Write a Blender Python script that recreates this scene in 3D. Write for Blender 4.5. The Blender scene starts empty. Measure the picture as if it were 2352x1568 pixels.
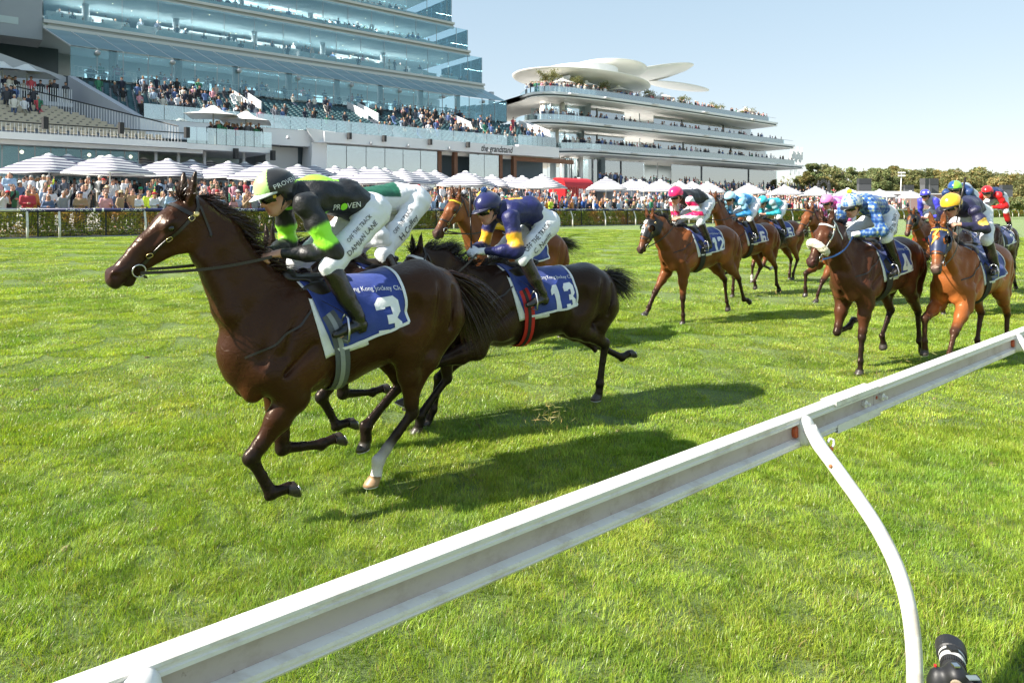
import bpy, bmesh, math, random
import numpy as np
from mathutils import Vector, Matrix
random.seed(7)
SC = bpy.context.scene
COL = SC.collection
# ---------------------------------------------------------------- camera, light, exposure
HC = 2.0                                   # lens height over the inside running line
TH = math.atan2(1904.0, 1568.0)            # the straight runs this far to one side of the view
U = np.array([math.sin(TH), math.cos(TH)])     # up the straight, against the running direction
N = np.array([-math.cos(TH), math.sin(TH)])    # across the track towards the stands
def tr(s, D, z=0.0):
    """point s metres up the straight, D metres across it"""
    p = s * U + D * N
    return np.array([p[0], p[1], z])
def turf_z(D):
    return .0295 * max(0.0, min(D, 33.5) - 4.0)
YAW_TRACK = math.atan2(U[1], U[0])

cam = bpy.data.cameras.new('camera')
cam.sensor_width = 36; cam.lens = 24.0
cam.shift_y = -302.0 / 2352.0
cam.clip_start = .05; cam.clip_end = 6000
camo = bpy.data.objects.new('camera', cam); COL.objects.link(camo)
camo.location = (0, 0, HC); camo.rotation_euler = (math.pi / 2, 0, 0)
SC.camera = camo

SUN_EL = math.radians(38)
SUN_AZ = np.array([-.9405, -.3397])          # where the sun stands, seen in plan
wd = bpy.data.worlds.new('World'); SC.world = wd; wd.use_nodes = True
nt = wd.node_tree
bg = nt.nodes['Background']
sky = nt.nodes.new('ShaderNodeTexSky'); sky.sky_type = 'NISHITA'; sky.sun_disc = False
sky.sun_elevation = SUN_EL
sky.sun_rotation = math.atan2(SUN_AZ[0], SUN_AZ[1])
sky.air_density = 1.0; sky.dust_density = .3; sky.ozone_density = 1.6; sky.altitude = 0
hs = nt.nodes.new('ShaderNodeHueSaturation'); hs.inputs['Saturation'].default_value = 1.3
gm = nt.nodes.new('ShaderNodeGamma'); gm.inputs[1].default_value = .32
sc_ = nt.nodes.new('ShaderNodeVectorMath'); sc_.operation = 'SCALE'; sc_.inputs['Scale'].default_value = 2.32
nt.links.new(sky.outputs[0], hs.inputs['Color']); nt.links.new(hs.outputs[0], gm.inputs[0]); nt.links.new(gm.outputs[0], sc_.inputs[0]); nt.links.new(sc_.outputs[0], bg.inputs[0])
bg.inputs[1].default_value = .104
sun = bpy.data.lights.new('sun', 'SUN'); sun.energy = 5.0; sun.angle = math.radians(.53); sun.color = (1, .94, .84)
so = bpy.data.objects.new('sun', sun); COL.objects.link(so)
sd = Vector((SUN_AZ[0] * math.cos(SUN_EL), SUN_AZ[1] * math.cos(SUN_EL), math.sin(SUN_EL)))
so.rotation_euler = sd.to_track_quat('Z', 'Y').to_euler()
so.location = (-20, -12, 30)
SC.view_settings.view_transform = 'Standard'; SC.view_settings.look = 'None'
SC.view_settings.exposure = 1.22; SC.view_settings.gamma = 1
SC.view_settings.use_curve_mapping = False
SC.render.engine = 'CYCLES'
SC.cycles.max_bounces = 8; SC.cycles.transparent_max_bounces = 16
SC.cycles.diffuse_bounces = 3; SC.cycles.glossy_bounces = 3; SC.cycles.transmission_bounces = 4
SC.cycles.use_denoising = True
try: SC.cycles.caustics_reflective = False; SC.cycles.caustics_refractive = False
except Exception: pass

# ---------------------------------------------------------------- materials
MAT = {}
class NT:
    """small node helper"""
    def __init__(s, name):
        s.m = bpy.data.materials.new(name); s.m.use_nodes = True
        s.t = s.m.node_tree; s.b = s.t.nodes['Principled BSDF']; s.out = s.t.nodes['Material Output']
    def n(s, typ, **kw):
        nd = s.t.nodes.new('ShaderNode' + typ)
        for k, v in kw.items():
            if k in nd.inputs.keys() if isinstance(k, str) else False: nd.inputs[k].default_value = v
            else: setattr(nd, k, v)
        return nd
    def l(s, a, b): s.t.links.new(a, b); return s
    def set(s, **kw):
        for k, v in kw.items():
            k = {'base': 'Base Color', 'rough': 'Roughness', 'metal': 'Metallic', 'spec': 'Specular IOR Level', 'coat': 'Coat Weight', 'coatr': 'Coat Roughness',
                 'sheen': 'Sheen Weight', 'sheenr': 'Sheen Roughness', 'alpha': 'Alpha', 'sss': 'Subsurface Weight', 'emit': 'Emission Strength', 'emitc': 'Emission Color', 'aniso': 'Anisotropic', 'trans': 'Transmission Weight'}[k]
            if isinstance(v, (tuple, list)) and len(v) == 3: v = (*v, 1)
            s.b.inputs[k].default_value = v
        return s
    def noise(s, scale, detail=4, rough=.55, coord='Object', vec=None):
        tc = s.n('TexCoord'); nz = s.n('TexNoise')
        nz.inputs['Scale'].default_value = scale; nz.inputs['Detail'].default_value = detail; nz.inputs['Roughness'].default_value = rough
        mp = s.n('Mapping')
        if vec: mp.inputs['Scale'].default_value = vec
        s.l(tc.outputs[coord], mp.inputs[0]); s.l(mp.outputs[0], nz.inputs['Vector'])
        return nz.outputs['Fac']
    def ramp(s, fac, stops):
        r = s.n('ValToRGB'); e = r.color_ramp.elements
        while len(e) < len(stops): e.new(.5)
        for i, (p, c) in enumerate(stops):
            e[i].position = p; e[i].color = (*c, 1) if len(c) == 3 else c
        s.l(fac, r.inputs[0]); return r.outputs[0]
    def mix(s, a, b, fac, mode='MIX'):
        x = s.n('Mix', data_type='RGBA', blend_type=mode)
        for inp, v in ((x.inputs[6], a), (x.inputs[7], b), (x.inputs[0], fac)):
            if hasattr(v, 'is_output'): s.l(v, inp)
            elif isinstance(v, tuple): inp.default_value = (*v, 1) if len(v) == 3 else v
            else: inp.default_value = v
        return x.outputs[2]
    def bump(s, h, strength=.2, dist=.01):
        b = s.n('Bump'); b.inputs['Strength'].default_value = strength; b.inputs['Distance'].default_value = dist
        s.l(h, b.inputs['Height']); s.l(b.outputs[0], s.b.inputs['Normal']); return s
    def attr(s, name='col'):
        a = s.n('Attribute'); a.attribute_name = name; return a.outputs['Color']
    def color(s, sock): s.l(sock, s.b.inputs['Base Color']); return s

def flat_mat(c, rough=.5, name=None, metal=0.0):
    key = ('flat', tuple(round(float(x), 3) for x in c), rough, metal)
    if key not in MAT:
        m = NT(name or 'plain_%d' % len(MAT)).set(rough=rough, metal=metal)
        v = m.mix(tuple(x * .82 for x in c), tuple(min(1, x * 1.08) for x in c), m.noise(14, 5))
        m.color(v)
        MAT[key] = m.m
    return MAT[key]

def make_materials():
    def vcol(name, rough, bumpscale=60, bs=.15, bd=.004, var=.12, **kw):
        m = NT(name).set(rough=rough, **kw)
        c = m.attr('col')
        f = m.noise(bumpscale * .25, 5)
        dk = m.mix((1 - var, 1 - var, 1 - var), (1 + var, 1 + var, 1 + var), f)
        m.color(m.mix(c, dk, 1.0, 'MULTIPLY'))
        m.bump(m.noise(bumpscale, 4), bs, bd)
        MAT[name] = m.m
        return m
    # coat: short gloss hair lying along the body, a few veins
    m = NT('coat').set(rough=.32, spec=.27)
    m.b.inputs['Specular Tint'].default_value = (1, .80, .64, 1)
    c = m.attr('col')
    v1 = m.noise(7, 5); v2 = m.noise(160, 3, vec=(.25, 1, 1))
    k = m.mix((.80, .80, .80), (1.16, 1.13, 1.10), v1)
    k2 = m.mix((.86, .86, .86), (1.12, 1.12, 1.12), v2)
    m.color(m.mix(m.mix(c, k, 1.0, 'MULTIPLY'), k2, 1.0, 'MULTIPLY'))
    r = m.n('MapRange'); r.inputs[3].default_value = .22; r.inputs[4].default_value = .42
    m.l(v1, r.inputs[0]); m.l(r.outputs[0], m.b.inputs['Roughness'])
    tc = m.n('TexCoord'); wv = m.n('TexNoise'); wv.inputs['Scale'].default_value = 5.5; wv.inputs['Detail'].default_value = 2
    m.l(tc.outputs['Object'], wv.inputs['Vector'])
    ab = m.n('Math', operation='SUBTRACT'); ab.inputs[1].default_value = .5; m.l(wv.outputs['Fac'], ab.inputs[0])
    ab2 = m.n('Math', operation='ABSOLUTE'); m.l(ab.outputs[0], ab2.inputs[0])
    vr = m.n('MapRange'); vr.inputs[1].default_value = 0; vr.inputs[2].default_value = .012; vr.inputs[3].default_value = 1; vr.inputs[4].default_value = 0
    m.l(ab2.outputs[0], vr.inputs[0])
    sm = m.n('Math', operation='MULTIPLY_ADD'); sm.inputs[1].default_value = .35; m.l(vr.outputs[0], sm.inputs[0]); m.l(m.noise(34, 3), sm.inputs[2])
    m.bump(sm.outputs[0], .42, .008)
    MAT['coat'] = m.m
    vcol('skin', .48, 140, .12, .002, .07, sss=.04)
    vcol('silk', .46, 46, .5, .010, .07, sheen=.08, sheenr=.35, spec=.5)
    vcol('silk_gloss', .26, 26, .25, .006, .05, spec=.55, sheen=.2)
    vcol('leather_gloss', .17, 42, .35, .006, .2, spec=.6)
    vcol('cloth', .8, 60, .3, .004, .10)
    m = NT('breeches').set(rough=.55, spec=.35)
    m.color(m.mix((.70, .71, .74), (.83, .83, .84), m.noise(9, 5)))
    m.bump(m.noise(50, 4, vec=(1, 1, 2)), .45, .008); MAT['breeches'] = m.m
    for n, c, r, kw in (('eye', (.006, .004, .003), .05, dict(spec=.8)), ('hoof', (.045, .036, .03), .4, {}), ('hoof_pale', (.36, .22, .12), .45, {}),
                        ('steel', (.62, .62, .63), .28, dict(metal=1.0)), ('brass', (.72, .56, .26), .28, dict(metal=1.0)), ('goggles', (.006, .006, .007), .05, dict(spec=.7)),
                        ('black_web', (.014, .014, .015), .6, {}), ('leather', (.022, .016, .013), .38, {}), ('rubber', (.02, .02, .021), .6, {}),
                        ('saddlecloth', (.018, .045, .26), .6, dict(sheen=.2)), ('white_cloth', (.80, .80, .80), .7, {}), ('print_white', (.84, .84, .84), .6, {}), ('print_black', (.012, .012, .014), .6, {}),
                        ('white_tape', (.75, .75, .74), .6, {}), ('yellow_felt', (.75, .48, .03), .85, {}), ('red_web', (.62, .02, .015), .6, {}), ('sheepskin', (.74, .66, .50), .95, dict(sheen=.4)),
                        ('blue_rein', (.05, .16, .5), .5, {}), ('hood_black', (.014, .014, .016), .5, {}), ('hood_navy', (.018, .028, .075), .45, {}), ('cup', (.02, .02, .022), .25, {}), ('cap_white', (.8, .8, .79), .5, {})):
        m = NT(n).set(rough=r, **kw)
        if kw.get('metal'): m.set(base=c)
        else: m.color(m.mix(tuple(x * .85 for x in c), tuple(min(1, x * 1.1) for x in c), m.noise(25, 5)))
        if n in ('saddlecloth', 'white_cloth'): m.bump(m.noise(30, 4), .4, .01)
        if n == 'sheepskin': m.bump(m.noise(90, 3), .9, .02)
        if n == 'leather': m.bump(m.noise(120, 3), .2, .002)
        MAT[n] = m.m
    def hairmat(n, c, c2):
        m = NT(n).set(rough=.34, spec=.5)
        oi = m.noise(40, 2)
        m.color(m.mix(c, c2, oi)); MAT[n] = m.m
    hairmat('hair_black', (.006, .005, .005), (.03, .02, .016))
    hairmat('hair_brown', (.008, .005, .004), (.06, .022, .012))
    hairmat('hair_bay', (.01, .006, .004), (.05, .02, .01))
    # painted rail: white enamel, weathered
    m = NT('rail_paint').set(rough=.38, spec=.45)
    d1 = m.ramp(m.noise(9, 8, .7, vec=(.35, 1, 1)), [(.0, (.80, .765, .73)), (.50, (.78, .745, .71)), (.62, (.64, .58, .53)), (1, (.5, .42, .36))])
    d2 = m.ramp(m.noise(38, 6, .75), [(.0, (1, 1, 1)), (.66, (1, 1, 1)), (.73, (.55, .46, .38)), (1, (.3, .25, .2))])
    m.color(m.mix(d1, d2, 1.0, 'MULTIPLY')); m.bump(m.noise(70, 4), .08, .002); MAT['rail_paint'] = m.m
    m = NT('rail_web').set(rough=.5)  # weathered too, but darker and pinker: the web's shade is in the colour
    d1 = m.ramp(m.noise(7, 8, .7, vec=(.5, 1, 1)), [(0, (.55, .47, .47)), (.5, (.50, .42, .415)), (.66, (.38, .30, .28)), (1, (.22, .16, .13))])
    d2 = m.ramp(m.noise(30, 6, .75), [(0, (1, 1, 1)), (.64, (1, 1, 1)), (.72, (.5, .42, .38)), (1, (.2, .17, .14))])
    m.color(m.mix(d1, d2, 1.0, 'MULTIPLY')); MAT['rail_web'] = m.m
    # turf soil under the blades, and mown turf farther off
    m = NT('turf').set(rough=.75, spec=.25, sheen=.15)
    n1 = m.noise(1.1, 6, .6); n2 = m.noise(9, 8, .8); n3 = m.noise(60, 4, .7)
    a = m.ramp(n1, [(.3, (.11, .175, .025)), (.5, (.15, .23, .035)), (.7, (.20, .26, .06))])
    b = m.ramp(n2, [(.28, (.50, .55, .42)), (.5, (.95, .95, .95)), (.7, (1.3, 1.22, 1.2))])
    c = m.ramp(n3, [(.3, (.55, .6, .5)), (.5, (1, 1, 1)), (.72, (1.35, 1.3, 1.3))])
    m.color(m.mix(m.mix(a, b, 1.0, 'MULTIPLY'), c, 1.0, 'MULTIPLY'))
    m.bump(m.noise(45, 6, .8), .9, .05); MAT['turf'] = m.m
    # blades
    m = NT('grass_blade').set(rough=.36, spec=.46)
    gp = m.n('NewGeometry')
    def pn(sc, stops):
        z = m.n('TexNoise'); z.inputs['Scale'].default_value = sc; z.inputs['Detail'].default_value = 5; m.l(gp.outputs['Position'], z.inputs['Vector'])
        return m.ramp(z.outputs['Fac'], stops)
    col = m.mix(m.attr('col'), pn(1.3, [(.34, (.76, .86, .8)), (.5, (1, 1, 1)), (.64, (1.12, 1.05, 1.1))]), 1.0, 'MULTIPLY')
    col = m.mix(col, pn(5.5, [(.30, (.66, .76, .7)), (.45, (.98, 1, 1)), (.64, (1.12, 1.08, 1.2))]), 1.0, 'MULTIPLY')
    col = m.mix(col, pn(.35, [(.40, (.92, .97, .9)), (.60, (1.08, 1.02, 1.05))]), 1.0, 'MULTIPLY')
    m.color(col)
    tl = m.n('BsdfTranslucent'); mx = m.n('MixShader'); mx.inputs[0].default_value = .42
    br = m.mix(col, (1.25, 1.25, .7), 1.0, 'MULTIPLY'); m.l(br, tl.inputs[0])
    m.l(m.b.outputs[0], mx.inputs[1]); m.l(tl.outputs[0], mx.inputs[2]); m.l(mx.outputs[0], m.out.inputs[0]); MAT['grass_blade'] = m.m
    def leafmat(n, stops, tr_=.3, sc=2.0):
        m = NT(n).set(rough=.5, spec=.3)
        oi = m.n('ObjectInfo')
        f = m.noise(sc, 3)
        a = m.attr('col')
        col = m.mix(m.ramp(f, stops), a, 1.0, 'MULTIPLY')
        m.color(col)
        tl = m.n('BsdfTranslucent'); mx = m.n('MixShader'); mx.inputs[0].default_value = tr_
        m.l(col, tl.inputs[0]); m.l(m.b.outputs[0], mx.inputs[1]); m.l(tl.outputs[0], mx.inputs[2]); m.l(mx.outputs[0], m.out.inputs[0]); MAT[n] = m.m
    leafmat('hedge_leaf', [(.3, (.20, .30, .05)), (.5, (.30, .34, .07)), (.63, (.42, .31, .10)), (.78, (.42, .21, .10))], .5, 1.1)
    leafmat('tree_leaf', [(.3, (.18, .21, .08)), (.55, (.245, .265, .105)), (.75, (.32, .29, .14))], .45, .15)
    m = NT('bark').set(rough=.9); m.color(m.mix((.06, .045, .035), (.16, .13, .10), m.noise(8, 6))); MAT['bark'] = m.m
    m = NT('twig').set(rough=.9); m.color(m.mix((.035, .025, .018), (.09, .06, .04), m.noise(20, 6))); MAT['twig'] = m.m
make_materials()
# ---------------------------------------------------------------- mesh library
def link(o, parent=None):
    COL.objects.link(o)
    if parent is not None:
        o.parent = parent
    return o

def tag(o, label=None, cat=None, group=None, kind=None):
    if label: o['label'] = label
    if cat: o['category'] = cat
    if group: o['group'] = group
    if kind: o['kind'] = kind
    return o

def empty(name, loc=(0, 0, 0), rz=0.0, label=None, cat=None, group=None):
    o = bpy.data.objects.new(name, None)
    o.empty_display_size = 0.2
    o.location = loc
    o.rotation_euler = (0, 0, rz)
    link(o)
    return tag(o, label, cat, group)

def mesh_obj(name, me, mat=None, parent=None, smooth=False):
    if mat is not None:
        for m in (mat if isinstance(mat, (list, tuple)) else [mat]):
            me.materials.append(m)
    if smooth:
        me.shade_smooth()
    o = bpy.data.objects.new(name, me)
    link(o, parent)
    return o

def np_mesh(name, V, F=None, tris=None):
    """fast mesh from numpy quads (n,4) or triangles (n,3)"""
    me = bpy.data.meshes.new(name)
    V = np.asarray(V, np.float32)
    me.vertices.add(len(V))
    me.vertices.foreach_set('co', V.ravel())
    L, S, T = [], [], []
    off = 0
    for A in (F, tris):
        if A is None or len(A) == 0: continue
        A = np.asarray(A, np.int32)
        n = A.shape[1]
        L.append(A.ravel())
        S.append(off + np.arange(len(A), dtype=np.int32) * n)
        T.append(np.full(len(A), n, np.int32))
        off += A.size
    L = np.concatenate(L); S = np.concatenate(S); T = np.concatenate(T)
    me.loops.add(len(L)); me.loops.foreach_set('vertex_index', L)
    me.polygons.add(len(S))
    me.polygons.foreach_set('loop_start', S)
    me.polygons.foreach_set('loop_total', T)
    me.update(calc_edges=True)
    return me

def set_color(me, cols, name='col'):
    a = me.color_attributes.new(name, 'FLOAT_COLOR', 'POINT')
    c = np.ones((len(me.vertices), 4), np.float32)
    c[:, :cols.shape[1]] = cols
    a.data.foreach_set('color', c.ravel())

class MB:
    """collects simple solids and builds ONE mesh"""
    def __init__(s):
        s.v = []; s.f = []; s.n = 0; s.m = []
    def add(s, V, F, m=0):
        V = np.asarray(V, float).reshape(-1, 3)
        s.v.append(V)
        for f in F:
            s.f.append([i + s.n for i in f]); s.m.append(m)
        s.n += len(V)
        return s
    def box(s, c, size, rz=0.0, m=0, rot=None):
        hx, hy, hz = size[0] / 2, size[1] / 2, size[2] / 2
        V = np.array([[sx * hx, sy * hy, sz * hz] for sz in (-1, 1) for sy in (-1, 1) for sx in (-1, 1)])
        if rot is not None:
            V = V @ np.array(rot).T
        elif rz:
            cs, sn = math.cos(rz), math.sin(rz)
            V = V @ np.array([[cs, sn, 0], [-sn, cs, 0], [0, 0, 1]])
        V = V + np.array(c)
        return s.add(V, [(0, 2, 3, 1), (4, 5, 7, 6), (0, 1, 5, 4), (2, 6, 7, 3), (0, 4, 6, 2), (1, 3, 7, 5)], m)
    def frame_box(s, o, a, b, c, m=0):
        """parallelepiped from corner o and edge vectors a b c"""
        o, a, b, c = map(np.array, (o, a, b, c))
        V = [o, o + a, o + b, o + a + b, o + c, o + a + c, o + b + c, o + a + b + c]
        if np.dot(np.cross(a, b), c) < 0:
            V = [o, o + b, o + a, o + a + b, o + c, o + b + c, o + a + c, o + a + b + c]
        return s.add(V, [(0, 2, 3, 1), (4, 5, 7, 6), (0, 1, 5, 4), (2, 6, 7, 3), (0, 4, 6, 2), (1, 3, 7, 5)], m)
    def tube(s, pts, r, n=8, m=0, caps=True, flat=None):
        pts = np.array(pts, float)
        R = np.full(len(pts), r, float) if np.isscalar(r) else np.array(r, float)
        T = np.gradient(pts, axis=0)
        T /= np.linalg.norm(T, axis=1)[:, None] + 1e-12
        up = np.array([0, 0, 1.0])
        if abs(T[0] @ up) > .9: up = np.array([0, 1.0, 0])
        N = np.cross(T[0], up); N /= np.linalg.norm(N)
        V = []
        for i in range(len(pts)):
            N = N - T[i] * (N @ T[i]); N /= np.linalg.norm(N) + 1e-12
            B = np.cross(T[i], N)
            for k in range(n):
                a = 2 * math.pi * k / n
                V.append(pts[i] + R[i] * (math.cos(a) * N + math.sin(a) * B))
        F = []
        for i in range(len(pts) - 1):
            for k in range(n):
                k2 = (k + 1) % n
                F.append((i * n + k, i * n + k2, (i + 1) * n + k2, (i + 1) * n + k))
        if caps:
            F.append(tuple(range(n - 1, -1, -1)))
            F.append(tuple((len(pts) - 1) * n + k for k in range(n)))
        return s.add(V, F, m)
    def ribbon(s, pts, W, th, m=0):
        """flat strap: pts centre line, W = outward normals, th=(half width vec per point)"""
        pts = np.array(pts); W = np.array(W); H = np.array(th)
        n = len(pts); V = []
        for i in range(n):
            V += [pts[i] - H[i], pts[i] + H[i], pts[i] + H[i] + W[i], pts[i] - H[i] + W[i]]
        F = []
        for i in range(n - 1):
            a, b = i * 4, i * 4 + 4
            for k in range(4):
                F.append((a + k, a + (k + 1) % 4, b + (k + 1) % 4, b + k))
        F += [(3, 2, 1, 0), tuple(4 * (n - 1) + k for k in range(4))]
        return s.add(V, F, m)
    def lathe(s, c, prof, n=16, m=0, axis=None):
        """prof = [(r,z)...] about z through c; axis = 3x3 rotation"""
        V = []
        for r, z in prof:
            for k in range(n):
                a = 2 * math.pi * k / n
                V.append((r * math.cos(a), r * math.sin(a), z))
        V = np.array(V)
        if axis is not None: V = V @ np.array(axis).T
        V = V + np.array(c)
        F = []
        for i in range(len(prof) - 1):
            for k in range(n):
                k2 = (k + 1) % n
                F.append((i * n + k, i * n + k2, (i + 1) * n + k2, (i + 1) * n + k))
        F.append(tuple(range(n - 1, -1, -1)))
        F.append(tuple((len(prof) - 1) * n + k for k in range(n)))
        return s.add(V, F, m)
    def mesh(s, name):
        me = bpy.data.meshes.new(name)
        V = np.concatenate(s.v) if s.v else np.zeros((0, 3))
        me.from_pydata(V.tolist(), [], s.f)
        if any(s.m):
            me.polygons.foreach_set('material_index', np.array(s.m, np.int32))
        me.update()
        return me
    def build(s, name, mat=None, parent=None, smooth=False):
        return mesh_obj(name, s.mesh(name), mat, parent, smooth)

def extrude_poly(mb, poly, z0, z1, m=0):
    """vertical prism over a plan polygon (counter clockwise)"""
    n = len(poly)
    V = [(x, y, z0) for x, y in poly] + [(x, y, z1) for x, y in poly]
    F = [tuple(range(n - 1, -1, -1)), tuple(range(n, 2 * n))]
    F += [(i, (i + 1) % n, n + (i + 1) % n, n + i) for i in range(n)]
    mb.add(V, F, m)

# ---------------------------------------------------------------- implicit bodies (smooth union, surface nets)
def unit(v):
    v = np.asarray(v, float)
    return v / (np.linalg.norm(v) + 1e-12)

class Blob:
    def __init__(s):
        s.p = []
    def seg(s, a, b, ra, rb, k=.02, c=0, lat=(0, 1, 0), sub=False):
        """tapered capsule with elliptical section; ra/rb = r or (r_normal, r_lateral)"""
        ra = (ra, ra) if np.isscalar(ra) else ra
        rb = (rb, rb) if np.isscalar(rb) else rb
        s.p.append(dict(t=0, a=np.array(a, float), b=np.array(b, float), ra=ra, rb=rb, k=k, c=c, lat=np.array(lat, float), sub=sub))
        return s
    def chain(s, pts, rr, k=.02, c=0, lat=(0, 1, 0)):
        for i in range(len(pts) - 1):
            s.seg(pts[i], pts[i + 1], rr[i], rr[i + 1], k, c[i] if isinstance(c, list) else c, lat)
        return s
    def ell(s, cen, r, k=.03, c=0, rot=None, sub=False):
        s.p.append(dict(t=1, a=np.array(cen, float), r=np.array(r, float), k=k, c=c, rot=None if rot is None else np.array(rot, float), sub=sub))
        return s
    @staticmethod
    def dist(p, P):
        if p['t'] == 1:
            q = P - p['a'].astype(np.float32)
            if p['rot'] is not None: q = q @ p['rot'].astype(np.float32)   # columns are the axes
            r = p['r'].astype(np.float32)
            k0 = np.sqrt((((q / r) ** 2).sum(-1)))
            k1 = np.sqrt((((q / (r * r)) ** 2).sum(-1))) + 1e-9
            return np.where(k0 < 1e-3, -r.min(), k0 * (k0 - 1) / k1)
        a, b = p['a'], p['b']
        ab = b - a; L = np.linalg.norm(ab) + 1e-9; ax = ab / L
        lat = p['lat'] - ax * (p['lat'] @ ax)
        if np.linalg.norm(lat) < 1e-4: lat = np.cross(ax, (0, 0, 1.0)) + np.array((1e-6, 0, 0))
        lat /= np.linalg.norm(lat); nor = np.cross(ax, lat)
        M = np.stack([ax, nor, lat], 1).astype(np.float32)
        q = (P - a.astype(np.float32)) @ M
        t = np.clip(q[..., 0] / L, 0, 1)
        e = q[..., 0] - t * L
        rn = p['ra'][0] + (p['rb'][0] - p['ra'][0]) * t
        rl = p['ra'][1] + (p['rb'][1] - p['ra'][1]) * t
        rx = np.minimum(rn, rl)
        Q = np.sqrt((q[..., 1] / rn) ** 2 + (q[..., 2] / rl) ** 2 + (e / rx) ** 2) + 1e-6
        R = np.sqrt(q[..., 1] ** 2 + q[..., 2] ** 2 + e ** 2) + 1e-6
        return np.where(Q < .05, -rx, (Q - 1) * R / Q)
    def bounds(s, p):
        if p['t'] == 1:
            r = p['r'].max() if p['rot'] is not None else p['r']
            return p['a'] - r, p['a'] + r
        ra, rb = max(p['ra']), max(p['rb'])
        return np.minimum(p['a'] - ra, p['b'] - rb), np.maximum(p['a'] + ra, p['b'] + rb)
    def field(s, vox, noise=None):
        bs = [s.bounds(p) for p in s.p if not p['sub']]
        lo = np.min([b[0] for b in bs], 0) - vox * 3 - .01
        hi = np.max([b[1] for b in bs], 0) + vox * 3 + .01
        n = np.ceil((hi - lo) / vox).astype(int) + 1
        F = np.full(n, .25, np.float32)
        gx = [(lo[i] + vox * np.arange(n[i])).astype(np.float32) for i in range(3)]
        for ps in (False, True):
            for p in s.p:
                if p['sub'] != ps: continue
                b0, b1 = s.bounds(p)
                m = p['k'] + vox * 3
                i0 = np.clip(np.floor((b0 - m - lo) / vox).astype(int), 0, n - 1)
                i1 = np.clip(np.ceil((b1 + m - lo) / vox).astype(int) + 1, 1, n)
                if np.any(i1 <= i0): continue
                sl = tuple(slice(i0[i], i1[i]) for i in range(3))
                P = np.stack(np.meshgrid(gx[0][sl[0]], gx[1][sl[1]], gx[2][sl[2]], indexing='ij'), -1)
                d = s.dist(p, P)
                f = F[sl]; k = max(p['k'], 1e-4)
                if ps:
                    d = -d
                    h = np.maximum(k - np.abs(f - d), 0) / k
                    F[sl] = np.maximum(f, d) + h * h * k * .25
                else:
                    h = np.maximum(k - np.abs(f - d), 0) / k
                    F[sl] = np.minimum(f, d) - h * h * k * .25
        if noise is not None:
            P = np.stack(np.meshgrid(*gx, indexing='ij'), -1)
            F += noise(P).astype(np.float32)
        return F, lo
    def mesh(s, vox, noise=None, clip=None):
        F, lo = s.field(vox, noise)
        if clip is not None:
            gx = [(lo[i] + vox * np.arange(F.shape[i])).astype(np.float32) for i in range(3)]
            P = np.stack(np.meshgrid(*gx, indexing='ij'), -1)
            F = np.maximum(F, clip(P).astype(np.float32))
        V, Q = surface_nets(F)
        return V * vox + lo, Q
    def colors(s, V, table, sig=.012, hard=False):
        V = np.asarray(V, np.float32)
        if hard:
            best = np.full(len(V), 9.0); out = np.zeros((len(V), 3))
            for p in s.p:
                d = s.dist(p, V); m = d < best
                best[m] = d[m]; out[m] = table[p['c']]
            return out
        acc = np.zeros((len(V), 3)); w = np.zeros(len(V)) + 1e-12
        for p in s.p:
            if p['sub'] and p['c'] == 0: continue
            b0, b1 = s.bounds(p)
            idx = np.where(np.all((V > b0 - .06) & (V < b1 + .06), 1))[0]
            if len(idx) == 0: continue
            d = s.dist(p, V[idx])
            if p['sub']: d = np.abs(d)
            e = np.exp(-np.clip(d, -.01, 9) / sig) * (3 if p['sub'] else 1)
            acc[idx] += e[:, None] * np.array(table[p['c']])[None]
            w[idx] += e
        return acc / w[:, None]

def surface_nets(F):
    nx, ny, nz = F.shape
    S = F < 0
    c = [S[i:nx - 1 + i, j:ny - 1 + j, k:nz - 1 + k] for i in (0, 1) for j in (0, 1) for k in (0, 1)]
    cnt = sum(x.astype(np.int8) for x in c)
    I = np.argwhere((cnt > 0) & (cnt < 8))
    idx = np.full((nx - 1, ny - 1, nz - 1), -1, np.int32)
    idx[I[:, 0], I[:, 1], I[:, 2]] = np.arange(len(I))
    acc = np.zeros((len(I), 3), np.float32); num = np.zeros(len(I), np.float32)
    cor = [(i, j, k) for i in (0, 1) for j in (0, 1) for k in (0, 1)]
    val = {q: F[I[:, 0] + q[0], I[:, 1] + q[1], I[:, 2] + q[2]] for q in cor}
    for q in cor:
        for ax in range(3):
            if q[ax] == 1: continue
            r = list(q); r[ax] = 1; r = tuple(r)
            a, b = val[q], val[r]
            m = (a < 0) != (b < 0)
            t = np.where(m, a / np.where(m, a - b, 1), 0)
            p = np.tile(np.array(q, np.float32), (len(I), 1)); p[:, ax] = t
            acc += p * m[:, None]; num += m
    V = I + acc / num[:, None]
    Q = []
    for ax in range(3):
        sl0 = [slice(None)] * 3; sl1 = [slice(None)] * 3
        sl0[ax] = slice(0, -1); sl1[ax] = slice(1, None)
        ch = S[tuple(sl0)] != S[tuple(sl1)]
        E = np.argwhere(ch)
        u, v = (ax + 1) % 3, (ax + 2) % 3
        lim = [nx - 1, ny - 1, nz - 1]
        ok = (E[:, u] > 0) & (E[:, v] > 0) & (E[:, u] < lim[u]) & (E[:, v] < lim[v])
        E = E[ok]
        def g(du, dv):
            e = E.copy(); e[:, u] += du; e[:, v] += dv
            return idx[e[:, 0], e[:, 1], e[:, 2]]
        q = np.stack([g(-1, -1), g(0, -1), g(0, 0), g(-1, 0)], 1)
        flip = ~S[E[:, 0], E[:, 1], E[:, 2]]
        q[flip] = q[flip][:, ::-1]
        Q.append(q)
    return V, np.concatenate(Q)

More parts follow.
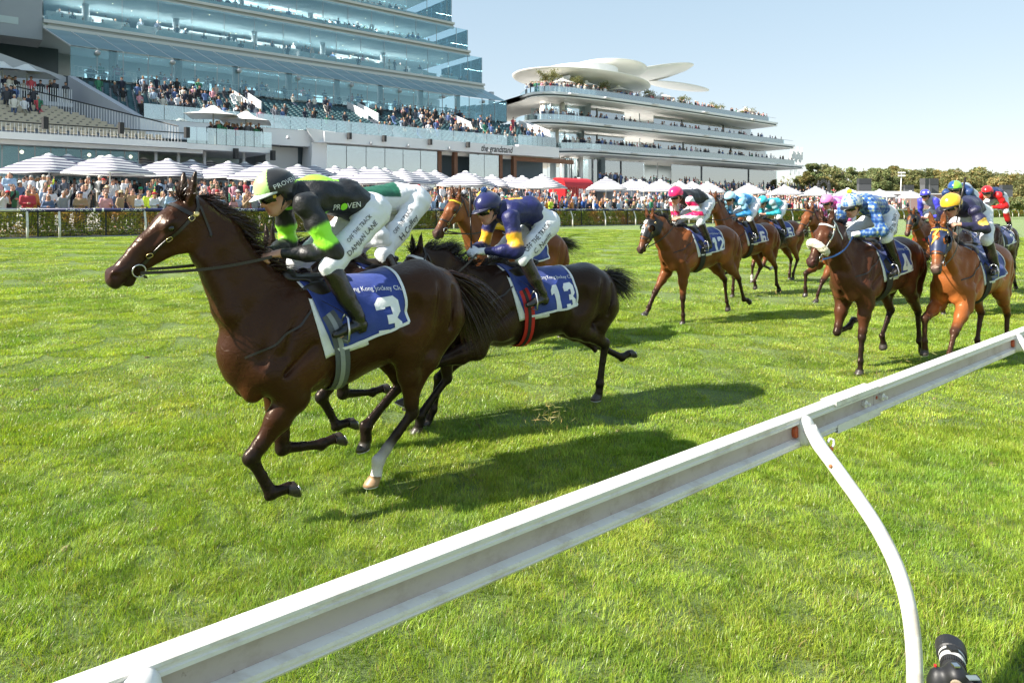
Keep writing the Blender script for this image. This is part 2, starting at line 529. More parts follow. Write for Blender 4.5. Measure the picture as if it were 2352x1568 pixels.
def relax(V, Q, it=2, lam=.5):
    """light Laplacian smoothing on a quad mesh"""
    V = V.copy()
    e = np.concatenate([Q[:, [0, 1]], Q[:, [1, 2]], Q[:, [2, 3]], Q[:, [3, 0]]])
    n = np.bincount(e.ravel(), minlength=len(V)).astype(float)[:, None] + 1e-9
    for k in range(it):
        A = np.zeros_like(V)
        for d in range(3):
            A[:, d] = np.bincount(e[:, 0], V[e[:, 1], d], len(V)) + np.bincount(e[:, 1], V[e[:, 0], d], len(V))
        V += lam * (A / n - V)
    return V

def wav(P, s, seed=0):
    """cheap smooth pseudo noise (sum of rotated sines), about -1..1"""
    r = np.random.RandomState(seed)
    o = np.zeros(P.shape[:-1], np.float32)
    for i in range(5):
        d = r.normal(size=3); d /= np.linalg.norm(d)
        o += np.sin((P @ d.astype(np.float32)) * s * (0.7 + .6 * r.rand()) + r.rand() * 6.28)
    return o / 3
# ---------------------------------------------------------------- horses
def dirx(a, y=0.0):
    """unit vector hanging down, swung forward by a degrees"""
    a = math.radians(a)
    return np.array([math.sin(a), y, -math.cos(a)])

class Horse:
    """anatomy in its own frame: x forward, y to its near side, z up, origin on the turf under the withers"""
    def __init__(s, P):
        s.P = P
        s.B = Blob()
        g = lambda k, d: P.get(k, d)
        L = g('len', 1.0)            # stretch of the barrel
        pit = math.radians(g('pitch', 0))
        drop = g('drop', 0.0)
        cp, sp = math.cos(pit), math.sin(pit)
        def T(x, y, z):
            x, z = x * L, z - 1.3
            return np.array([x * cp - z * sp, y, x * sp + z * cp + 1.3 - drop])
        s.T = T
        B = s.B
        # colour slots: 0 coat, 1 points (black legs), 2 muzzle, 3 nostril, 4 sock, 5 pale marking, 6 belly/inner
        # ---- barrel
        xs = [(.40, 1.17, .24, .17), (.24, 1.20, .33, .225), (.04, 1.21, .365, .24), (-.22, 1.185, .355, .265),
              (-.48, 1.20, .318, .268), (-.70, 1.25, .272, .25), (-.90, 1.275, .27, .25), (-1.04, 1.29, .22, .2)]
        for i in range(len(xs) - 1):
            a, b = xs[i], xs[i + 1]
            B.seg(T(a[0], 0, a[1]), T(b[0], 0, b[1]), (a[2], a[3]), (b[2], b[3]), .04, 0)
        B.seg(T(.18, 0, 1.50), T(-.22, 0, 1.47), (.075, .05), (.06, .05), .14, 0)            # withers
        B.seg(T(-.28, 0, 1.44), T(-.9, 0, 1.47), (.07, .09), (.09, .11), .12, 0)            # loin, croup line
        for sg in (1, -1):
            B.ell(T(.16, sg * .145, 1.27), (.12, .085, .30), .07, 0, rot=rotxz(-22))         # shoulder blade
            B.ell(T(.10, sg * .19, 1.05), (.15, .075, .13), .06, 6, rot=rotxz(30))           # triceps
            B.ell(T(.36, sg * .115, 1.10), (.10, .10, .13), .05, 0)                          # point of shoulder
            B.ell(T(.40, sg * .075, 1.00), (.08, .08, .11), .035, 6)                         # breast muscle
            B.ell(T(-.80, sg * .14, 1.36), (.26, .13, .17), .08, 0, rot=rotxz(8))            # gluteal
            B.ell(T(-1.00, sg * .135, 1.22), (.17, .115, .25), .07, 0, rot=rotxz(14))         # buttock
            B.ell(T(-.72, sg * .185, 1.13), (.16, .085, .20), .07, 6, rot=rotxz(-25))         # thigh front
        for sg in (1, -1):                                                                      # hollows between the muscles
            B.seg(T(-.055, sg * .285, 1.36), T(-.06, sg * .275, .98), .022, .02, .05, 0, sub=True)
            B.ell(T(-.66, sg * .275, 1.27), (.07, .03, .11), .07, 0, sub=True)
            B.seg(T(-.93, sg * .27, 1.42), T(-.86, sg * .285, 1.08), .014, .016, .05, 0, sub=True)
            B.seg(T(-1.06, sg * .235, 1.36), T(-1.0, sg * .235, 1.08), .010, .012, .04, 0, sub=True)
            B.seg(T(.23, sg * .205, 1.50), T(.37, sg * .215, 1.17), .016, .016, .05, 0, sub=True)
            B.seg(T(.05, sg * .245, 1.20), T(.25, sg * .24, 1.06), .012, .012, .035, 0, sub=True)
            B.seg(T(.10, sg * .235, 1.45), T(.24, sg * .235, 1.18), .010, .010, .04, 0, sub=True)
        B.seg(T(.50, 0, 1.12), T(.45, 0, .90), .026, .022, .03, 0, sub=True)
        # ---- neck
        poll = np.array(g('poll', (.98, 0, 1.98)), float)
        nose = np.array(g('nose', (1.32, 0, 1.55)), float)
        s.poll, s.nose = poll, nose
        n0 = T(.22, 0, 1.25); n0b = T(.40, 0, 1.33)
        up = unit(poll - n0)
        q1 = n0 * .62 + poll * .38 + np.array([0, 0, -.035]); q2 = n0 * .28 + poll * .72 + np.array([0, 0, .0])
        nb = n0 + np.array([.02, 0, .03])
        B.chain([nb, q1, q2, poll - up * .03 + np.array([-.01, 0, -.06])],
                [(.272, .145), (.200, .104), (.147, .084), (.112, .076)], .05, 0)
        B.chain([T(.02, 0, 1.52), q1 + np.array([-.10, 0, .15]), q2 + np.array([-.075, 0, .105]), poll + np.array([-.05, 0, 0])],
                [.05, .035, .032, .03], .09, 0)                                               # crest
        for sg in (1, -1):
            B.chain([T(.40, sg * .07, 1.20), q1 + np.array([.10, sg * .075, -.1]), q2 + np.array([.075, sg * .055, -.075])],
                    [.07, .05, .035], .05, 0)
        # ---- head frame
        a = unit(nose - poll); l = np.array([0, 1.0, 0])
        l = unit(l - a * (l @ a)); h = np.cross(a, l)
        if h[2] < 0 and h[0] < 0: h = -h
        h = unit(np.cross(a, l)); h = h if (h @ np.array([.7, 0, .7])) > 0 else -h
        s.ax, s.hn, s.lt = a, h, l
        roll = math.radians(g('roll', 0))
        if roll:
            h, l = h * math.cos(roll) + l * math.sin(roll), l * math.cos(roll) - h * math.sin(roll)
            s.hn, s.lt = h, l
        H = lambda u, v, w=0.0: poll + a * u + h * v + l * w
        s.H = H
        LT = tuple(l)
        B.seg(H(.00, -.03), H(.17, -.015), (.10, .078), (.105, .092), .03, 0, LT)
        B.seg(H(.17, -.02), H(.34, -.012), (.098, .088), (.08, .062), .03, 0, LT)
        B.seg(H(.34, -.012), H(.50, -.008), (.08, .062), (.058, .05), .03, 0, LT)
        B.seg(H(.48, -.01), H(.57, -.012), (.06, .05), (.056, .052), .025, 2, LT)
        B.seg(H(.08, .055), H(.42, .042), (.02, .045), (.015, .026), .05, 0, LT)              # flat forehead and nose bone
        for sg in (1, -1):
            B.ell(H(.155, -.085, sg * .047), (.11, .105, .034), .03, 6, rot=np.stack([a, h, l], 1))     # cheek
            B.seg(H(.20, -.115, sg * .04), H(.42, -.07, sg * .03), (.035, .022), (.022, .02), .04, 0, LT)
            B.seg(H(.24, -.005, sg * .078), H(.37, -.012, sg * .06), .015, .008, .03, 0)                # facial crest
            B.ell(H(.185, .035, sg * .082), (.045, .026, .022), .03, 0, rot=np.stack([a, h, l], 1))     # brow
            B.ell(H(.195, .014, sg * .108), (.027, .018, .016), .008, 1, rot=np.stack([a, h, l], 1), sub=True)
            B.ell(H(.565, .022, sg * .041), (.036, .027, .022), .02, 2, rot=np.stack([a, h, l], 1))     # nostril rim
            B.ell(H(.580, .020, sg * .062), (.022, .015, .022), .008, 3, rot=np.stack([unit(a + h * .5), unit(h - a * .5), l], 1), sub=True)
            # ear
            ed = unit(-a * .70 + h * .35 + l * sg * .24 + np.array(g('ear', (.10, 0, .75))))
            e0 = H(.005, .045, sg * .055)
            el = unit(np.cross(ed, h))
            B.chain([e0, e0 + ed * .05, e0 + ed * .115, e0 + ed * .18], [(.024, .024), (.026, .036), (.018, .028), (.005, .007)], .012, [0, 0, 1], lat=tuple(el))
            ef = unit(h + a * .3 + l * sg * .35)
            B.seg(e0 + ed * .04 + ef * .028, e0 + ed * .12 + ef * .022, .017, .009, .006, 1, sub=True)
            B.ell(H(.10, .045, sg * .085), (.03, .02, .015), .02, 0, rot=np.stack([a, h, l], 1), sub=True)  # hollow over the eye
        B.ell(H(.605, -.022), (.026, .045, .045), .025, 2, rot=np.stack([a, h, l], 1))        # upper lip
        B.seg(H(.40, -.062), H(.545, -.072), (.03, .03), (.026, .03), .03, 2, LT)              # lower jaw, chin
        B.ell(H(.545, -.085), (.03, .026, .03), .02, 2, rot=np.stack([a, h, l], 1))
        for sg in (1, -1):
            B.seg(H(.61, -.062, sg * .02), H(.49, -.054, sg * .052), .007, .006, .004, 1, sub=True)     # mouth
        # ---- legs
        s.hoof = []
        SH = T(.30, 0, 1.10)
        for nm, sg in (('LF', 1), ('RF', -1)):
            A = P['legs'][nm]        # upper arm back, forearm, cannon, pastern, [lateral]
            yo = sg * .145
            p0 = T(.28, yo, 1.06)
            el = p0 + dirx(A[0]) * .21
            el[1] = sg * .15
            lat = (A[4] if len(A) > 4 else 0.0)
            kn = el + dirx(A[1], lat) * .42
            fe = kn + dirx(A[2], lat * .6) * .285
            pa = fe + dirx(A[3], lat * .3) * .105
            fw = unit(kn - el); bend = unit(np.cross((0, 1, 0), fw))   # points forward of the forearm
            B.seg(p0, el, .12, .10, .05, 0)
            B.chain([el + np.array([0, 0, .03]), el * .62 + kn * .38, el * .2 + kn * .8, kn], [(.105, .085), (.082, .066), (.05, .045), (.047, .044)], .03, [0, 0, 1])
            B.ell(el * .72 + kn * .28 + bend * -.02, (.06, .062, .12), .04, 0, rot=np.stack([bend, (0, 1, 0), fw], 1))
            B.ell(kn, (.051, .047, .056), .02, 1)
            c2 = unit(fe - kn); cb = unit(np.cross((0, 1, 0), c2))
            B.chain([kn, kn * .5 + fe * .5, fe], [(.042, .036), (.032, .025), (.036, .029)], .02, 1)
            B.seg(kn - cb * .022, fe - cb * .02, .014, .018, .015, 1)     # tendon
            sock = P.get('socks', {}).get(nm)
            B.ell(fe, (.043, .037, .043), .02, 4 if sock else 1)
            B.ell(fe - cb * .03, (.022, .02, .026), .015, 4 if sock else 1)
            B.seg(fe, pa, (.035, .03), (.038, .035), .015, 4 if sock else 1)
            s.hoof.append((pa, unit(pa - fe), nm))
        for nm, sg in (('LH', 1), ('RH', -1)):
            A = P['legs'][nm]        # thigh, gaskin, cannon, pastern, [lateral]
            hip = T(-.86, sg * .13, 1.32)
            st = hip + dirx(A[0]) * .40; st[1] = sg * .165
            lat = (A[4] if len(A) > 4 else 0.0)
            hk = st + dirx(A[1], -sg * .06 + lat) * .465
            fe = hk + dirx(A[2], lat * .6) * .40
            pa = fe + dirx(A[3], lat * .3) * .105
            B.seg(hip, st, (.19, .125), (.12, .085), .07, 0)
            bt = T(-1.06, sg * .13, 1.14)
            B.chain([bt, (bt * .4 + st * .2 + hk * .4), hk * .8 + st * .2], [(.14, .10), (.08, .06), (.035, .03)], .07, 0)
            B.chain([st, st * .6 + hk * .4, st * .15 + hk * .85, hk], [(.125, .09), (.085, .064), (.05, .038), (.05, .04)], .04, [0, 0, 1])
            c2 = unit(fe - hk); cb = unit(np.cross((0, 1, 0), c2))
            g2 = unit(hk - st); pt = unit(g2 - c2)
            B.ell(hk, (.05, .042, .058), .02, 1)
            B.seg(hk + pt * .02 + cb * -.02, hk + pt * .058 - cb * .028, (.03, .026), (.02, .018), .02, 1)   # point of hock
            B.seg(hk + pt * .05 - cb * .02, st * .45 + hk * .55 - cb * .035, .014, .02, .03, 0)
            B.chain([hk, hk * .55 + fe * .45, fe], [(.046, .038), (.033, .026), (.037, .03)], .02, 1)
            B.seg(hk - cb * .025, fe - cb * .022, .014, .018, .015, 1)
            sock = P.get('socks', {}).get(nm)
            B.ell(fe, (.044, .038, .044), .02, 4 if sock else 1)
            B.ell(fe - cb * .03, (.022, .02, .026), .015, 4 if sock else 1)
            if sock: B.seg(hk * .26 + fe * .74, fe, (.035, .029), (.038, .031), .008, 4)
            B.seg(fe, pa, (.036, .031), (.04, .036), .015, 4 if sock else 1)
            s.hoof.append((pa, unit(pa - fe), nm))
        s.dock = T(-1.08, 0, 1.455)
        B.seg(T(-1.0, 0, 1.45), s.dock + np.array([-.07, 0, -.03]), .05, .03, .05, 1)

    def body(s, root, mat, cols, vox):
        nz = lambda P: .0026 * wav(P, 24, 5) + .0035 * wav(P, 10, 6) + .0012 * np.cos(P[..., 0] * 62) * ((P[..., 0] < -.15) & (P[..., 0] > -.62) & (P[..., 2] > 1.0) & (P[..., 2] < 1.42))
        V, Q = s.B.mesh(vox, nz)
        V = relax(V, Q, 1, .5)
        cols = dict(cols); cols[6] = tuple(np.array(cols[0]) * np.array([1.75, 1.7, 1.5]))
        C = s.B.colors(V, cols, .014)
        # faint dapple of the real coat
        me = np_mesh('horse_body', V, Q)
        set_color(me, C)
        s.bvh = None
        me.materials.append(mat)
        me.shade_smooth()
        o = bpy.data.objects.new('body', me)
        link(o, root)
        s.V, s.Q = V, Q
        from mathutils.bvhtree import BVHTree
        s.bvh = BVHTree.FromPolygons([tuple(v) for v in V.tolist()], Q.tolist())
        return o

    def snap(s, p, off=.004, frm=None):
        """nearest point of the coat, lifted by off"""
        loc, nor, i, d = s.bvh.find_nearest(Vector(p))
        return np.array(loc) + np.array(nor) * off, np.array(nor)

    def strap(s, mb, ctrl, width, off=.004, th=.004, closed=False, n=10, snap=True, side=None):
        """leather strap over the coat through control points"""
        c = np.array(ctrl, float)
        pts = []
        for i in range(len(c) - 1):
            for k in range(n):
                pts.append(c[i] * (1 - k / n) + c[i + 1] * (k / n))
        pts.append(c[-1])
        pts = np.array(pts)
        for _ in range(3):
            pts[1:-1] = pts[1:-1] * .5 + (pts[:-2] + pts[2:]) * .25
        N = []
        for i in range(len(pts)):
            q, nr = s.snap(pts[i], off)
            if snap: pts[i] = q
            N.append(nr)
        if snap:
            for _ in range(3): pts[1:-1] = pts[1:-1] * .5 + (pts[:-2] + pts[2:]) * .25
        N = np.array(N)
        for _ in range(2):
            N[1:-1] = N[1:-1] * .5 + (N[:-2] + N[2:]) * .25
        N /= np.linalg.norm(N, axis=1)[:, None]
        T = np.gradient(pts, axis=0); T /= np.linalg.norm(T, axis=1)[:, None] + 1e-9
        S = np.cross(T, N); S /= np.linalg.norm(S, axis=1)[:, None] + 1e-9
        mb.ribbon(pts, N * th, S * width / 2)

    def lowest(s):
        return min((pa + d * .055)[2] for pa, d, nm in s.hoof)

    def eyes(s, root):
        mb = MB()
        for sg in (1, -1):
            c = s.H(.195, .014, sg * .086)
            o = MB().lathe((0, 0, 0), [(.001, -.021), (.012, -.017), (.019, -.009), (.021, 0), (.019, .009), (.012, .017), (.001, .021)], 14).build('eye', MAT['eye'], root, True)
            o.location = c

    def hooves(s, root, light=()):
        for pa, d, nm in s.hoof:
            mb = MB()
            lat = np.array([0, 1.0, 0]); lat = unit(lat - d * (lat @ d))
            f = np.cross(lat, d)                       # towards the toe
            if nm[1] == 'F' and f[0] < 0 and d[2] < -.3: f = -f
            f = np.cross(lat, d) if np.cross(lat, d) @ np.array([d[2] * -1, 0, d[0]]) > 0 else -np.cross(lat, d)
            n = 18; V = []
            rings = [(.0, .040, .043, .0), (.02, .047, .046, .008), (.052, .056, .052, .02), (.066, .058, .053, .026)]
            for z, rf, rl, sh in rings:
                for k in range(n):
                    an = 2 * math.pi * k / n
                    cx, cy = math.cos(an), math.sin(an)
                    r = rf if cx > 0 else rf * .85
                    V.append(pa + d * (z - .012 + (.010 * cx if z > .06 else 0)) + f * (cx * r + sh) + lat * cy * rl)
            F = []
            for i in range(len(rings) - 1):
                for k in range(n):
                    k2 = (k + 1) % n
                    F.append((i * n + k, i * n + k2, (i + 1) * n + k2, (i + 1) * n + k))
            m = len(V)
            V.append(pa + d * .046 + f * .018)          # hollow sole
            F += [((len(rings) - 1) * n + k, (len(rings) - 1) * n + (k + 1) % n, m) for k in range(n)]
            F.append(tuple(range(n)))
            mb.add(V, F)
            o = mb.build('hoof', MAT['hoof_pale' if nm in light else 'hoof'], root, True)
            # aluminium racing plate
            sm = MB()
            ring = []
            for k in range(-7, 8):
                an = k / 7 * 2.25
                ring.append(pa + d * (.058 + .010 * math.cos(an)) + f * (math.cos(an) * .05 + .026) + lat * math.sin(an) * .047)
            sm.tube(ring, .006, 5)
            sm.build('horseshoe', MAT['steel'], o, True)

    def hair(s, name, roots, dirs, lens, root, mat, width=.006, seed=0, droop=.5, curl=.05, wind=(-1, 0, 0), nseg=6):
        r = np.random.RandomState(seed)
        n = len(roots)
        V = []; F = []
        P = np.array(roots, float); D = np.array(dirs, float)
        W = np.array(wind, float)
        ph = r.rand(n) * 6.28
        side = r.normal(size=(n, 3))
        pts = [P.copy()]
        for k in range(nseg):
            t = (k + 1) / nseg
            D = D + np.array([0, 0, -droop / nseg]) + W * (.5 / nseg)
            D = D + (np.sin(ph + k * .9)[:, None] * side * curl)
            D /= np.linalg.norm(D, axis=1)[:, None]
            P = P + D * (np.array(lens)[:, None] / nseg)
            pts.append(P.copy())
        pts = np.array(pts)                                # (nseg+1, n, 3)
        perp = np.cross(pts[-1] - pts[0], r.normal(size=(n, 3))); perp /= np.linalg.norm(perp, axis=1)[:, None] + 1e-9
        wd = width * np.array([1, 1, .9, .75, .55, .35, .1, .05])[:nseg + 1]
        A = pts + perp[None] * wd[:, None, None] * .5
        Bv = pts - perp[None] * wd[:, None, None] * .5
        VV = np.stack([A, Bv], 2).reshape(-1, 3)           # index ((k*n)+i)*2+side
        k, i = np.meshgrid(np.arange(nseg), np.arange(n), indexing='ij')
        a = ((k * n) + i) * 2
        b = (((k + 1) * n) + i) * 2
        FF = np.stack([a, a + 1, b + 1, b], -1).reshape(-1, 4)
        me = np_mesh(name, VV, FF)
        return mesh_obj(name, me, mat, root, True)

    def mane(s, root, mat, n=700, length=.17, seed=1, lift=.4, wind=(-.9, 0, .2), droop=.5):
        r = np.random.RandomState(seed)
        base = s.T(.06, 0, 1.585)
        pts = []
        for i in range(n):
            t = r.rand()
            p = base * (1 - t) + s.poll * t + np.array([-.05, 0, .12 + .03 * math.sin(t * 3.1)]) * (1 if t < .93 else .6)
            q, nr = s.snap(p, -.006)
            q = q + np.array([0, r.uniform(-.02, .02), 0])
            pts.append((q, t))
        roots = [p for p, t in pts]
        up = unit(np.array([-.3, 0, 1.0]))
        sd = s.P.get('mane_side', -1)
        dirs = [unit(up * (lift + r.rand() * .5) + np.array([-.5, sd * r.uniform(-.2, .9), 0]) + r.normal(size=3) * .15) for _ in pts]
        lens = [length * (.5 + .7 * r.rand()) for _ in pts]
        s.hair('mane', roots, dirs, lens, root, mat, .0050, seed, droop, .12, wind)
        # forelock
        roots = [s.H(.01 + .02 * r.rand(), .07, r.uniform(-.025, .025)) for _ in range(n // 14)]
        dirs = [unit(s.ax * .4 + s.hn * .5 + np.array([-.5, 0, .35]) + r.normal(size=3) * .25) for _ in roots]
        s.hair('forelock', roots, dirs, [.11 * (.5 + .8 * r.rand()) for _ in roots], root, mat, .006, seed + 9, .35, .15, wind)

    def tail(s, root, mat, n=500, length=.75, d0=(-1, 0, -.1), seed=2, droop=1.2, spread=.16, wind=(-.5, 0, 0), curl=.06):
        r = np.random.RandomState(seed)
        roots = []
        for i in range(n):
            t = r.rand()
            roots.append(s.dock + np.array([-.08 * t, r.normal() * .016, -.035 * t + r.normal() * .012]))
        dirs = [unit(np.array(d0) + r.normal(size=3) * spread) for _ in roots]
        lens = [length * (.55 + .5 * r.rand()) for _ in roots]
        s.hair('tail', roots, dirs, lens, root, mat, .0068, seed, droop, curl, wind, 7)

def rotxz(deg):
    a = math.radians(deg)
    c, s_ = math.cos(a), math.sin(a)
    return np.array([[c, 0, s_], [0, 1, 0], [-s_, 0, c]])
# ---------------------------------------------------------------- text that lies on curved things
def text_mesh(txt, size=1.0, font=None, bold=0.0, spacing=1.0):
    cu = bpy.data.curves.new('lettering', 'FONT')
    cu.body = txt; cu.size = size; cu.align_x = 'CENTER'; cu.align_y = 'CENTER'
    cu.offset = bold; cu.space_character = spacing
    cu.resolution_u = 2
    o = bpy.data.objects.new('lettering', cu)
    COL.objects.link(o)
    dg = bpy.context.evaluated_depsgraph_get()
    dg.update()
    me = bpy.data.meshes.new_from_object(o.evaluated_get(dg))
    bpy.data.objects.remove(o)
    V = np.array([v.co[:] for v in me.vertices]); F = [tuple(p.vertices) for p in me.polygons]
    bpy.data.meshes.remove(me)
    return V, F

def split_faces(V, F, lim):
    """break long faces so that lettering can follow a curved cloth"""
    bm = bmesh.new()
    vs = [bm.verts.new(v) for v in V]
    for f in F:
        try: bm.faces.new([vs[i] for i in f])
        except ValueError: pass
    bmesh.ops.triangulate(bm, faces=bm.faces[:])
    for _ in range(3):
        e = [e for e in bm.edges if e.calc_length() > lim]
        if not e: break
        bmesh.ops.subdivide_edges(bm, edges=e, cuts=1)
        bmesh.ops.triangulate(bm, faces=[f for f in bm.faces if len(f.verts) > 3])
    bm.verts.index_update()
    V = np.array([v.co[:] for v in bm.verts]); F = [tuple(v.index for v in f.verts) for f in bm.faces]
    bm.free()
    return V, F

def wrap_flat(V, F, o, right, up, bvh, d, off, lim=.03):
    """lay flat outlines (x,y) on a surface: o + x*right + y*up, shot along d"""
    V, F = split_faces(V, F, lim)
    o, right, up, d = map(lambda a: np.array(a, float), (o, right, up, d))
    P = []
    for v in V:
        p = o + right * v[0] + up * v[1]
        hit, nor, i, ds = bvh.ray_cast(Vector(p - d * .5), Vector(d), 1.2)
        if hit is None:
            hit, nor, i, ds = bvh.find_nearest(Vector(p))
        n = np.array(nor)
        if n @ d > 0: n = -n
        P.append(np.array(hit) + n * off - d * off * .3)
    return np.array(P), F

def text_on(txt, size, o, right, up, bvh, d, off, mat, parent, name='lettering', bold=0.0, spacing=1.0, shear=0.0, lim=.03):
    V, F = text_mesh(txt, size, None, bold, spacing)
    if len(V) == 0: return None
    V[:, 0] += shear * V[:, 1]
    P, F = wrap_flat(V, F, o, right, up, bvh, d, off, lim)
    return MB().add(P, F).build(name, mat, parent)

def digit_outline(ch):
    """bold block numerals, unit height, as polygons"""
    W = .30
    D = {
        '1': [[(-.12, .5), (.12, .5), (.12, -.5), (-.10, -.5), (-.10, .22), (-.26, .16), (-.26, .34)]],
        '2': [[(-.30, .22), (-.30, .38), (-.18, .5), (.18, .5), (.30, .38), (.30, .1), (-.04, -.28), (.30, -.28), (.30, -.5), (-.30, -.5), (-.30, -.28), (.08, .14), (.08, .28), (-.08, .28), (-.08, .22)]],
        '3': [[(-.30, .24), (-.30, .38), (-.18, .5), (.18, .5), (.30, .38), (.30, .12), (.17, .0), (.30, -.12), (.30, -.38), (.18, -.5), (-.18, -.5), (-.30, -.38), (-.30, -.22), (-.07, -.22), (-.07, -.28), (.07, -.28), (.07, -.1), (-.08, -.1), (-.08, .1), (.07, .1), (.07, .28), (-.07, .28), (-.07, .24)]],
        '4': [[(.02, .5), (.24, .5), (.24, -.08), (.34, -.08), (.34, -.28), (.24, -.28), (.24, -.5), (.0, -.5), (.0, -.28), (-.34, -.28), (-.34, -.1)], [(.0, -.08), (-.12, -.08), (.0, .2)]],
        '5': [[(-.30, .5), (.28, .5), (.28, .28), (-.08, .28), (-.08, .12), (.18, .12), (.30, .0), (.30, -.38), (.18, -.5), (-.18, -.5), (-.30, -.38), (-.30, -.2), (-.07, -.2), (-.07, -.28), (.07, -.28), (.07, -.08), (-.30, -.08)]],
        '6': [[(.30, .26), (.30, .38), (.18, .5), (-.18, .5), (-.30, .38), (-.30, -.38), (-.18, -.5), (.18, -.5), (.30, -.38), (.30, .0), (.18, .12), (-.07, .12), (-.07, .28), (.07, .28), (.07, .26)], [(-.07, -.08), (-.07, -.29), (.07, -.29), (.07, -.08)]],
        '8': [[(-.18, .5), (.18, .5), (.30, .38), (.30, .1), (.22, .02), (.30, -.08), (.30, -.38), (.18, -.5), (-.18, -.5), (-.30, -.38), (-.30, -.08), (-.22, .02), (-.30, .1), (-.30, .38)], [(-.07, .1), (-.07, .3), (.07, .3), (.07, .1)], [(-.07, -.3), (-.07, -.1), (.07, -.1), (.07, -.3)]],
    }[ch]
    return D

def digits_mesh(s, h):
    """flat mesh of block numerals, centred"""
    bm = bmesh.new()
    x0 = -(len(s) - 1) * .33
    for i, ch in enumerate(s):
        L = digit_outline(ch)
        edges = []
        for poly in L:
            vs = [bm.verts.new(((x0 + i * .66 + x) * h, y * h, 0)) for x, y in poly]
            for k in range(len(vs)):
                edges.append(bm.edges.new((vs[k], vs[(k + 1) % len(vs)])))
        bmesh.ops.triangle_fill(bm, use_beauty=True, use_dissolve=False, edges=edges, normal=(0, 0, 1))
    bm.verts.index_update()
    V = np.array([v.co[:] for v in bm.verts]); F = [tuple(v.index for v in f.verts) for f in bm.faces]
    bm.free()
    return V, F

# ---------------------------------------------------------------- riders
def rot_from(f, up=(0, 0, 1)):
    f = unit(f); l = unit(np.cross(up, f)); u = np.cross(f, l)
    return np.stack([f, l, u], 1)          # columns forward, side, up

def head_prims(B, c, R, sc=1.0, neck=None):
    P = lambda f, l, u: np.array(c) + R @ (np.array([f, l, u]) * sc)
    E = lambda f, l, u, r, k=.02, cc=0: B.ell(P(f, l, u), np.array(r) * sc, k, cc, rot=R)
    LT = tuple(R[:, 1])
    E(-.01, 0, .03, (.096, .074, .098))
    E(.03, 0, -.045, (.066, .056, .075), .03)
    B.seg(P(.055, 0, -.10), P(.068, 0, -.105), .026 * sc, .022 * sc, .03, 0)            # chin
    B.seg(P(.088, 0, .005), P(.110, 0, -.035), .010 * sc, .015 * sc, .012, 5)             # nose
    for s in (1, -1):
        E(.098, s * .013, -.042, (.011, .009, .009), .01, 5)
        E(.052, s * .045, -.025, (.03, .022, .022), .025, 5)                               # cheek bone
        E(.086, s * .028, .022, (.016, .024, .009), .02)                                    # brow
        B.ell(P(.092, s * .03, .004), np.array((.012, .016, .009)) * sc, .008, 0, rot=R, sub=True)
        B.chain([P(-.012, s * .078, .02), P(-.02, s * .086, -.005), P(-.008, s * .078, -.03)], [.012 * sc, .014 * sc, .009 * sc], .008, 5)
        B.seg(P(.0, s * .058, -.07), P(.055, s * .028, -.105), .022 * sc, .02 * sc, .03, 0)
    B.seg(P(.092, -.018, -.068), P(.092, .018, -.068), .0075 * sc, .0075 * sc, .006, 6)     # lips
    B.seg(P(.089, -.016, -.080), P(.089, .016, -.080), .0085 * sc, .0085 * sc, .006, 6)
    if neck is not None:
        B.seg(P(-.025, 0, -.05), neck, .054 * sc, .06, .04, 0)

def hand_prims(B, w, f, n, sg, c=0, grow=0.0, curl=70, grip=True):
    """w wrist, f along the palm, n = back of the hand, thumb towards side"""
    f = unit(f); n = unit(np.array(n) - f * (np.array(n) @ f)); s = np.cross(f, n) * sg
    g = grow
    R = np.stack([f, s, n], 1)
    B.ell(w + f * .045, (.05 + g, .040 + g, .017 + g), .015, c, rot=R)
    for i, (o, L) in enumerate(((.030, .078), (.010, .088), (-.011, .082), (-.030, .064))):
        p = w + f * (.082 - abs(i - 1.2) * .004) + s * o
        a = math.radians(curl * .45 + i * 4)
        d = f * math.cos(a) - n * math.sin(a)
        q = p + d * L * .46
        a += math.radians(curl)
        d = f * math.cos(a) - n * math.sin(a)
        q2 = q + d * L * .34
        a += math.radians(curl * .7)
        d = f * math.cos(a) - n * math.sin(a)
        q3 = q2 + d * L * .24
        B.chain([p - f * .01, q, q2, q3], [.0105 + g, .0095 + g, .0085 + g, .0075 + g], .004, c)
    t0 = w + f * .03 + s * .034
    t1 = t0 + unit(f * .6 + s * .7 - n * .35) * .036
    t2 = t1 + unit(f * .8 + s * .05 - n * .6) * .03
    B.chain([w + f * .02 + s * .02, t0, t1, t2], [.016 + g, .014 + g, .0115 + g, .009 + g], .008, c)

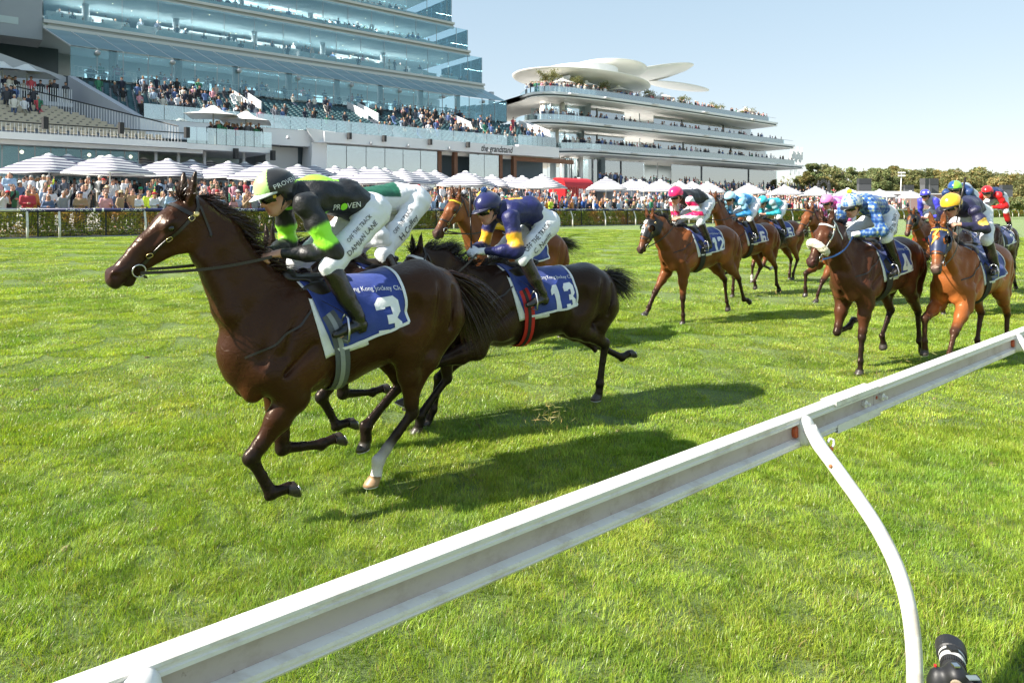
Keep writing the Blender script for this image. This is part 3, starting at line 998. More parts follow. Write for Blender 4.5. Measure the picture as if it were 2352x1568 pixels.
class Jockey:
    def __init__(s, J, root_loc, rz, label, group):
        s.J = J
        g = lambda k, d: np.array(J.get(k, d), float)
        o = g('off', (0, 0, 0))
        s.root = empty('jockey', root_loc, rz, label, 'jockey', group)
        s.pel = g('pelvis', (-.47, 0, 2.01)) + o
        s.lum = g('lumbar', (-.27, 0, 2.10)) + o
        s.che = g('chest', (-.02, 0, 2.08)) + o
        s.nek = g('neck', (.15, 0, 2.10)) + o
        s.hed = g('head', (.255, 0, 2.09)) + o
        s.look = g('look', (1, 0, -.30))
        s.R = rot_from(s.look, g('hup', (0, 0, 1)))
        s.sh = [g('sh' + k, (.10, sg * .185, 2.03)) + o for k, sg in (('L', 1), ('R', -1))]
        s.elb = [g('el' + k, (-.06, sg * .27, 1.77)) + o for k, sg in (('L', 1), ('R', -1))]
        s.hnd = [g('hn' + k, (.20, sg * .075, 1.74)) + o for k, sg in (('L', 1), ('R', -1))]
        s.hip = [s.pel + np.array([-.01, sg * .09, -.02]) for sg in (1, -1)]
        s.kne = [g('kn' + k, (-.06, sg * .265, 1.66)) + o for k, sg in (('L', 1), ('R', -1))]
        s.ank = [g('an' + k, (-.24, sg * .30, 1.315)) + o for k, sg in (('L', 1), ('R', -1))]
        s.toe = [s.ank[i] + np.array([.17, .02 * (1, -1)[i], -.085]) for i in (0, 1)]
        s.vox = J.get('vox', .012)
        s.build()

    def build(s):
        J = s.J; v = s.vox
        # ---- the body: one skin
        B = Blob()
        B.chain([s.pel, s.lum, s.che], [(.11, .14), (.105, .13), (.11, .15)], .05)
        B.seg(s.che, s.nek, (.10, .12), .06, .05)
        for i in (0, 1):
            sg = (1, -1)[i]
            B.chain([s.sh[i], s.elb[i], s.hnd[i]], [.055, .042, .03], .03)
            B.chain([s.hip[i], s.kne[i], s.ank[i]], [.085, .055, .03], .03)
            B.seg(s.ank[i] - np.array([0, 0, .02]), s.toe[i] + np.array([-.04, 0, -.012]), .02, .015, .02)
            fh = unit(s.hnd[i] - s.elb[i])
            hand_prims(B, s.hnd[i], unit(fh + np.array([.1, -sg * .15, -.1])), np.array([-.1, sg * .55, 1.0]), sg, 0)
        head_prims(B, s.hed, s.R, 1.0, s.nek)
        tone = np.array(J.get('skin', (.52, .27, .185)))
        V, Q = B.mesh(max(.0100, min(.0135, v * 1.0)))
        V = relax(V, Q, 1, .35)
        cols = B.colors(V, {0: tone, 5: tone * np.array([1.02, .82, .78]), 6: tone * np.array([.85, .5, .5])}, .006)
        me = np_mesh('body', V, Q); set_color(me, cols)
        mesh_obj('body', me, MAT['skin'], s.root, True)
        # ---- silks
        C = Blob()
        k = .035
        C.chain([s.pel + np.array([.05, 0, .02]), s.lum, s.che], [(.122, .152), (.124, .152), (.134, .178)], k, 0)
        C.seg(s.che, s.nek + (s.hed - s.nek) * .05, (.125, .155), (.070, .075), k, 0)
        for i in (0, 1):
            sg = (1, -1)[i]
            a, b, c = s.sh[i], s.elb[i], s.hnd[i]
            C.ell(a, (.074, .07, .074), .05, 1)
            m1 = a * .56 + b * .44; m3 = a * .17 + b * .83
            C.seg(a, m1, .070, .064, k, 1)
            C.seg(m1, m3, .064, .058, k, 2)
            C.seg(m3, b, .058, .053, k, 3)
            m2 = b * .55 + c * .45
            C.seg(b, m2, .058, .052, k, 3)
            C.seg(m2, c * .92 + b * .08, .05, .036, k, 3)
        C.chain([s.nek + np.array([0, 0, .0]), s.nek + (s.hed - s.nek) * .35], [.072, .066], .02, 4)
        sd = J.get('seed', 1)
        wr = lambda P: .006 * wav(P * np.array([1, 1, 1.8], np.float32), 36, sd) + .0035 * wav(P * np.array([1.5, 1, .8], np.float32), 75, sd + 1) + .007 * wav(P, 15, sd + 2)
        V, Q = C.mesh(v * 1.08, wr)
        V = relax(V, Q, 1, .3)
        tab = {i: np.array(c) for i, c in enumerate(J['silks'])}
        cols = relax(C.colors(V, tab, hard=True), Q, 2, .5)
        pat = J.get('pattern')
        if pat: cols = pat(V, cols, s)
        me = np_mesh('silks', V, Q); set_color(me, cols)
        s.silks = mesh_obj('silks', me, MAT['silk'], s.root, True)
        from mathutils.bvhtree import BVHTree
        s.bsilk = BVHTree.FromPolygons([tuple(x) for x in V.tolist()], Q.tolist())
        # ---- breeches
        D = Blob()
        D.ell(s.pel + np.array([-.03, 0, -.005]), (.148, .155, .132), .05, 0, rot=rotxz(25))
        D.seg(s.pel, s.lum, (.13, .155), (.11, .14), .04, 0)
        for i in (0, 1):
            D.chain([s.hip[i], s.hip[i] * .4 + s.kne[i] * .6, s.kne[i]], [.105, .088, .068], .05, 0)
            D.seg(s.kne[i], s.kne[i] * .80 + s.ank[i] * .20, .066, .058, .03, 0)
        wr2 = lambda P: .0055 * wav(P * np.array([1.4, .8, 1.8], np.float32), 42, sd + 5) + .0028 * wav(P, 95, sd + 6) + .005 * wav(P, 18, sd + 7)
        V, Q = D.mesh(v * 1.3, wr2)
        V = relax(V, Q, 1, .3)
        me = np_mesh('breeches', V, Q)
        mesh_obj('breeches', me, MAT['breeches'], s.root, True)
        s.bbre = BVHTree.FromPolygons([tuple(x) for x in V.tolist()], Q.tolist())
        # ---- boots
        for i in (0, 1):
            sg = (1, -1)[i]
            E = Blob()
            kk = s.kne[i] * .90 + s.ank[i] * .10
            mid = s.kne[i] * .42 + s.ank[i] * .58
            E.chain([kk, mid, s.ank[i] + np.array([-.005, 0, .01])], [.070, .060, .046], .015, [1, 0])
            E.seg(s.ank[i] + np.array([-.035, 0, -.045]), s.toe[i] * .45 + s.ank[i] * .55 + np.array([0, 0, -.02]), (.036, .036), (.038, .04), .02, 0)
            E.seg(s.toe[i] * .45 + s.ank[i] * .55 + np.array([0, 0, -.02]), s.toe[i], (.036, .041), (.025, .034), .02, 0)
            E.seg(s.ank[i] + np.array([-.04, 0, -.075]), s.ank[i] + np.array([-.02, 0, -.078]), .026, .026, .01, 0)
            V, Q = E.mesh(v * 1.25, lambda P: .002 * wav(P, 60, 3))
            cb = np.array(J.get('boot', (.012, .011, .011))); ct = np.array(J.get('boot_top', (.02, .014, .012)))
            me = np_mesh('boot', V, Q); set_color(me, E.colors(V, {0: cb, 1: ct}, .004))
            mesh_obj('boot', me, MAT['leather_gloss'], s.root, True)
        # ---- gloves
        if 'gloves' in J:
            for i in (0, 1):
                sg = (1, -1)[i]
                G = Blob()
                fh = unit(s.hnd[i] - s.elb[i])
                hand_prims(G, s.hnd[i], unit(fh + np.array([.1, -sg * .15, -.1])), np.array([-.1, sg * .55, 1.0]), sg, 0, .0035)
                G.seg(s.hnd[i] - fh * .035, s.hnd[i] + fh * .02, .036, .032, .01)
                V, Q = G.mesh(max(.007, v * .6))
                me = np_mesh('glove', V, Q); set_color(me, np.tile(np.array(J['gloves']), (len(V), 1)))
                mesh_obj('glove', me, MAT['cloth'], s.root, True)
        s.helmet()

    def hp(s, f, l, u):
        return s.hed + s.R @ np.array([f, l, u])

    def helmet(s):
        J = s.J; R = s.R; v = s.vox
        Hm = Blob()
        Hm.ell(s.hp(-.012, 0, .050), (.137, .112, .118), .01, 0, rot=R)
        Hm.ell(s.hp(-.03, 0, .035), (.122, .108, .112), .03, 0, rot=R)
        for sg in (1, -1):
            Hm.seg(s.hp(-.04, sg * .078, -.01), s.hp(-.055, sg * .072, -.045), .034, .025, .02, 5)
        hd, RR = s.hed.astype(np.float32), R.astype(np.float32)
        def clip(P):
            q = (P - hd) @ RR
            top = -(q[..., 2] - (.012 + .10 * np.clip(q[..., 0], 0, .2)))
            side = np.where((q[..., 0] < .0), -(q[..., 2] + .06), top)
            return np.minimum(top, side)
        V, Q = Hm.mesh(v * .85, lambda P: .0012 * wav(P, 60, 4), clip)
        V = relax(V, Q, 1, .3)
        q = (V - s.hed) @ R
        cols = np.tile(np.array(J['cap'][0]), (len(V), 1))
        fn = J.get('cap_fn')
        if fn: cols = fn(q, cols)
        lowm = q[:, 2] < .018 + .08 * np.clip(q[:, 0], 0, .2)
        cols[lowm & (q[:, 0] < .035)] = (.012, .012, .013)
        band = (q[:, 2] < .030 + .10 * np.clip(q[:, 0], 0, .2)) & ~(lowm & (q[:, 0] < .035))
        cols[band] = np.array(J.get('band', J['cap'][0]))
        me = np_mesh('helmet', V, Q); set_color(me, cols)
        h = mesh_obj('helmet', me, MAT['silk_gloss'], s.root, True)
        # peak
        mb = MB()
        n = 14; V = []; F = []
        for j in range(5):
            t = j / 4
            for i in range(n + 1):
                a = (i / n - .5) * 2 * 1.25
                r = .122 + .062 * t * math.cos(a) ** .8
                for dz in (0, -.006):
                    V.append(s.hp(r * math.cos(a) - .005, .112 * math.sin(a) * (1 - .04 * t) / .95, .030 + .012 * math.cos(a) - .022 * t * math.cos(a) + dz))
        m = (n + 1) * 2
        for j in range(4):
            for i in range(n):
                a = j * m + i * 2; b = a + m
                F += [(a, b, b + 2, a + 2), (a + 1, a + 3, b + 3, b + 1)]
        j = 4
        for i in range(n):
            a = j * m + i * 2
            F.append((a, a + 1, a + 3, a + 2))
        mb.add(V, F)
        pk = mb.build('peak', flat_mat(J.get('peak', (.01, .01, .011)), .35), h, True)
        # goggles
        gm = MB(); V = []; F = []
        n = 18
        for j in range(5):
            u = .026 - .052 * j / 4
            for i in range(n + 1):
                a = (i / n - .5) * 2 * 1.12
                bul = .010 * math.sin(math.pi * j / 4)
                nb = .016 * math.exp(-(a / .16) ** 2) * (1 if j == 4 else 0)
                V.append(s.hp((.106 + bul) * math.cos(a) - .002, (.082 + bul * .6) * math.sin(a), u - .004 + nb))
        for j in range(4):
            for i in range(n):
                a = j * (n + 1) + i
                F.append((a, a + n + 1, a + n + 2, a + 1))
        gm.add(V, F)
        go = gm.build('goggles', MAT['goggles'], s.root, True)
        st = MB()
        for sg in (1, -1):
            pts = [s.hp(.045, sg * .076, .0), s.hp(.0, sg * .096, .014), s.hp(-.06, sg * .104, .03)]
            st.tube(pts, .009, 6)
        st.build('goggle_strap', MAT['black_web'], go, True)
        for sg in (1, -1):
            b = MB().lathe((0, 0, 0), [(.012, 0), (.012, .005), (.009, .007)], 12, axis=rot_z_to(s.R @ np.array([.35, sg * 1.0, 0])))
            bo = b.build('goggle_button', flat_mat(J.get('button', (.75, .5, .03)), .4), go)
            bo.location = s.hp(.050, sg * .079, .004)
        # chin strap
        cs = MB()
        for sg in (1, -1):
            cs.tube([s.hp(-.02, sg * .098, .01), s.hp(.0, sg * .080, -.045), s.hp(.03, sg * .058, -.09), s.hp(.05, 0, -.128)], .0075, 6)
            cs.tube([s.hp(-.075, sg * .092, -.0), s.hp(-.03, sg * .078, -.04), s.hp(.01, sg * .068, -.075)], .006, 6)
        cs.build('chin_strap', MAT['black_web'], s.root, True)
        if 'pom' in J:
            r = np.random.RandomState(3)
            pm = MB()
            c = s.hp(-.02, 0, .185)
            for i in range(70):
                d = unit(r.normal(size=3))
                pm.tube([c, c + d * .032], [.006, .004], 4)
            pm.build('pompom', flat_mat(J['pom'], .9), h)

def rot_z_to(d):
    d = unit(d)
    a = np.array([0, 0, 1.0]) if abs(d[2]) < .9 else np.array([1.0, 0, 0])
    x = unit(np.cross(a, d)); y = np.cross(d, x)
    return np.stack([x, y, d], 1)
# ---------------------------------------------------------------- tack
def ray(h, p, d, far=3.0):
    hit, n, i, ds = h.bvh.ray_cast(Vector(p), Vector(d), far)
    return (None, None) if hit is None else (np.array(hit), np.array(n))

def cloth_grid(h, x_of, phi_of, off, nu=30, nv=44, ripple=.006, seed=1, zc=1.2, free=.0):
    """drape a sheet over the back: returns (nu+1, nv+1, 3)"""
    G = np.zeros((nu + 1, nv + 1, 3)); Nn = np.zeros_like(G)
    for i in range(nu + 1):
        for j in range(nv + 1):
            v = j / nv * 2 - 1
            u = i / nu
            ph = v * math.radians(phi_of(u))
            x = x_of(u, abs(v))
            c = h.T(x, 0, zc)
            d = np.array([0, math.sin(ph), math.cos(ph)])
            hit, n = ray(h, c + d * .9, -d)
            if hit is None: hit, n = c + d * .35, d
            G[i, j] = hit; Nn[i, j] = d * .5 + n * .5
    for _ in range(3):
        K = G.copy()
        K[1:-1] = G[1:-1] * .5 + (G[:-2] + G[2:]) * .25
        G = K.copy()
        K[:, 1:-1] = G[:, 1:-1] * .5 + (G[:, :-2] + G[:, 2:]) * .25
        G = K
    u = np.linspace(0, 1, nu + 1)[:, None]; v = np.abs(np.linspace(-1, 1, nv + 1))[None]
    rp = ripple * (.4 + 1.2 * u) * (.3 + v) * (np.sin(u * 7 + v * 9 + seed) + .7 * np.sin(u * 15 - v * 6 + seed * 2))
    lift = off + np.abs(rp) + free * (u ** 2) * v
    Nn /= np.linalg.norm(Nn, axis=2)[:, :, None]
    G = G + Nn * lift[:, :, None]
    return G, Nn

def sheet(G, Nn, th, name, mat, parent, smooth=True):
    a, b = G.shape[:2]
    V = np.concatenate([G.reshape(-1, 3), (G - Nn * th).reshape(-1, 3)])
    F = []
    m = a * b
    for i in range(a - 1):
        for j in range(b - 1):
            q = (i * b + j, i * b + j + 1, (i + 1) * b + j + 1, (i + 1) * b + j)
            F.append(q); F.append(tuple(m + k for k in q[::-1]))
    bd = [(0, j) for j in range(b)] + [(i, b - 1) for i in range(1, a)] + [(a - 1, j) for j in range(b - 2, -1, -1)] + [(i, 0) for i in range(a - 2, 0, -1)]
    bi = [i * b + j for i, j in bd]
    for k in range(len(bi)):
        p, q = bi[k], bi[(k + 1) % len(bi)]
        F.append((q, p, m + p, m + q))
    return mesh_obj(name, np_mesh(name, V, np.array(F)), mat, parent, smooth)

def saddlery(h, root, cfg, foot=None):
    """pads, numbered cloth, saddle, girth, stirrups"""
    from mathutils.bvhtree import BVHTree
    xr = cfg.get('xr', -.60)
    lite = cfg.get('lite', False)
    nu, nv = (18, 26) if lite else (30, 44)
    # pale pad showing in front
    G, Nn = cloth_grid(h, lambda u, v: .105 - .13 * v + (-.30) * u, lambda u: 112 - 6 * u, .006, 12, nv, .003, 2)
    sheet(G, Nn, .004, 'saddle_pad', MAT['white_cloth'], root)
    G, Nn = cloth_grid(h, lambda u, v: (.105 - .19 * v) * (1 - u) + xr * u, lambda u: 104 - 16 * u, .014, nu, nv, .008, cfg.get('seed', 1), free=.03)
    cl = sheet(G, Nn, .003, 'saddlecloth', MAT['saddlecloth'], root)
    V = G.reshape(-1, 3); b = G.shape[1]
    F = [(i * b + j, i * b + j + 1, (i + 1) * b + j + 1, (i + 1) * b + j) for i in range(G.shape[0] - 1) for j in range(b - 1)]
    bv = BVHTree.FromPolygons([tuple(v) for v in V.tolist()], F)
    # white edging: hind and lower hems
    def hem(path):
        mb = MB()
        pts = np.array([G[i, j] for i, j in path]); nn = np.array([Nn[i, j] for i, j in path])
        T = np.gradient(pts, axis=0); T /= np.linalg.norm(T, axis=1)[:, None]
        S = np.cross(T, nn); S /= np.linalg.norm(S, axis=1)[:, None]
        mb.ribbon(pts + nn * .001, nn * .0035, S * .010)
        mb.build('edging', MAT['white_cloth'], cl)
    n1 = G.shape[0] - 1
    hem([(n1, j) for j in range(b)])
    hem([(i, b - 1) for i in range(n1 + 1)])
    hem([(i, 0) for i in range(n1 + 1)])
    # numeral and club name on both sides
    num = cfg['num']; hh = cfg.get('num_h', .25)
    for sg in (1, -1):
        cx, cz = cfg.get('num_at', (-.46, 1.285))
        c = h.T(cx, 0, cz); d = np.array([0, -sg, 0.0])
        right = np.array([-sg * 1.0, 0, .10 * sg]); up = np.array([.08, 0, 1.0])
        if num:
            V, F = digits_mesh(num, hh)
            if len(num) > 1: V[:, 0] *= .8
            P, F = wrap_flat(V, F, c + np.array([0, sg * .3, 0]), unit(right), unit(up), bv, d, .004, .025)
            MB().add(P, F).build('number', MAT['print_white'], cl)
        if not lite:
            c = h.T(-.40, 0, 1.475)
            text_on('The Hong Kong Jockey Club', .042, c + np.array([0, sg * .3, 0]), unit(right + np.array([0, 0, -.12 * sg])), unit(up), bv, d, .004, MAT['print_white'], cl)
            c = h.T(.03, 0, 1.37)
            text_on('FLEMINGTON', .05, c + np.array([0, sg * .3, 0]), unit(np.array([-.34 * sg, 0, -1.0 * sg])) * sg, unit(np.array([1.0, 0, -.34])) * sg, bv, d, .004, MAT['print_white'], cl)
    # saddle
    S = Blob()
    top, _ = ray(h, h.T(-.14, 0, 2.2), (0, 0, -1)); z = top[2]
    S.ell((top[0], 0, z + .012), (.20, .11, .03), .03, 0)
    S.ell((top[0] - .17, 0, z + .035), (.05, .10, .03), .03, 0)
    S.ell((top[0] + .15, 0, z + .045), (.05, .05, .035), .03, 0)
    for sg in (1, -1):
        hit, n = ray(h, h.T(-.06, sg * .9, 1.52), (0, -sg, 0))
        S.ell(hit + np.array([0, sg * .01, 0]), (.12, .03, .06), .05, 0)
    V, Q = S.mesh(.016 if not lite else .022)
    me = np_mesh('saddle', V, Q)
    sd = mesh_obj('saddle', me, MAT['leather'], root, True)
    # girth
    gm = MB()
    gx = cfg.get('girth_x', -.10)
    pts = [h.T(gx + .03, .34, 1.42), h.T(gx, .36, 1.15), h.T(gx - .02, .30, .93), h.T(gx - .03, .12, .80), h.T(gx - .03, -.12, .80), h.T(gx - .02, -.30, .93), h.T(gx, -.36, 1.15), h.T(gx + .03, -.34, 1.42)]
    h.strap(gm, pts, .095, .016, .006, n=6)
    gm.build('girth', flat_mat(cfg.get('girth', (.02, .02, .022)), .65), root)
    if 'girth2' in cfg:
        gm = MB(); h.strap(gm, pts, .03, .024, .003, n=6); gm.build('girth_stripe', flat_mat(cfg['girth2'], .6), root)
    # stirrups
    for i, sg in enumerate((1, -1)):
        if foot is None: continue
        f = foot[i]
        hit, n = ray(h, h.T(-.04, sg * .9, 1.47), (0, -sg, 0))
        a = hit + np.array([0, sg * .045, 0])
        t = f + np.array([0, 0, .115])
        mb = MB(); T = unit(t - a)
        pts = np.array([a, a * .5 + t * .5 + np.array([0, sg * .03, 0]), t])
        mb.ribbon(pts, np.tile(np.array([0, sg * .004, 0]), (3, 1)), np.tile(np.array([.011, 0, .004]), (3, 1)))
        sl = mb.build('stirrup_leather', MAT['leather'], sd)
        mb = MB()
        lat = np.array([0, 1.0, 0])
        loop = [f + np.array([0, 0, .118]), f + lat * .038 + np.array([0, 0, .09]), f + lat * .058 + np.array([0, 0, .02]), f + lat * .052 + np.array([0, 0, -.052]),
                f - lat * .052 + np.array([0, 0, -.052]), f - lat * .058 + np.array([0, 0, .02]), f - lat * .038 + np.array([0, 0, .09]), f + np.array([0, 0, .118])]
        mb.tube(loop, .007, 6)
        mb.build('stirrup_iron', MAT['steel'], sd, True)

def bridle(h, root, hands=None, cfg={}):
    lm = MAT[cfg.get('leather', 'leather')]
    H = h.H
    bm = MB()
    w = .022
    h.strap(bm, [H(.045, -.03, .12), H(.07, .05, .09), H(.085, .10, .0), H(.07, .05, -.09), H(.045, -.03, -.12)], .024, .004, .004, n=8)
    brow = bm.build('browband', MAT[cfg['brow']] if 'brow' in cfg else lm, root)
    for sg in (1, -1):
        mb = MB()
        h.strap(mb, [H(-.05, .06, sg * .01), H(-.01, .0, sg * .11), H(.06, -.02, sg * .12), H(.22, -.03, sg * .12), H(.36, -.035, sg * .09), H(.47, -.048, sg * .075)], .018, .004, .004, n=8)
        ck = mb.build('cheek_strap', lm, root)
        mb = MB()
        h.strap(mb, [H(-.02, .0, sg * .11), H(.02, -.09, sg * .12), H(.06, -.18, sg * .08), H(.085, -.24, sg * .0)], .014, .004, .004, n=8)
        mb.build('throat_lash', lm, root)
        # bit ring
        c = H(.478, -.050, sg * .066)
        mb = MB()
        ring = [c + h.ax * .036 * math.cos(a) + h.hn * .036 * math.sin(a) for a in np.linspace(0, 2 * math.pi, 15)]
        mb.tube(ring, .0042, 6, caps=False)
        mb.build('bit_ring', MAT['steel'], root, True)
        for u, v in ((.07, -.022), (.25, -.032), (.40, -.038)):
            mb = MB(); p, n = h.snap(H(u, v, sg * .12), .010)
            x = unit(h.ax - n * (h.ax @ n)); y = np.cross(n, x)
            lp = [p + x * .017 * cx + y * .013 * cy for cx, cy in ((1, .6), (.6, 1), (-.6, 1), (-1, .6), (-1, -.6), (-.6, -1), (.6, -1), (1, -.6), (1, .6))]
            mb.tube(lp, .0028, 5, caps=False); mb.build('buckle', MAT['brass'], ck, True)
        if 'brow_disc' in cfg:
            p, n = h.snap(H(.035, -.02, sg * .12), .012)
            mb = MB().lathe(p, [(.017, 0), (.017, .004), (.010, .006)], 14, axis=rot_z_to(n)); mb.build('browband_disc', MAT['brass'], brow, True)
    if cfg.get('noseband', True):
        mb = MB()
        R = .10
        pts = [H(.37 + .02 * math.sin(a), -.03 + R * math.sin(a) * .95, R * .8 * math.cos(a)) for a in np.linspace(-math.pi * .5, math.pi * 1.5, 13)]
        h.strap(mb, pts, .02, .005, .004, n=4); mb.build('noseband', lm, root)
    mb = MB()
    pts = [H(.50, -.11, .0), H(.49, -.085, .05), H(.482, -.055, .07)]
    for sg in (1, -1):
        mb.tube([H(.478, -.085, sg * .06), H(.47, -.12, sg * .03), H(.47, -.125, 0)], .006, 5)
    mb.build('chin_strap', lm, root)
    # reins
    if hands is not None:
        for i, sg in enumerate((1, -1)):
            a = H(.482, -.06, sg * .076); e = hands[i] + np.array([.06, 0, -.02])
            mb = MB(); pts = []
            for t in np.linspace(0, 1, 14):
                p = a * (1 - t) + e * t + np.array([0, sg * .05 * math.sin(t * math.pi), -cfg.get('sag', .05) * math.sin(t * math.pi)])
                q, n = h.snap(p, .010)
                if (p - q) @ n < 0: p = q                    # keep outside the neck
                pts.append(p)
            pts = np.array(pts)
            for _ in range(2): pts[1:-1] = pts[1:-1] * .5 + (pts[:-2] + pts[2:]) * .25
            T = np.gradient(pts, axis=0); T /= np.linalg.norm(T, axis=1)[:, None]
            nn = np.tile(np.array([0, sg * .004, 0.0]), (len(pts), 1))
            S = np.cross(T, unit(nn[0])); S /= np.linalg.norm(S, axis=1)[:, None]
            mb.ribbon(pts, nn, S * .009)
            mb.build('rein', MAT[cfg.get('rein', 'leather')], root)
    if cfg.get('breast', True):
        mb = MB()
        for sg in (1, -1):
            h.strap(mb, [h.T(.02, sg * .3, 1.44), h.T(.18, sg * .32, 1.34), h.T(.36, sg * .26, 1.24), h.T(.5, sg * .02, 1.18)], .014, .006, .004, n=8)
        mb.build('breast_strap', MAT['leather'], root)

def head_shell(h, root, u0, u1, mat, name='hood', holes=True, cups=True, cupmat='cup'):
    """close hood over the head with openings for ears and eyes"""
    V, Q = h.V, h.Q
    q = V - h.poll
    u, v, w = q @ h.ax, q @ h.hn, q @ h.lt
    ok = (u > u0) & (u < u1) & (np.abs(w) < .16) & (v > -.20) & (v < .085)
    ear = (u < .035) & (np.hypot(v - .045, np.abs(w) - .055) < .045)
    ok &= ~ear
    if holes:
        for sg in (1, -1):
            ok &= ~(np.linalg.norm(np.stack([u - .195, (v - .014), w - sg * .095], 1) / np.array([.052, .046, .06]), axis=1) < 1)
    fq = Q[np.all(ok[Q], 1)]
    ids, inv_ = np.unique(fq, return_inverse=True)
    fq = inv_.reshape(fq.shape)
    # normals from faces
    P = V[ids].copy()
    nr = np.zeros_like(P)
    fn = np.cross(P[fq[:, 2]] - P[fq[:, 0]], P[fq[:, 3]] - P[fq[:, 1]])
    for k in range(4):
        for d in range(3): nr[:, d] += np.bincount(fq[:, k], fn[:, d], len(P))
    nr /= np.linalg.norm(nr, axis=1)[:, None] + 1e-9
    cen = h.H(.2, -.03)
    o = mesh_obj(name, np_mesh(name, P + nr * .006, fq), mat, root, True)
    if cups:
        for sg in (1, -1):
            mb = MB(); c = h.H(.195, .014, sg * .088); X = h.ax; Y = h.hn; Z = h.lt * sg
            Vv = []; n = 16
            rings = [(.050, .0), (.056, .018), (.052, .036)]
            for j, (r, z) in enumerate(rings):
                for k in range(n):
                    a = 2 * math.pi * k / n
                    op = max(0, math.cos(a))                # open towards the nose
                    rr = r * (1 - .0 * op); zz = z * (1 - .75 * op)
                    Vv.append(c + X * rr * math.cos(a) + Y * rr * math.sin(a) + Z * (zz + .004))
            Fv = [(j * n + k, j * n + (k + 1) % n, (j + 1) * n + (k + 1) % n, (j + 1) * n + k) for j in range(2) for k in range(n)]
            Fv += [f[::-1] for f in Fv]
            mb.add(np.array(Vv), Fv); mb.build('blinker_cup', MAT[cupmat], o, True)
    return o

def sheepskin(h, root):
    mb = MB()
    pts = [h.H(.36 + .03 * math.cos(a), -.02 + .115 * math.sin(a), .098 * math.cos(a)) for a in np.linspace(-.45, math.pi + .45, 15)]
    r = [.030] + [.042] * 13 + [.03]
    B_ = Blob()
    B_.chain(pts, [(x, x) for x in r], .02, 0)
    V, Q = B_.mesh(.010, lambda P: .004 * wav(P, 150, 2) + .003 * wav(P, 260, 7))
    mesh_obj('sheepskin_noseband', np_mesh('sheepskin_noseband', V, Q), MAT['sheepskin'], root, True)

def whip(J, i, d, L=.6, label=None, name='whip'):
    """held in the hand, so a thing of its own"""
    p = J.hnd[i] + unit(J.hnd[i] - J.elb[i]) * .05
    Mx = Matrix.Translation(J.root.location) @ Matrix.Rotation(J.root.rotation_euler[2], 4, 'Z')
    d = unit(d)
    mb = MB()
    mb.tube([p - d * .10, p - d * .02, p + d * .08], [.011, .010, .009], 8)
    mb.tube([p + d * .08, p + d * L * .55], [.007, .006], 8)
    mb.tube([p + d * L * .55, p + d * (L * .58), p + d * L], [.006, .0135, .011], 8)
    me = mb.mesh(name)
    me.transform(Matrix.Translation(-Vector(p)))
    o = mesh_obj(name, me, MAT['leather'], None, True)
    o.location = Mx @ Vector(p); o.rotation_euler = (0, 0, J.root.rotation_euler[2])
    tag(o, label, 'whip', 'whips held by jockeys')
    return o
# ---------------------------------------------------------------- ground
def build_ground():
    S = [-400, -60, -30, -10, 0, 10, 20, 40, 80, 160, 320, 700, 2500]
    D = [-400, -60, -20, -5, 0, 4, 10, 18, 26, 33.5, 34.2]
    Z = [turf_z(d) for d in D]
    V = [tr(s, d, z) for d, z in zip(D, Z) for s in S]
    n = len(S)
    F = [(j * n + i, j * n + i + 1, (j + 1) * n + i + 1, (j + 1) * n + i) for j in range(len(D) - 1) for i in range(n - 1)]
    o = MB().add(V, F).build('turf_track', MAT['turf']); o['kind'] = 'structure'
    # public lawn and terraces behind the hedge
    D = [35.0, 36.0, 38.5, 41.5, 48, 58, 62, 3000]; Z = [1.1, 1.22, 1.6, 2.0, 2.15, 2.2, 2.3, 2.3]
    S = [-2500, -60, 0, 60, 90, 130, 3000]
    V = [tr(s, d, z) for d, z in zip(D, Z) for s in S]
    n = len(S)
    F = [(j * n + i, j * n + i + 1, (j + 1) * n + i + 1, (j + 1) * n + i) for j in range(len(D) - 1) for i in range(n - 1)]
    m = NT('lawn').set(rough=.9)
    m.color(m.ramp(m.noise(.6, 6), [(.3, (.36, .35, .31)), (.6, (.46, .44, .40)), (.8, (.52, .50, .46))]))
    o = MB().add(V, F).build('public_lawn', m.m); o['kind'] = 'structure'
    V = [tr(s, d, z) for d, z in ((34.2, turf_z(33.5) - .01), (34.7, 1.0), (35.0, 1.09)) for s in (-400, 0, 60, 400)]
    F = [(j * 4 + i, j * 4 + i + 1, (j + 1) * 4 + i + 1, (j + 1) * 4 + i) for j in range(2) for i in range(3)]
    o = MB().add(V, F).build('hedge_bed', flat_mat((.05, .045, .03), .95)); o['kind'] = 'structure'

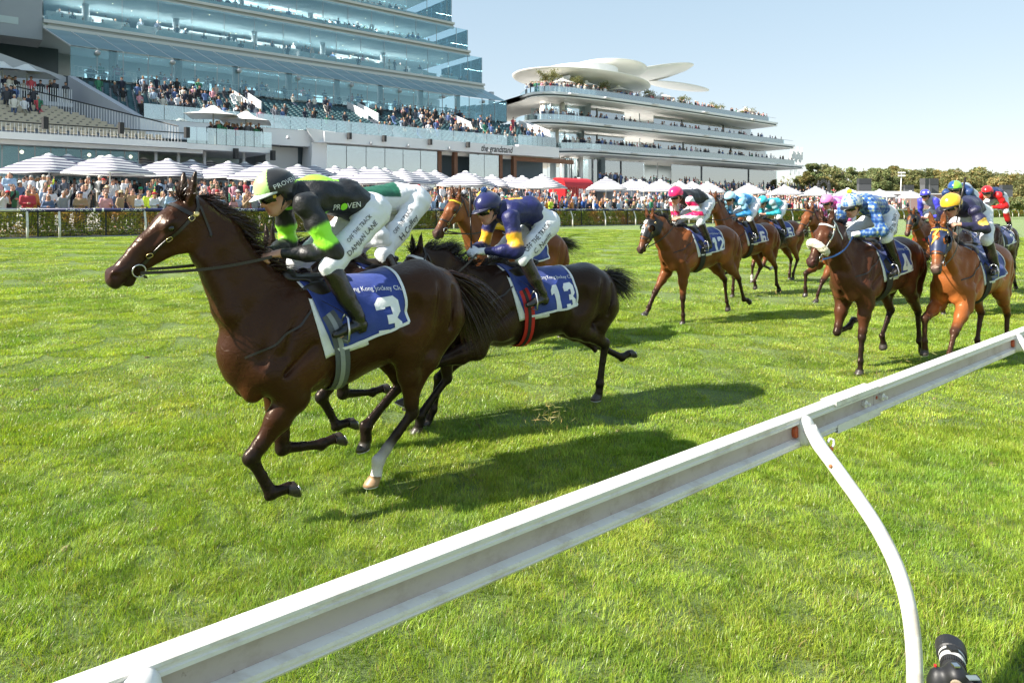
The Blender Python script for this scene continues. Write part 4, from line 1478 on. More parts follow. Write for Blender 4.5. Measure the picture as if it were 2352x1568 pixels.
def grass_patch(n, size, h, w, seed, nseg=2):
    r = np.random.RandomState(seed)
    rd = np.sqrt(r.rand(n)) * size; an = r.rand(n) * 6.2832
    x = rd * np.cos(an); y = rd * np.sin(an)
    nc = 26                                              # blades lie over in tufts
    cc_ = (r.rand(nc, 2) - .5) * 2 * size; ca = r.rand(nc) * 6.283; ch = .78 + .42 * r.rand(nc); ct = .84 + .32 * r.rand(nc)
    k = ((x[:, None] - cc_[:, 0]) ** 2 + (y[:, None] - cc_[:, 1]) ** 2).argmin(1)
    az = ca[k] + r.normal(size=n) * 1.05
    H = h * ch[k] * (.45 + .8 * r.rand(n) ** 1.2); lean = .25 + 1.15 * r.rand(n) ** 1.2
    Wd = w * (.6 + .7 * r.rand(n))
    dx, dy = np.cos(az), np.sin(az)
    tw = az + r.normal(size=n) * .5
    px, py = -np.sin(tw), np.cos(tw)
    V = []; 
    for q in range(nseg + 1):
        t = q / nseg
        off = H * lean * t ** 1.6 * .8
        z = H * (t - .28 * lean * t * t)
        ww = Wd * (1 - t) ** .6 * .5
        cx, cy = x + dx * off, y + dy * off
        if q < nseg:
            V.append(np.stack([cx - px * ww, cy - py * ww, z], 1)); V.append(np.stack([cx + px * ww, cy + py * ww, z], 1))
        else:
            V.append(np.stack([cx, cy, z], 1))
    V = np.stack(V, 1)                                   # (n, 2*nseg+1, 3)
    m = V.shape[1]
    b = np.arange(n)[:, None] * m
    quads = [np.concatenate([b + 2 * q, b + 2 * q + 1, b + 2 * q + 3, b + 2 * q + 2], 1) for q in range(nseg - 1)]
    tris = np.concatenate([b + m - 3, b + m - 2, b + m - 1], 1)
    me = np_mesh('grass_tuft', V.reshape(-1, 3), np.concatenate(quads) if quads else None, tris)
    base = np.array([.238, .392, .046])
    c = base[None] * (ct[k] * (.62 + .75 * r.rand(n)))[:, None]
    ye = r.rand(n); c[:, 0] *= 1 + .55 * ye; c[:, 1] *= 1 + .12 * ye
    dry = r.rand(n) < .07
    c[dry] = np.array([.34, .26, .11]) * (.7 + .5 * r.rand(dry.sum()))[:, None]
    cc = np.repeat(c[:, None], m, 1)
    cc[:, :2] *= .7                                     # roots darkened in the colour, so the tips read as highlights
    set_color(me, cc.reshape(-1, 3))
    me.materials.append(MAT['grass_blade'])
    o = bpy.data.objects.new('grass_tuft', me)
    return o

def scatter(name, pts, rots, scl, var, sources, label=None):
    """one object that carries many tufts"""
    me = bpy.data.meshes.new(name)
    me.vertices.add(len(pts)); me.vertices.foreach_set('co', np.asarray(pts, np.float32).ravel())
    a = me.attributes.new('rot', 'FLOAT_VECTOR', 'POINT'); a.data.foreach_set('vector', np.asarray(rots, np.float32).ravel())
    a = me.attributes.new('scl', 'FLOAT_VECTOR', 'POINT'); a.data.foreach_set('vector', np.asarray(scl, np.float32).ravel())
    a = me.attributes.new('var', 'INT', 'POINT'); a.data.foreach_set('value', np.asarray(var, np.int32))
    o = bpy.data.objects.new(name, me); link(o); o['kind'] = 'stuff'
    g = bpy.data.node_groups.new(name, 'GeometryNodeTree')
    g.interface.new_socket('Geometry', in_out='INPUT', socket_type='NodeSocketGeometry')
    g.interface.new_socket('Geometry', in_out='OUTPUT', socket_type='NodeSocketGeometry')
    gi = g.nodes.new('NodeGroupInput'); go = g.nodes.new('NodeGroupOutput')
    jn = g.nodes.new('GeometryNodeJoinGeometry')
    def na(nm, t):
        x = g.nodes.new('GeometryNodeInputNamedAttribute'); x.data_type = t; x.inputs[0].default_value = nm
        return x.outputs[0]
    rot = na('rot', 'FLOAT_VECTOR'); sc = na('scl', 'FLOAT_VECTOR'); vr = na('var', 'INT')
    e2r = g.nodes.new('FunctionNodeEulerToRotation'); g.links.new(rot, e2r.inputs[0])
    for i, src in enumerate(sources):
        ip = g.nodes.new('GeometryNodeInstanceOnPoints')
        oi = g.nodes.new('GeometryNodeObjectInfo'); oi.inputs[0].default_value = src
        cp = g.nodes.new('FunctionNodeCompare'); cp.data_type = 'INT'; cp.operation = 'EQUAL'
        g.links.new(vr, cp.inputs[2]); cp.inputs[3].default_value = i
        g.links.new(gi.outputs[0], ip.inputs['Points']); g.links.new(cp.outputs[0], ip.inputs['Selection'])
        g.links.new(oi.outputs['Geometry'], ip.inputs['Instance'])
        g.links.new(e2r.outputs[0], ip.inputs['Rotation']); g.links.new(sc, ip.inputs['Scale'])
        g.links.new(ip.outputs[0], jn.inputs[0])
    g.links.new(jn.outputs[0], go.inputs[0])
    md = o.modifiers.new('scatter', 'NODES'); md.node_group = g
    return o

def build_grass():
    src = [grass_patch(5200, .38, .046, .0034, i) for i in range(4)] + [grass_patch(8000, .76, .046, .0060, 11 + i) for i in range(3)] + [grass_patch(9000, 1.5, .046, .0120, 21 + i) for i in range(2)]
    r = np.random.RandomState(3)
    P, R, S, Vv = [], [], [], []
    def rise(x, y): return wav(np.array([[x, y, 0.0]], np.float32), 2.1, 4)[0], wav(np.array([[x, y, 0.0]], np.float32), .8, 9)[0]
    def fill(step, d0, d1, vs, base):
        y = d0 - step
        while y < d1 + step:
            hw = .80 * y + .9
            x = -hw
            while x < hw:
                Dd = x * N[0] + y * N[1]
                if d0 <= y < d1 and Dd < 33.1:
                    a, b = rise(x, y)
                    P.append((x + r.uniform(-.1, .1) * step, y + r.uniform(-.1, .1) * step, turf_z(Dd) - .004)); R.append((0, 0, r.randint(4) * math.pi / 2 + r.uniform(-.2, .2)))
                    k = base * (1 + .22 * a + .16 * b + r.uniform(-.1, .1)); S.append((1, 1, k)); Vv.append(r.choice(vs))
                x += step
            y += step
    fill(.5, .9, 6.2, [0, 1, 2, 3], 1.0)
    fill(1.0, 6.2, 14.2, [4, 5, 6], .95)
    fill(2.0, 14.2, 44.2, [7, 8], .9)
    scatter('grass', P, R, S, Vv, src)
build_ground()
build_grass()

def build_divots():
    """clods and scars left by hooves, and turf thrown up behind the field"""
    r = np.random.RandomState(41)
    mb = MB(); soil = NT('torn_turf').set(rough=.95)
    soil.color(soil.ramp(soil.noise(26, 5), [(.3, (.05, .035, .018)), (.5, (.13, .10, .045)), (.7, (.26, .22, .10))]))
    for k in range(60):
        y = 2.0 + 12 * r.rand() ** 1.3; x = r.uniform(-.72, .72) * y
        Dd = x * N[0] + y * N[1]
        if Dd < 1.7 or Dd > 12: continue
        c = np.array([x, y, turf_z(Dd)]); rr = r.uniform(.02, .042); n = 9
        a0 = r.rand() * 6.28; ex = r.uniform(1.0, 1.8)
        V = [c + np.array([0, 0, r.uniform(.012, .022)])]
        for q, z in ((.55, .016), (1.0, .002)):
            for i in range(n):
                a = a0 + 2 * math.pi * i / n; j = r.uniform(.75, 1.25) * q * rr
                u = np.array([ex * j * math.cos(a), j * math.sin(a)])
                V.append(c + np.array([u[0] * U[0] - u[1] * U[1], u[0] * U[1] + u[1] * U[0], z * r.uniform(.6, 1.3)]))
        F = [(0, 1 + i, 1 + (i + 1) % n) for i in range(n)] + [(1 + i, 1 + n + i, 1 + n + (i + 1) % n, 1 + (i + 1) % n) for i in range(n)]
        mb.add(V, F)
    o = mb.build('divots', soil.m); o['kind'] = 'stuff'
    P, D_ = [], []
    for c, n, sp in (((.33, 6.0, .20), 60, .08), ((.40, 5.9, .42), 40, .12), ((.24, 6.1, .30), 30, .11), ((4.7, 13.2, .2), 50, .2), ((3.3, 11.1, .12), 30, .15), ((-.75, 4.7, .12), 26, .12), ((5.0, 8.6, .1), 24, .14)):
        Dd = c[0] * N[0] + c[1] * N[1]
        for k in range(n): P.append(np.array(c) + np.array([0, 0, turf_z(Dd)]) + r.normal(size=3) * sp)
    V, F, C = leaf_cloud(np.array(P), 0, .042, 4, aspect=.13)
    me = np_mesh('flying_turf', V, F); set_color(me, C * np.array([.52, .50, .20])); o = mesh_obj('flying_turf', me, MAT['grass_blade']); o['kind'] = 'stuff'
# ---------------------------------------------------------------- running rail beside the camera
DR = 1.337                                        # its line across the track
def rail_section(mb, s0, s1, prof, m=0):
    V = []
    for s in (s0, s1):
        for d, z in prof: V.append(tr(s, DR + d, z))
    n = len(prof)
    F = [(i, (i + 1) % n, n + (i + 1) % n, n + i) for i in range(n)]
    F += [tuple(range(n - 1, -1, -1)), tuple(range(n, 2 * n))]
    mb.add(V, F, m)

def build_near_rail():
    root = empty('running_rail', tr(0, DR, 0), 0, 'white aluminium running rail on bent posts in front of the horses', 'rail')
    def P(mb, name, mat, sm=False):
        o = mb.build(name, mat, root, sm); o.location = -Vector(tr(0, DR, 0)); return o
    joints = [-9.3, -3.02, 3.254, 9.53, 15.8, 22.1, 28.4, 40.9, 66, 110]
    top = [(.050, 1.2), (.0, 1.2), (-.004, 1.197), (-.004, 1.190), (.0, 1.187), (.0, 1.1805), (-.003, 1.178), (-.003, 1.170), (.004, 1.168), (.012, 1.166), (.050, 1.166), (.054, 1.172), (.054, 1.196)]
    web = [(.018, 1.1675), (.018, 1.108), (.040, 1.108), (.040, 1.1675)]
    bot = [(.016, 1.1095), (.006, 1.106), (-.003, 1.102), (-.004, 1.094), (.001, 1.091), (.001, 1.085), (-.002, 1.082), (.004, 1.074), (.046, 1.074), (.054, 1.082), (.054, 1.1095)]
    for a, b in zip(joints[:-1], joints[1:]):
        g = .002
        for nm, pr, mt in (('rail_top', top, 'rail_paint'), ('rail_web', web, 'rail_web'), ('rail_foot', bot, 'rail_paint')):
            mb = MB(); rail_section(mb, a + g, b - g, pr); P(mb, nm, MAT[mt])
        # sleeve over the joint
        mb = MB()
        for k in (0,):
            sl = [(.057, 1.170), (.057, 1.2045), (-.008, 1.2045), (-.008, 1.184), (-.005, 1.184), (-.005, 1.2015), (.0548, 1.2015), (.0548, 1.170)]
            V = []
            for s in (b - .42, b - .01):
                for d, z in sl: V.append(tr(s, DR + d, z))
            n = len(sl)
            F = [(i, (i + 1) % n, n + (i + 1) % n, n + i) for i in range(n)] + [(0, 1, 6, 7), (1, 2, 5, 6), (2, 3, 4, 5), (7 + n, 6 + n, 1 + n, n), (6 + n, 5 + n, 2 + n, 1 + n), (5 + n, 4 + n, 3 + n, 2 + n)]
            mb.add(V, F)
            sl = [(-.007, 1.070), (-.007, 1.105), (-.0045, 1.105), (-.0045, 1.0725), (.0548, 1.0725), (.0548, 1.07)]
            V = []
            for s in (b - .40, b + .012):
                for d, z in sl: V.append(tr(s, DR + d, z))
            n = len(sl)
            F = [(i, (i + 1) % n, n + (i + 1) % n, n + i) for i in range(n)] + [(0, 1, 2, 3), (0, 3, 4, 5), (n + 3, n + 2, n + 1, n), (n + 5, n + 4, n + 3, n)]
            mb.add(V, F)
        P(mb, 'joint_sleeve', MAT['rail_paint'])
        for ds in (-.11, .07):
            mb = MB()
            ax = np.array([N[0], N[1], 0]) * -1
            x = np.array([U[0], U[1], 0]); R = np.stack([x, np.cross(ax, x), ax], 1)
            mb.lathe(tr(b + ds, DR + .019, 1.138), [(.013, 0), (.013, .012), (.017, .013), (.017, .016), (.008, .017), (.008, .032)], 12, axis=R)
            P(mb, 'joint_bolt', MAT['rail_paint'])
        mb = MB(); c = tr(b + .028, DR + .0165, 1.14)
        mb.box(c, (.012, .003, .014), YAW_TRACK); P(mb, 'red_reflector', flat_mat((.45, .06, .03), .3))
    # bent posts
    prof = [(-.018, 1.148), (-.06, 1.100), (-.105, 1.055), (-.155, 1.00), (-.21, .94), (-.265, .875), (-.315, .80), (-.352, .725), (-.378, .64), (-.393, .55), (-.400, .45), (-.402, .3), (-.402, -.03)]
    for s in (-4.5, -2.2, .256, 2.576, 5.34, 7.9, 10.5, 13.1, 15.7, 18.3, 20.9, 24.5, 28, 32, 38, 45, 55, 70, 90):
        mb = MB()
        pts = [tr(s, DR + d, z) for d, z in prof]
        # denser, smooth bend
        q = []
        for i in range(len(pts) - 1):
            for k in range(3): q.append(pts[i] * (1 - k / 3) + pts[i + 1] * (k / 3))
        q.append(pts[-1]); q = np.array(q)
        for _ in range(4): q[1:-1] = q[1:-1] * .5 + (q[:-2] + q[2:]) * .25
        rr = np.full(len(q), .026); rr[:4] = [.036, .033, .030, .028]
        mb.tube(q, rr, 20)
        po = P(mb, 'post', MAT['rail_paint'], True)
        # cast cap that grips the rail
        def sub(mb, name, mat, sm=False):
            o = mb.build(name, mat, po, sm); return o
        mb = MB(); V = []; n = 20
        for d, k in ((.016, 1.0), (-.012, 1.0), (-.024, .92), (-.034, .76), (-.040, .55)):
            for i in range(n):
                a = 2 * math.pi * i / n
                cs, sn = math.cos(a), math.sin(a)
                V.append(tr(s + .036 * k * np.sign(cs) * abs(cs) ** .75, DR + d, 1.140 - (.02 * (1 - k)) + .058 * k * np.sign(sn) * abs(sn) ** .75))
        F = [(j * n + i, j * n + (i + 1) % n, (j + 1) * n + (i + 1) % n, (j + 1) * n + i) for j in range(4) for i in range(n)]
        F += [tuple(4 * n + i for i in range(n)), tuple(range(n - 1, -1, -1))]
        mb.add(V, F); sub(mb, 'post_cap', MAT['rail_paint'], True)
        mb = MB(); V = []
        for d, k in ((.018, 1), (.006, 1), (.001, .8)):
            for i in range(16):
                a = 2 * math.pi * i / 16
                V.append(tr(s - .040 + .016 * k * math.cos(a), DR + d, 1.138 + .024 * k * math.sin(a)))
        F = [(j * 16 + i, j * 16 + (i + 1) % 16, (j + 1) * 16 + (i + 1) % 16, (j + 1) * 16 + i) for j in range(2) for i in range(16)] + [tuple(32 + i for i in range(16))]
        mb.add(V, F); sub(mb, 'side_reflector', flat_mat((.50, .09, .025), .3), True)
        mb = MB(); c = tr(s + .05, DR - .085, 1.078)
        mb.tube([c + np.array([0, 0, .0]), c + np.array([.012, 0, .018]), c + np.array([.010, 0, .036]), c + np.array([-.004, 0, .040]), c + np.array([-.012, 0, .022])], .0045, 8)
        lp = sub(mb, 'locking_pin', MAT['white_tape'], True)
        mb = MB(); mb.lathe(c, [(.001, -.010), (.008, -.006), (.010, 0), (.008, .007), (.001, .010)], 12)
        sub(mb, 'pin_knob', flat_mat((.75, .20, .02), .35), True)
        mb = MB(); mb.lathe(tr(s - .026, DR - .12, 1.04), [(.001, -.008), (.007, -.004), (.008, 0), (.007, .005), (.001, .008)], 10)
        sub(mb, 'pin_end', flat_mat((.42, .14, .05), .5), True)
build_near_rail()

# ---------------------------------------------------------------- far rail, wire fence and hedge in front of the crowd
DF = 33.3
def build_far_rail():
    zt = turf_z(DF)
    root = empty('outside_rail', tr(0, DF, zt), 0, 'outside running rail with blue lettered sleeve in front of the hedge', 'rail')
    off = -Vector(tr(0, DF, zt))
    def P(mb, name, mat, sm=False):
        o = mb.build(name, mat, root, sm); o.location = off; return o
    def S_of(X):                                     # where a sight line meets the rail
        r = (X - 1176) / 1568.0
        return DF * (-.6356 * -1 + r * .772) / (.772 - r * .6356) if True else 0
    navy = flat_mat((.022, .024, .10), .45); white = MAT['rail_paint']; grey = flat_mat((.30, .32, .37), .45)
    z = 2.0 - .005
    s0, s1 = S_of(47), S_of(1840)
    mb = MB(); mb.tube([tr(s_, DF, z) for s_ in (-60, s0 - 8, s0 - .05)], .065, 12); P(mb, 'rail_tube', white, True)
    mb = MB(); mb.tube([tr(s_, DF, z) for s_ in np.linspace(s0, s1, 12)], .072, 12); P(mb, 'lettered_sleeve', navy, True)
    mb = MB(); mb.tube([tr(s_, DF, z) for s_ in (s1, 80, 160, 420)], .06, 10); P(mb, 'rail_tube', grey, True)
    s = s0 + .35
    i = 0
    while s < S_of(1560):
        V, F = text_mesh('FLEMINGTON', .145, bold=.003, spacing=1.05)
        # curl the letters round the tube
        Pn = []
        for v in V:
            a = v[1] / .074
            Pn.append(tr(s - v[0] * -1, DF - .0755 * math.cos(a), z + .0755 * math.sin(a)))
        mb = MB().add(Pn, F); P(mb, 'lettering', MAT['print_white'])
        s += 1.62 if i % 4 != 1 else 2.0; i += 1
    for X in (214, 234):
        mb = MB(); c = tr(S_of(X), DF, z); mb.tube([tr(S_of(X), DF, z), tr(S_of(X) + .07, DF, z)], .0745, 12); P(mb, 'white_band', MAT['print_white'])
    # cranked white posts
    ss = [S_of(x) for x in (-70, 58, 132, 329)]
    k = S_of(329) + 3.25
    while k < 300: ss.append(k); k += 3.25
    for s in ss:
        q = [(0, z - .05), (-.02, z - .12), (-.16, z - .42), (-.20, z - .55), (-.21, z - .75), (-.21, turf_z(DF - .2) - .02)]
        pts = [tr(s + .06, DF + d, zz) for d, zz in q]
        w = .045
        mb = MB(); mb.tube(pts, w, 8); P(mb, 'post', white, True)
    # wire panels with black posts
    fr = empty('wire_fence', tr(0, 33.62, turf_z(33.5)), 0, 'low black wire mesh fence panels between the rail and the hedge', 'fence')
    off2 = -Vector(tr(0, 33.62, turf_z(33.5)))
    zb = turf_z(33.5)
    s = s0 - 9; n = 0
    black = flat_mat((.014, .015, .017), .5)
    bars = MB(); wires = MB()
    while s < 95:
        mb = MB(); mb.box(tr(s, 33.62, zb + .53), (.055, .055, 1.06), YAW_TRACK)
        o = mb.build('post', black, fr); o.location = off2
        if s < 45:
            for k in range(1, 11): wires.box(tr(s + 1.2, 33.62, zb + k * .095), (2.4, .006, .006), YAW_TRACK)
            for k in range(1, 24): wires.box(tr(s + k * .1, 33.625, zb + .53), (.005, .005, 1.04), YAW_TRACK)
        for zz in (.03, 1.05): bars.box(tr(s + 1.2, 33.62, zb + zz), (2.34, .035, .035), YAW_TRACK)
        s += 2.4; n += 1
    o = wires.build('wire_mesh', black, fr); o.location = off2; o['kind'] = 'stuff'
    o = bars.build('top_and_foot_bar', black, fr); o.location = off2
    mb = MB(); mb.box(tr(20, 33.5, zb + .012), (150, .10, .03), YAW_TRACK)
    o = mb.build('kerb_strip', flat_mat((.5, .5, .48), .7), fr); o.location = off2

def leaf_cloud(mb_pts, n, size, seed, col_lo=.6, col_hi=1.25, aspect=1.0):
    """many small leaf faces round given points (n,3); returns verts, quads, colours"""
    r = np.random.RandomState(seed)
    P = np.asarray(mb_pts)
    nn = len(P)
    a = r.normal(size=(nn, 3)); a /= np.linalg.norm(a, axis=1)[:, None]
    b = np.cross(a, r.normal(size=(nn, 3))); b /= np.linalg.norm(b, axis=1)[:, None] + 1e-9
    s = size * (.55 + .8 * r.rand(nn))[:, None]
    V = np.stack([P - a * s, P + b * s * .5 * aspect, P + a * s, P - b * s * .5 * aspect], 1).reshape(-1, 3)
    F = np.arange(nn * 4).reshape(-1, 4)
    c = (col_lo + (col_hi - col_lo) * r.rand(nn))[:, None] * np.ones((1, 3))
    c[:, 0] *= 1 + .5 * (r.rand(nn) ** 3)
    C = np.repeat(c, 4, 0)
    return V, F, C

def build_hedge():
    r = np.random.RandomState(8)
    zb = turf_z(33.5)
    root = empty('hedge', tr(0, 34.1, zb), 0, 'long clipped hedge with browning leaves between rail and crowd', 'hedge')
    off = -Vector(tr(0, 34.1, zb))
    def seg(sa, sb, n, size):
        s = sa + (sb - sa) * r.rand(n); u = r.rand(n)
        # more leaves near the faces than inside
        face = r.rand(n)
        d = np.where(face < .5, 33.72 + .10 * r.rand(n) ** 1.5, np.where(face < .8, 33.72 + .75 * r.rand(n), 33.72 + .75 * r.rand(n)))
        zz = np.where(face < .5, zb + .04 + 1.06 * u ** .8, np.where(face < .8, zb + 1.02 + .13 * u, zb + .05 + 1.0 * u))
        bump = .05 * np.sin(s * 3.1) + .04 * np.sin(s * 7.7 + 1)
        zz = zz + bump * (zz - zb) * .6
        thin = (wav(np.stack([s, d * 0, zz * 1.3], 1).astype(np.float32), 4.5, 12) > .35) & (face < .8) & (zz < zb + .75)
        keep = ~(thin & (r.rand(n) < .12))
        P = s[:, None] * np.array([U[0], U[1], 0]) + d[:, None] * np.array([N[0], N[1], 0]); P[:, 2] = zz
        return leaf_cloud(P[keep], n, size, 5, .9, 1.7)
    Vs, Fs, Cs, k = [], [], [], 0
    for sa, sb, n, sz in ((-14, 8, 38000, .050), (8, 28, 32000, .058), (28, 60, 24000, .08), (60, 130, 20000, .13), (130, 300, 9000, .27)):
        V, F, C = seg(sa, sb, n, sz)
        Vs.append(V); Fs.append(F + k); Cs.append(C); k += len(V)
    V = np.concatenate(Vs) + np.array(off)
    me = np_mesh('foliage', V, np.concatenate(Fs)); set_color(me, np.concatenate(Cs))
    o = mesh_obj('foliage', me, MAT['hedge_leaf'], root); o['kind'] = 'stuff'
    mb = MB()
    for i in range(420):
        s = -14 + 90 * r.rand() ** 1.5; d = 33.85 + .4 * r.rand()
        p = tr(s, d, zb)
        pts = [p]
        for k in range(4): pts.append(pts[-1] + np.array([r.normal() * .08, r.normal() * .05, .24]))
        mb.tube(pts, [.014, .012, .009, .007, .004], 4)
    o = mb.build('stems', MAT['twig'], root); o.location = off; o['kind'] = 'stuff'
build_far_rail()
build_hedge()
build_divots()
# ---------------------------------------------------------------- the stands
SN, CSN = math.sin(TH), math.cos(TH)
def s_at(X, D):
    """distance up the straight where a sight line at X (2352 wide) crosses the line D"""
    r = (X - 1176) / 1568.0
    return D * (CSN + r * SN) / (SN - r * CSN)
def z_at(X, Y, D):
    s = s_at(X, D); d = s * CSN + D * SN
    return HC + (482 - Y) * d / 1568.0

def stand_materials():
    def glass(n, tint, gl, rough=.02, fac=.55, veil=None):
        m = NT(n)
        for nd in (m.b,): m.t.nodes.remove(nd)
        tr_ = m.n('BsdfTransparent'); tr_.inputs[0].default_value = (*tint, 1)
        gg = m.n('BsdfGlossy'); gg.inputs[0].default_value = (*gl, 1); gg.inputs['Roughness'].default_value = rough
        fr = m.n('Fresnel'); fr.inputs[0].default_value = 1.5
        mr = m.n('MapRange'); mr.inputs[1].default_value = 0; mr.inputs[2].default_value = 1; mr.inputs[3].default_value = fac * .30; mr.inputs[4].default_value = 1
        m.l(fr.outputs[0], mr.inputs[0])
        mx = m.n('MixShader'); m.l(mr.outputs[0], mx.inputs[0]); m.l(tr_.outputs[0], mx.inputs[1]); m.l(gg.outputs[0], mx.inputs[2])
        last = mx.outputs[0]
        if veil:
            df = m.n('BsdfDiffuse'); df.inputs[0].default_value = (*veil[1], 1)
            m2 = m.n('MixShader'); m2.inputs[0].default_value = veil[0]; m.l(last, m2.inputs[1]); m.l(df.outputs[0], m2.inputs[2]); last = m2.outputs[0]
        m.l(last, m.out.inputs[0]); MAT[n] = m.m
    glass('glass_awning', (.55, .70, .74), (.6, .75, .8), .08, .6, (.55, (.42, .56, .60)))
    glass('glass_teal', (.86, .96, .98), (.46, .68, .76), .02, .30, (.07, (.34, .56, .66)))
    glass('glass_pale', (.80, .89, .90), (.86, .90, .92), .04, 1.5)
    glass('glass_rail', (.90, .97, .97), (.80, .90, .92), .06, 1.25)
    def conc(n, a, b, sc=.5, r=.8):
        m = NT(n).set(rough=r); m.color(m.mix(a, b, m.noise(sc, 7, .65))); MAT[n] = m.m
    conc('white_render', (.70, .71, .72), (.82, .82, .82), .25, .55)
    conc('cream_panel', (.78, .75, .70), (.86, .84, .80), .2, .5)
    conc('pale_concrete', (.42, .43, .46), (.56, .56, .58), .3)
    conc('grey_concrete', (.27, .30, .35), (.38, .40, .44), .3)
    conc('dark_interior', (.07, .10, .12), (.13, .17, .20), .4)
    conc('mid_interior', (.42, .50, .53), (.52, .60, .62), .3)
    conc('seat_teal', (.03, .085, .10), (.05, .125, .14), 2.0, .5)
    conc('seat_tan', (.46, .38, .27), (.58, .49, .37), 2.0, .5)
    conc('brick_pier', (.14, .07, .04), (.26, .13, .08), 3.0)
    conc('steel_grey', (.30, .31, .33), (.42, .43, .45), 1.0, .45)
    conc('fascia_grey', (.50, .50, .51), (.62, .62, .62), .4, .45)
    m = NT('lamp_glow').set(base=(1, .8, .5), emit=2.0, emitc=(1, .78, .48)); MAT['lamp_glow'] = m.m
    m = NT('crowd_people').set(rough=.8); m.color(m.attr('col')); MAT['crowd_people'] = m.m
stand_materials()

# simple people for the far terraces, collected into one crowd
CROWD_V, CROWD_F, CROWD_C = [], [], []
_cn = [0]
def _person_proto():
    """verts, faces, region (0 trousers 1 shirt 2 skin 3 hair) of a small standing figure"""
    V, F, R = [], [], []
    def ring(z, rx, ry, n=6, ox=0):
        return [(ox + rx * math.cos(2 * math.pi * k / n), ry * math.sin(2 * math.pi * k / n), z) for k in range(n)]
    def loft(rings, reg):
        b = len(V); n = len(rings[0])
        for r_ in rings: V.extend(r_)
        for i in range(len(rings) - 1):
            for k in range(n):
                F.append((b + i * n + k, b + i * n + (k + 1) % n, b + (i + 1) * n + (k + 1) % n, b + (i + 1) * n + k))
                R.append(reg)
    for sx in (-.09, .09): loft([[(x + sx, y, z) for x, y, z in ring(z0, a, a, 4)] for z0, a in ((0, .06), (.88, .085))], 0)
    loft([ring(.86, .17, .11), ring(1.1, .165, .11), ring(1.36, .21, .115), ring(1.47, .11, .08), ring(1.48, .02, .02)], 1)
    for sx in (-1, 1):
        loft([[(x + sx * .235, y, z) for x, y, z in ring(1.40, .05, .05, 4)], [(x + sx * .26, y - .03, z) for x, y, z in ring(1.12, .045, .045, 4)], [(x + sx * .17, y - .16, z) for x, y, z in ring(.98, .035, .035, 4)]], 1)
    loft([ring(1.45, .055, .055), ring(1.53, .06, .065), ring(1.58, .082, .095), ring(1.66, .085, .10)], 2)
    loft([ring(1.655, .089, .105), ring(1.72, .08, .09), ring(1.755, .04, .045), ring(1.757, .005, .005)], 3)
    return np.array(V), F, R
_PP = _person_proto()
_PF = np.array(_PP[1], np.int64); _PR = np.array(_PP[2])
SHIRTS = [(.72, .72, .74), (.70, .70, .73), (.02, .025, .05), (.018, .018, .02), (.10, .16, .34), (.42, .52, .66), (.55, .08, .10), (.60, .45, .38), (.05, .05, .06), (.66, .62, .55), (.12, .13, .16), (.65, .30, .36), (.05, .22, .12), (.70, .66, .60)]
SKINS = [(.50, .27, .19), (.46, .24, .16), (.38, .19, .12), (.55, .32, .24)]
HAIRS = [(.03, .018, .012), (.06, .03, .015), (.015, .012, .01), (.30, .19, .08), (.35, .33, .31), (.62, .55, .42)]
def crowd_person(p, face, seated, r, dark=.0):
    V = _PP[0].copy()
    if seated:
        low = V[:, 2] < .87
        V[low, 1] -= (.87 - V[low, 2]) * .55
        V[low, 2] = .87 - (.87 - V[low, 2]) * .45
        V[:, 2] -= .40
    V *= r.uniform(.92, 1.06)
    a = face + r.uniform(-.5, .5)
    c, s_ = math.cos(a), math.sin(a)
    V = V @ np.array([[c, s_, 0], [-s_, c, 0], [0, 0, 1]])
    V = V + np.array(p)
    sh = np.array(SHIRTS[r.randint(len(SHIRTS))]) if r.rand() > dark else np.array(SHIRTS[r.choice([2, 3, 4, 8, 10])])
    tr_ = np.array([(.03, .035, .05), (.02, .02, .022), (.25, .22, .17), (.08, .10, .16)][r.randint(4)])
    if r.rand() < .25: tr_ = sh
    cols = np.array([tr_, sh, SKINS[r.randint(4)], HAIRS[r.randint(6)]])
    CROWD_V.append(V); CROWD_F.append(_PF + _cn[0]); _cn[0] += len(V)
    vc = np.zeros((len(V), 3))
    vc[_PF.ravel()] = np.repeat(cols[_PR], 4, 0)
    CROWD_C.append(vc)
FACE_TRACK = math.atan2(-N[1], -N[0]) + math.pi / 2      # figures look along -y of their own frame

class Bld:
    """collector of parts for a building; points given as (s, D, z)"""
    def __init__(s, name, label, cat, at, group=None):
        s.root = empty(name, at, 0, label, cat, group); s.off = -Vector(at)
    def part(s, mb, name, mat, parent=None, smooth=False, kind=None):
        o = mb.build(name, mat, parent or s.root, smooth)
        if parent is None: o.location = s.off
        if kind: o['kind'] = kind
        return o
def sbox(mb, s0, s1, d0, d1, z0, z1, m=0):
    o = tr(s0, d0, z0)
    mb.frame_box(o, tr(s1, d0, z0) - o, tr(s0, d1, z0) - o, np.array([0, 0, z1 - z0]), m)
    return mb
def sprism(mb, quad, z0, z1):
    """prism over a plan polygon given as (s,D) pairs"""
    P = [tr(a, b)[:2] for a, b in quad]
    A = sum(P[i][0] * P[(i + 1) % len(P)][1] - P[(i + 1) % len(P)][0] * P[i][1] for i in range(len(P)))
    if A < 0: P = P[::-1]
    extrude_poly(mb, [tuple(p) for p in P], z0, z1)

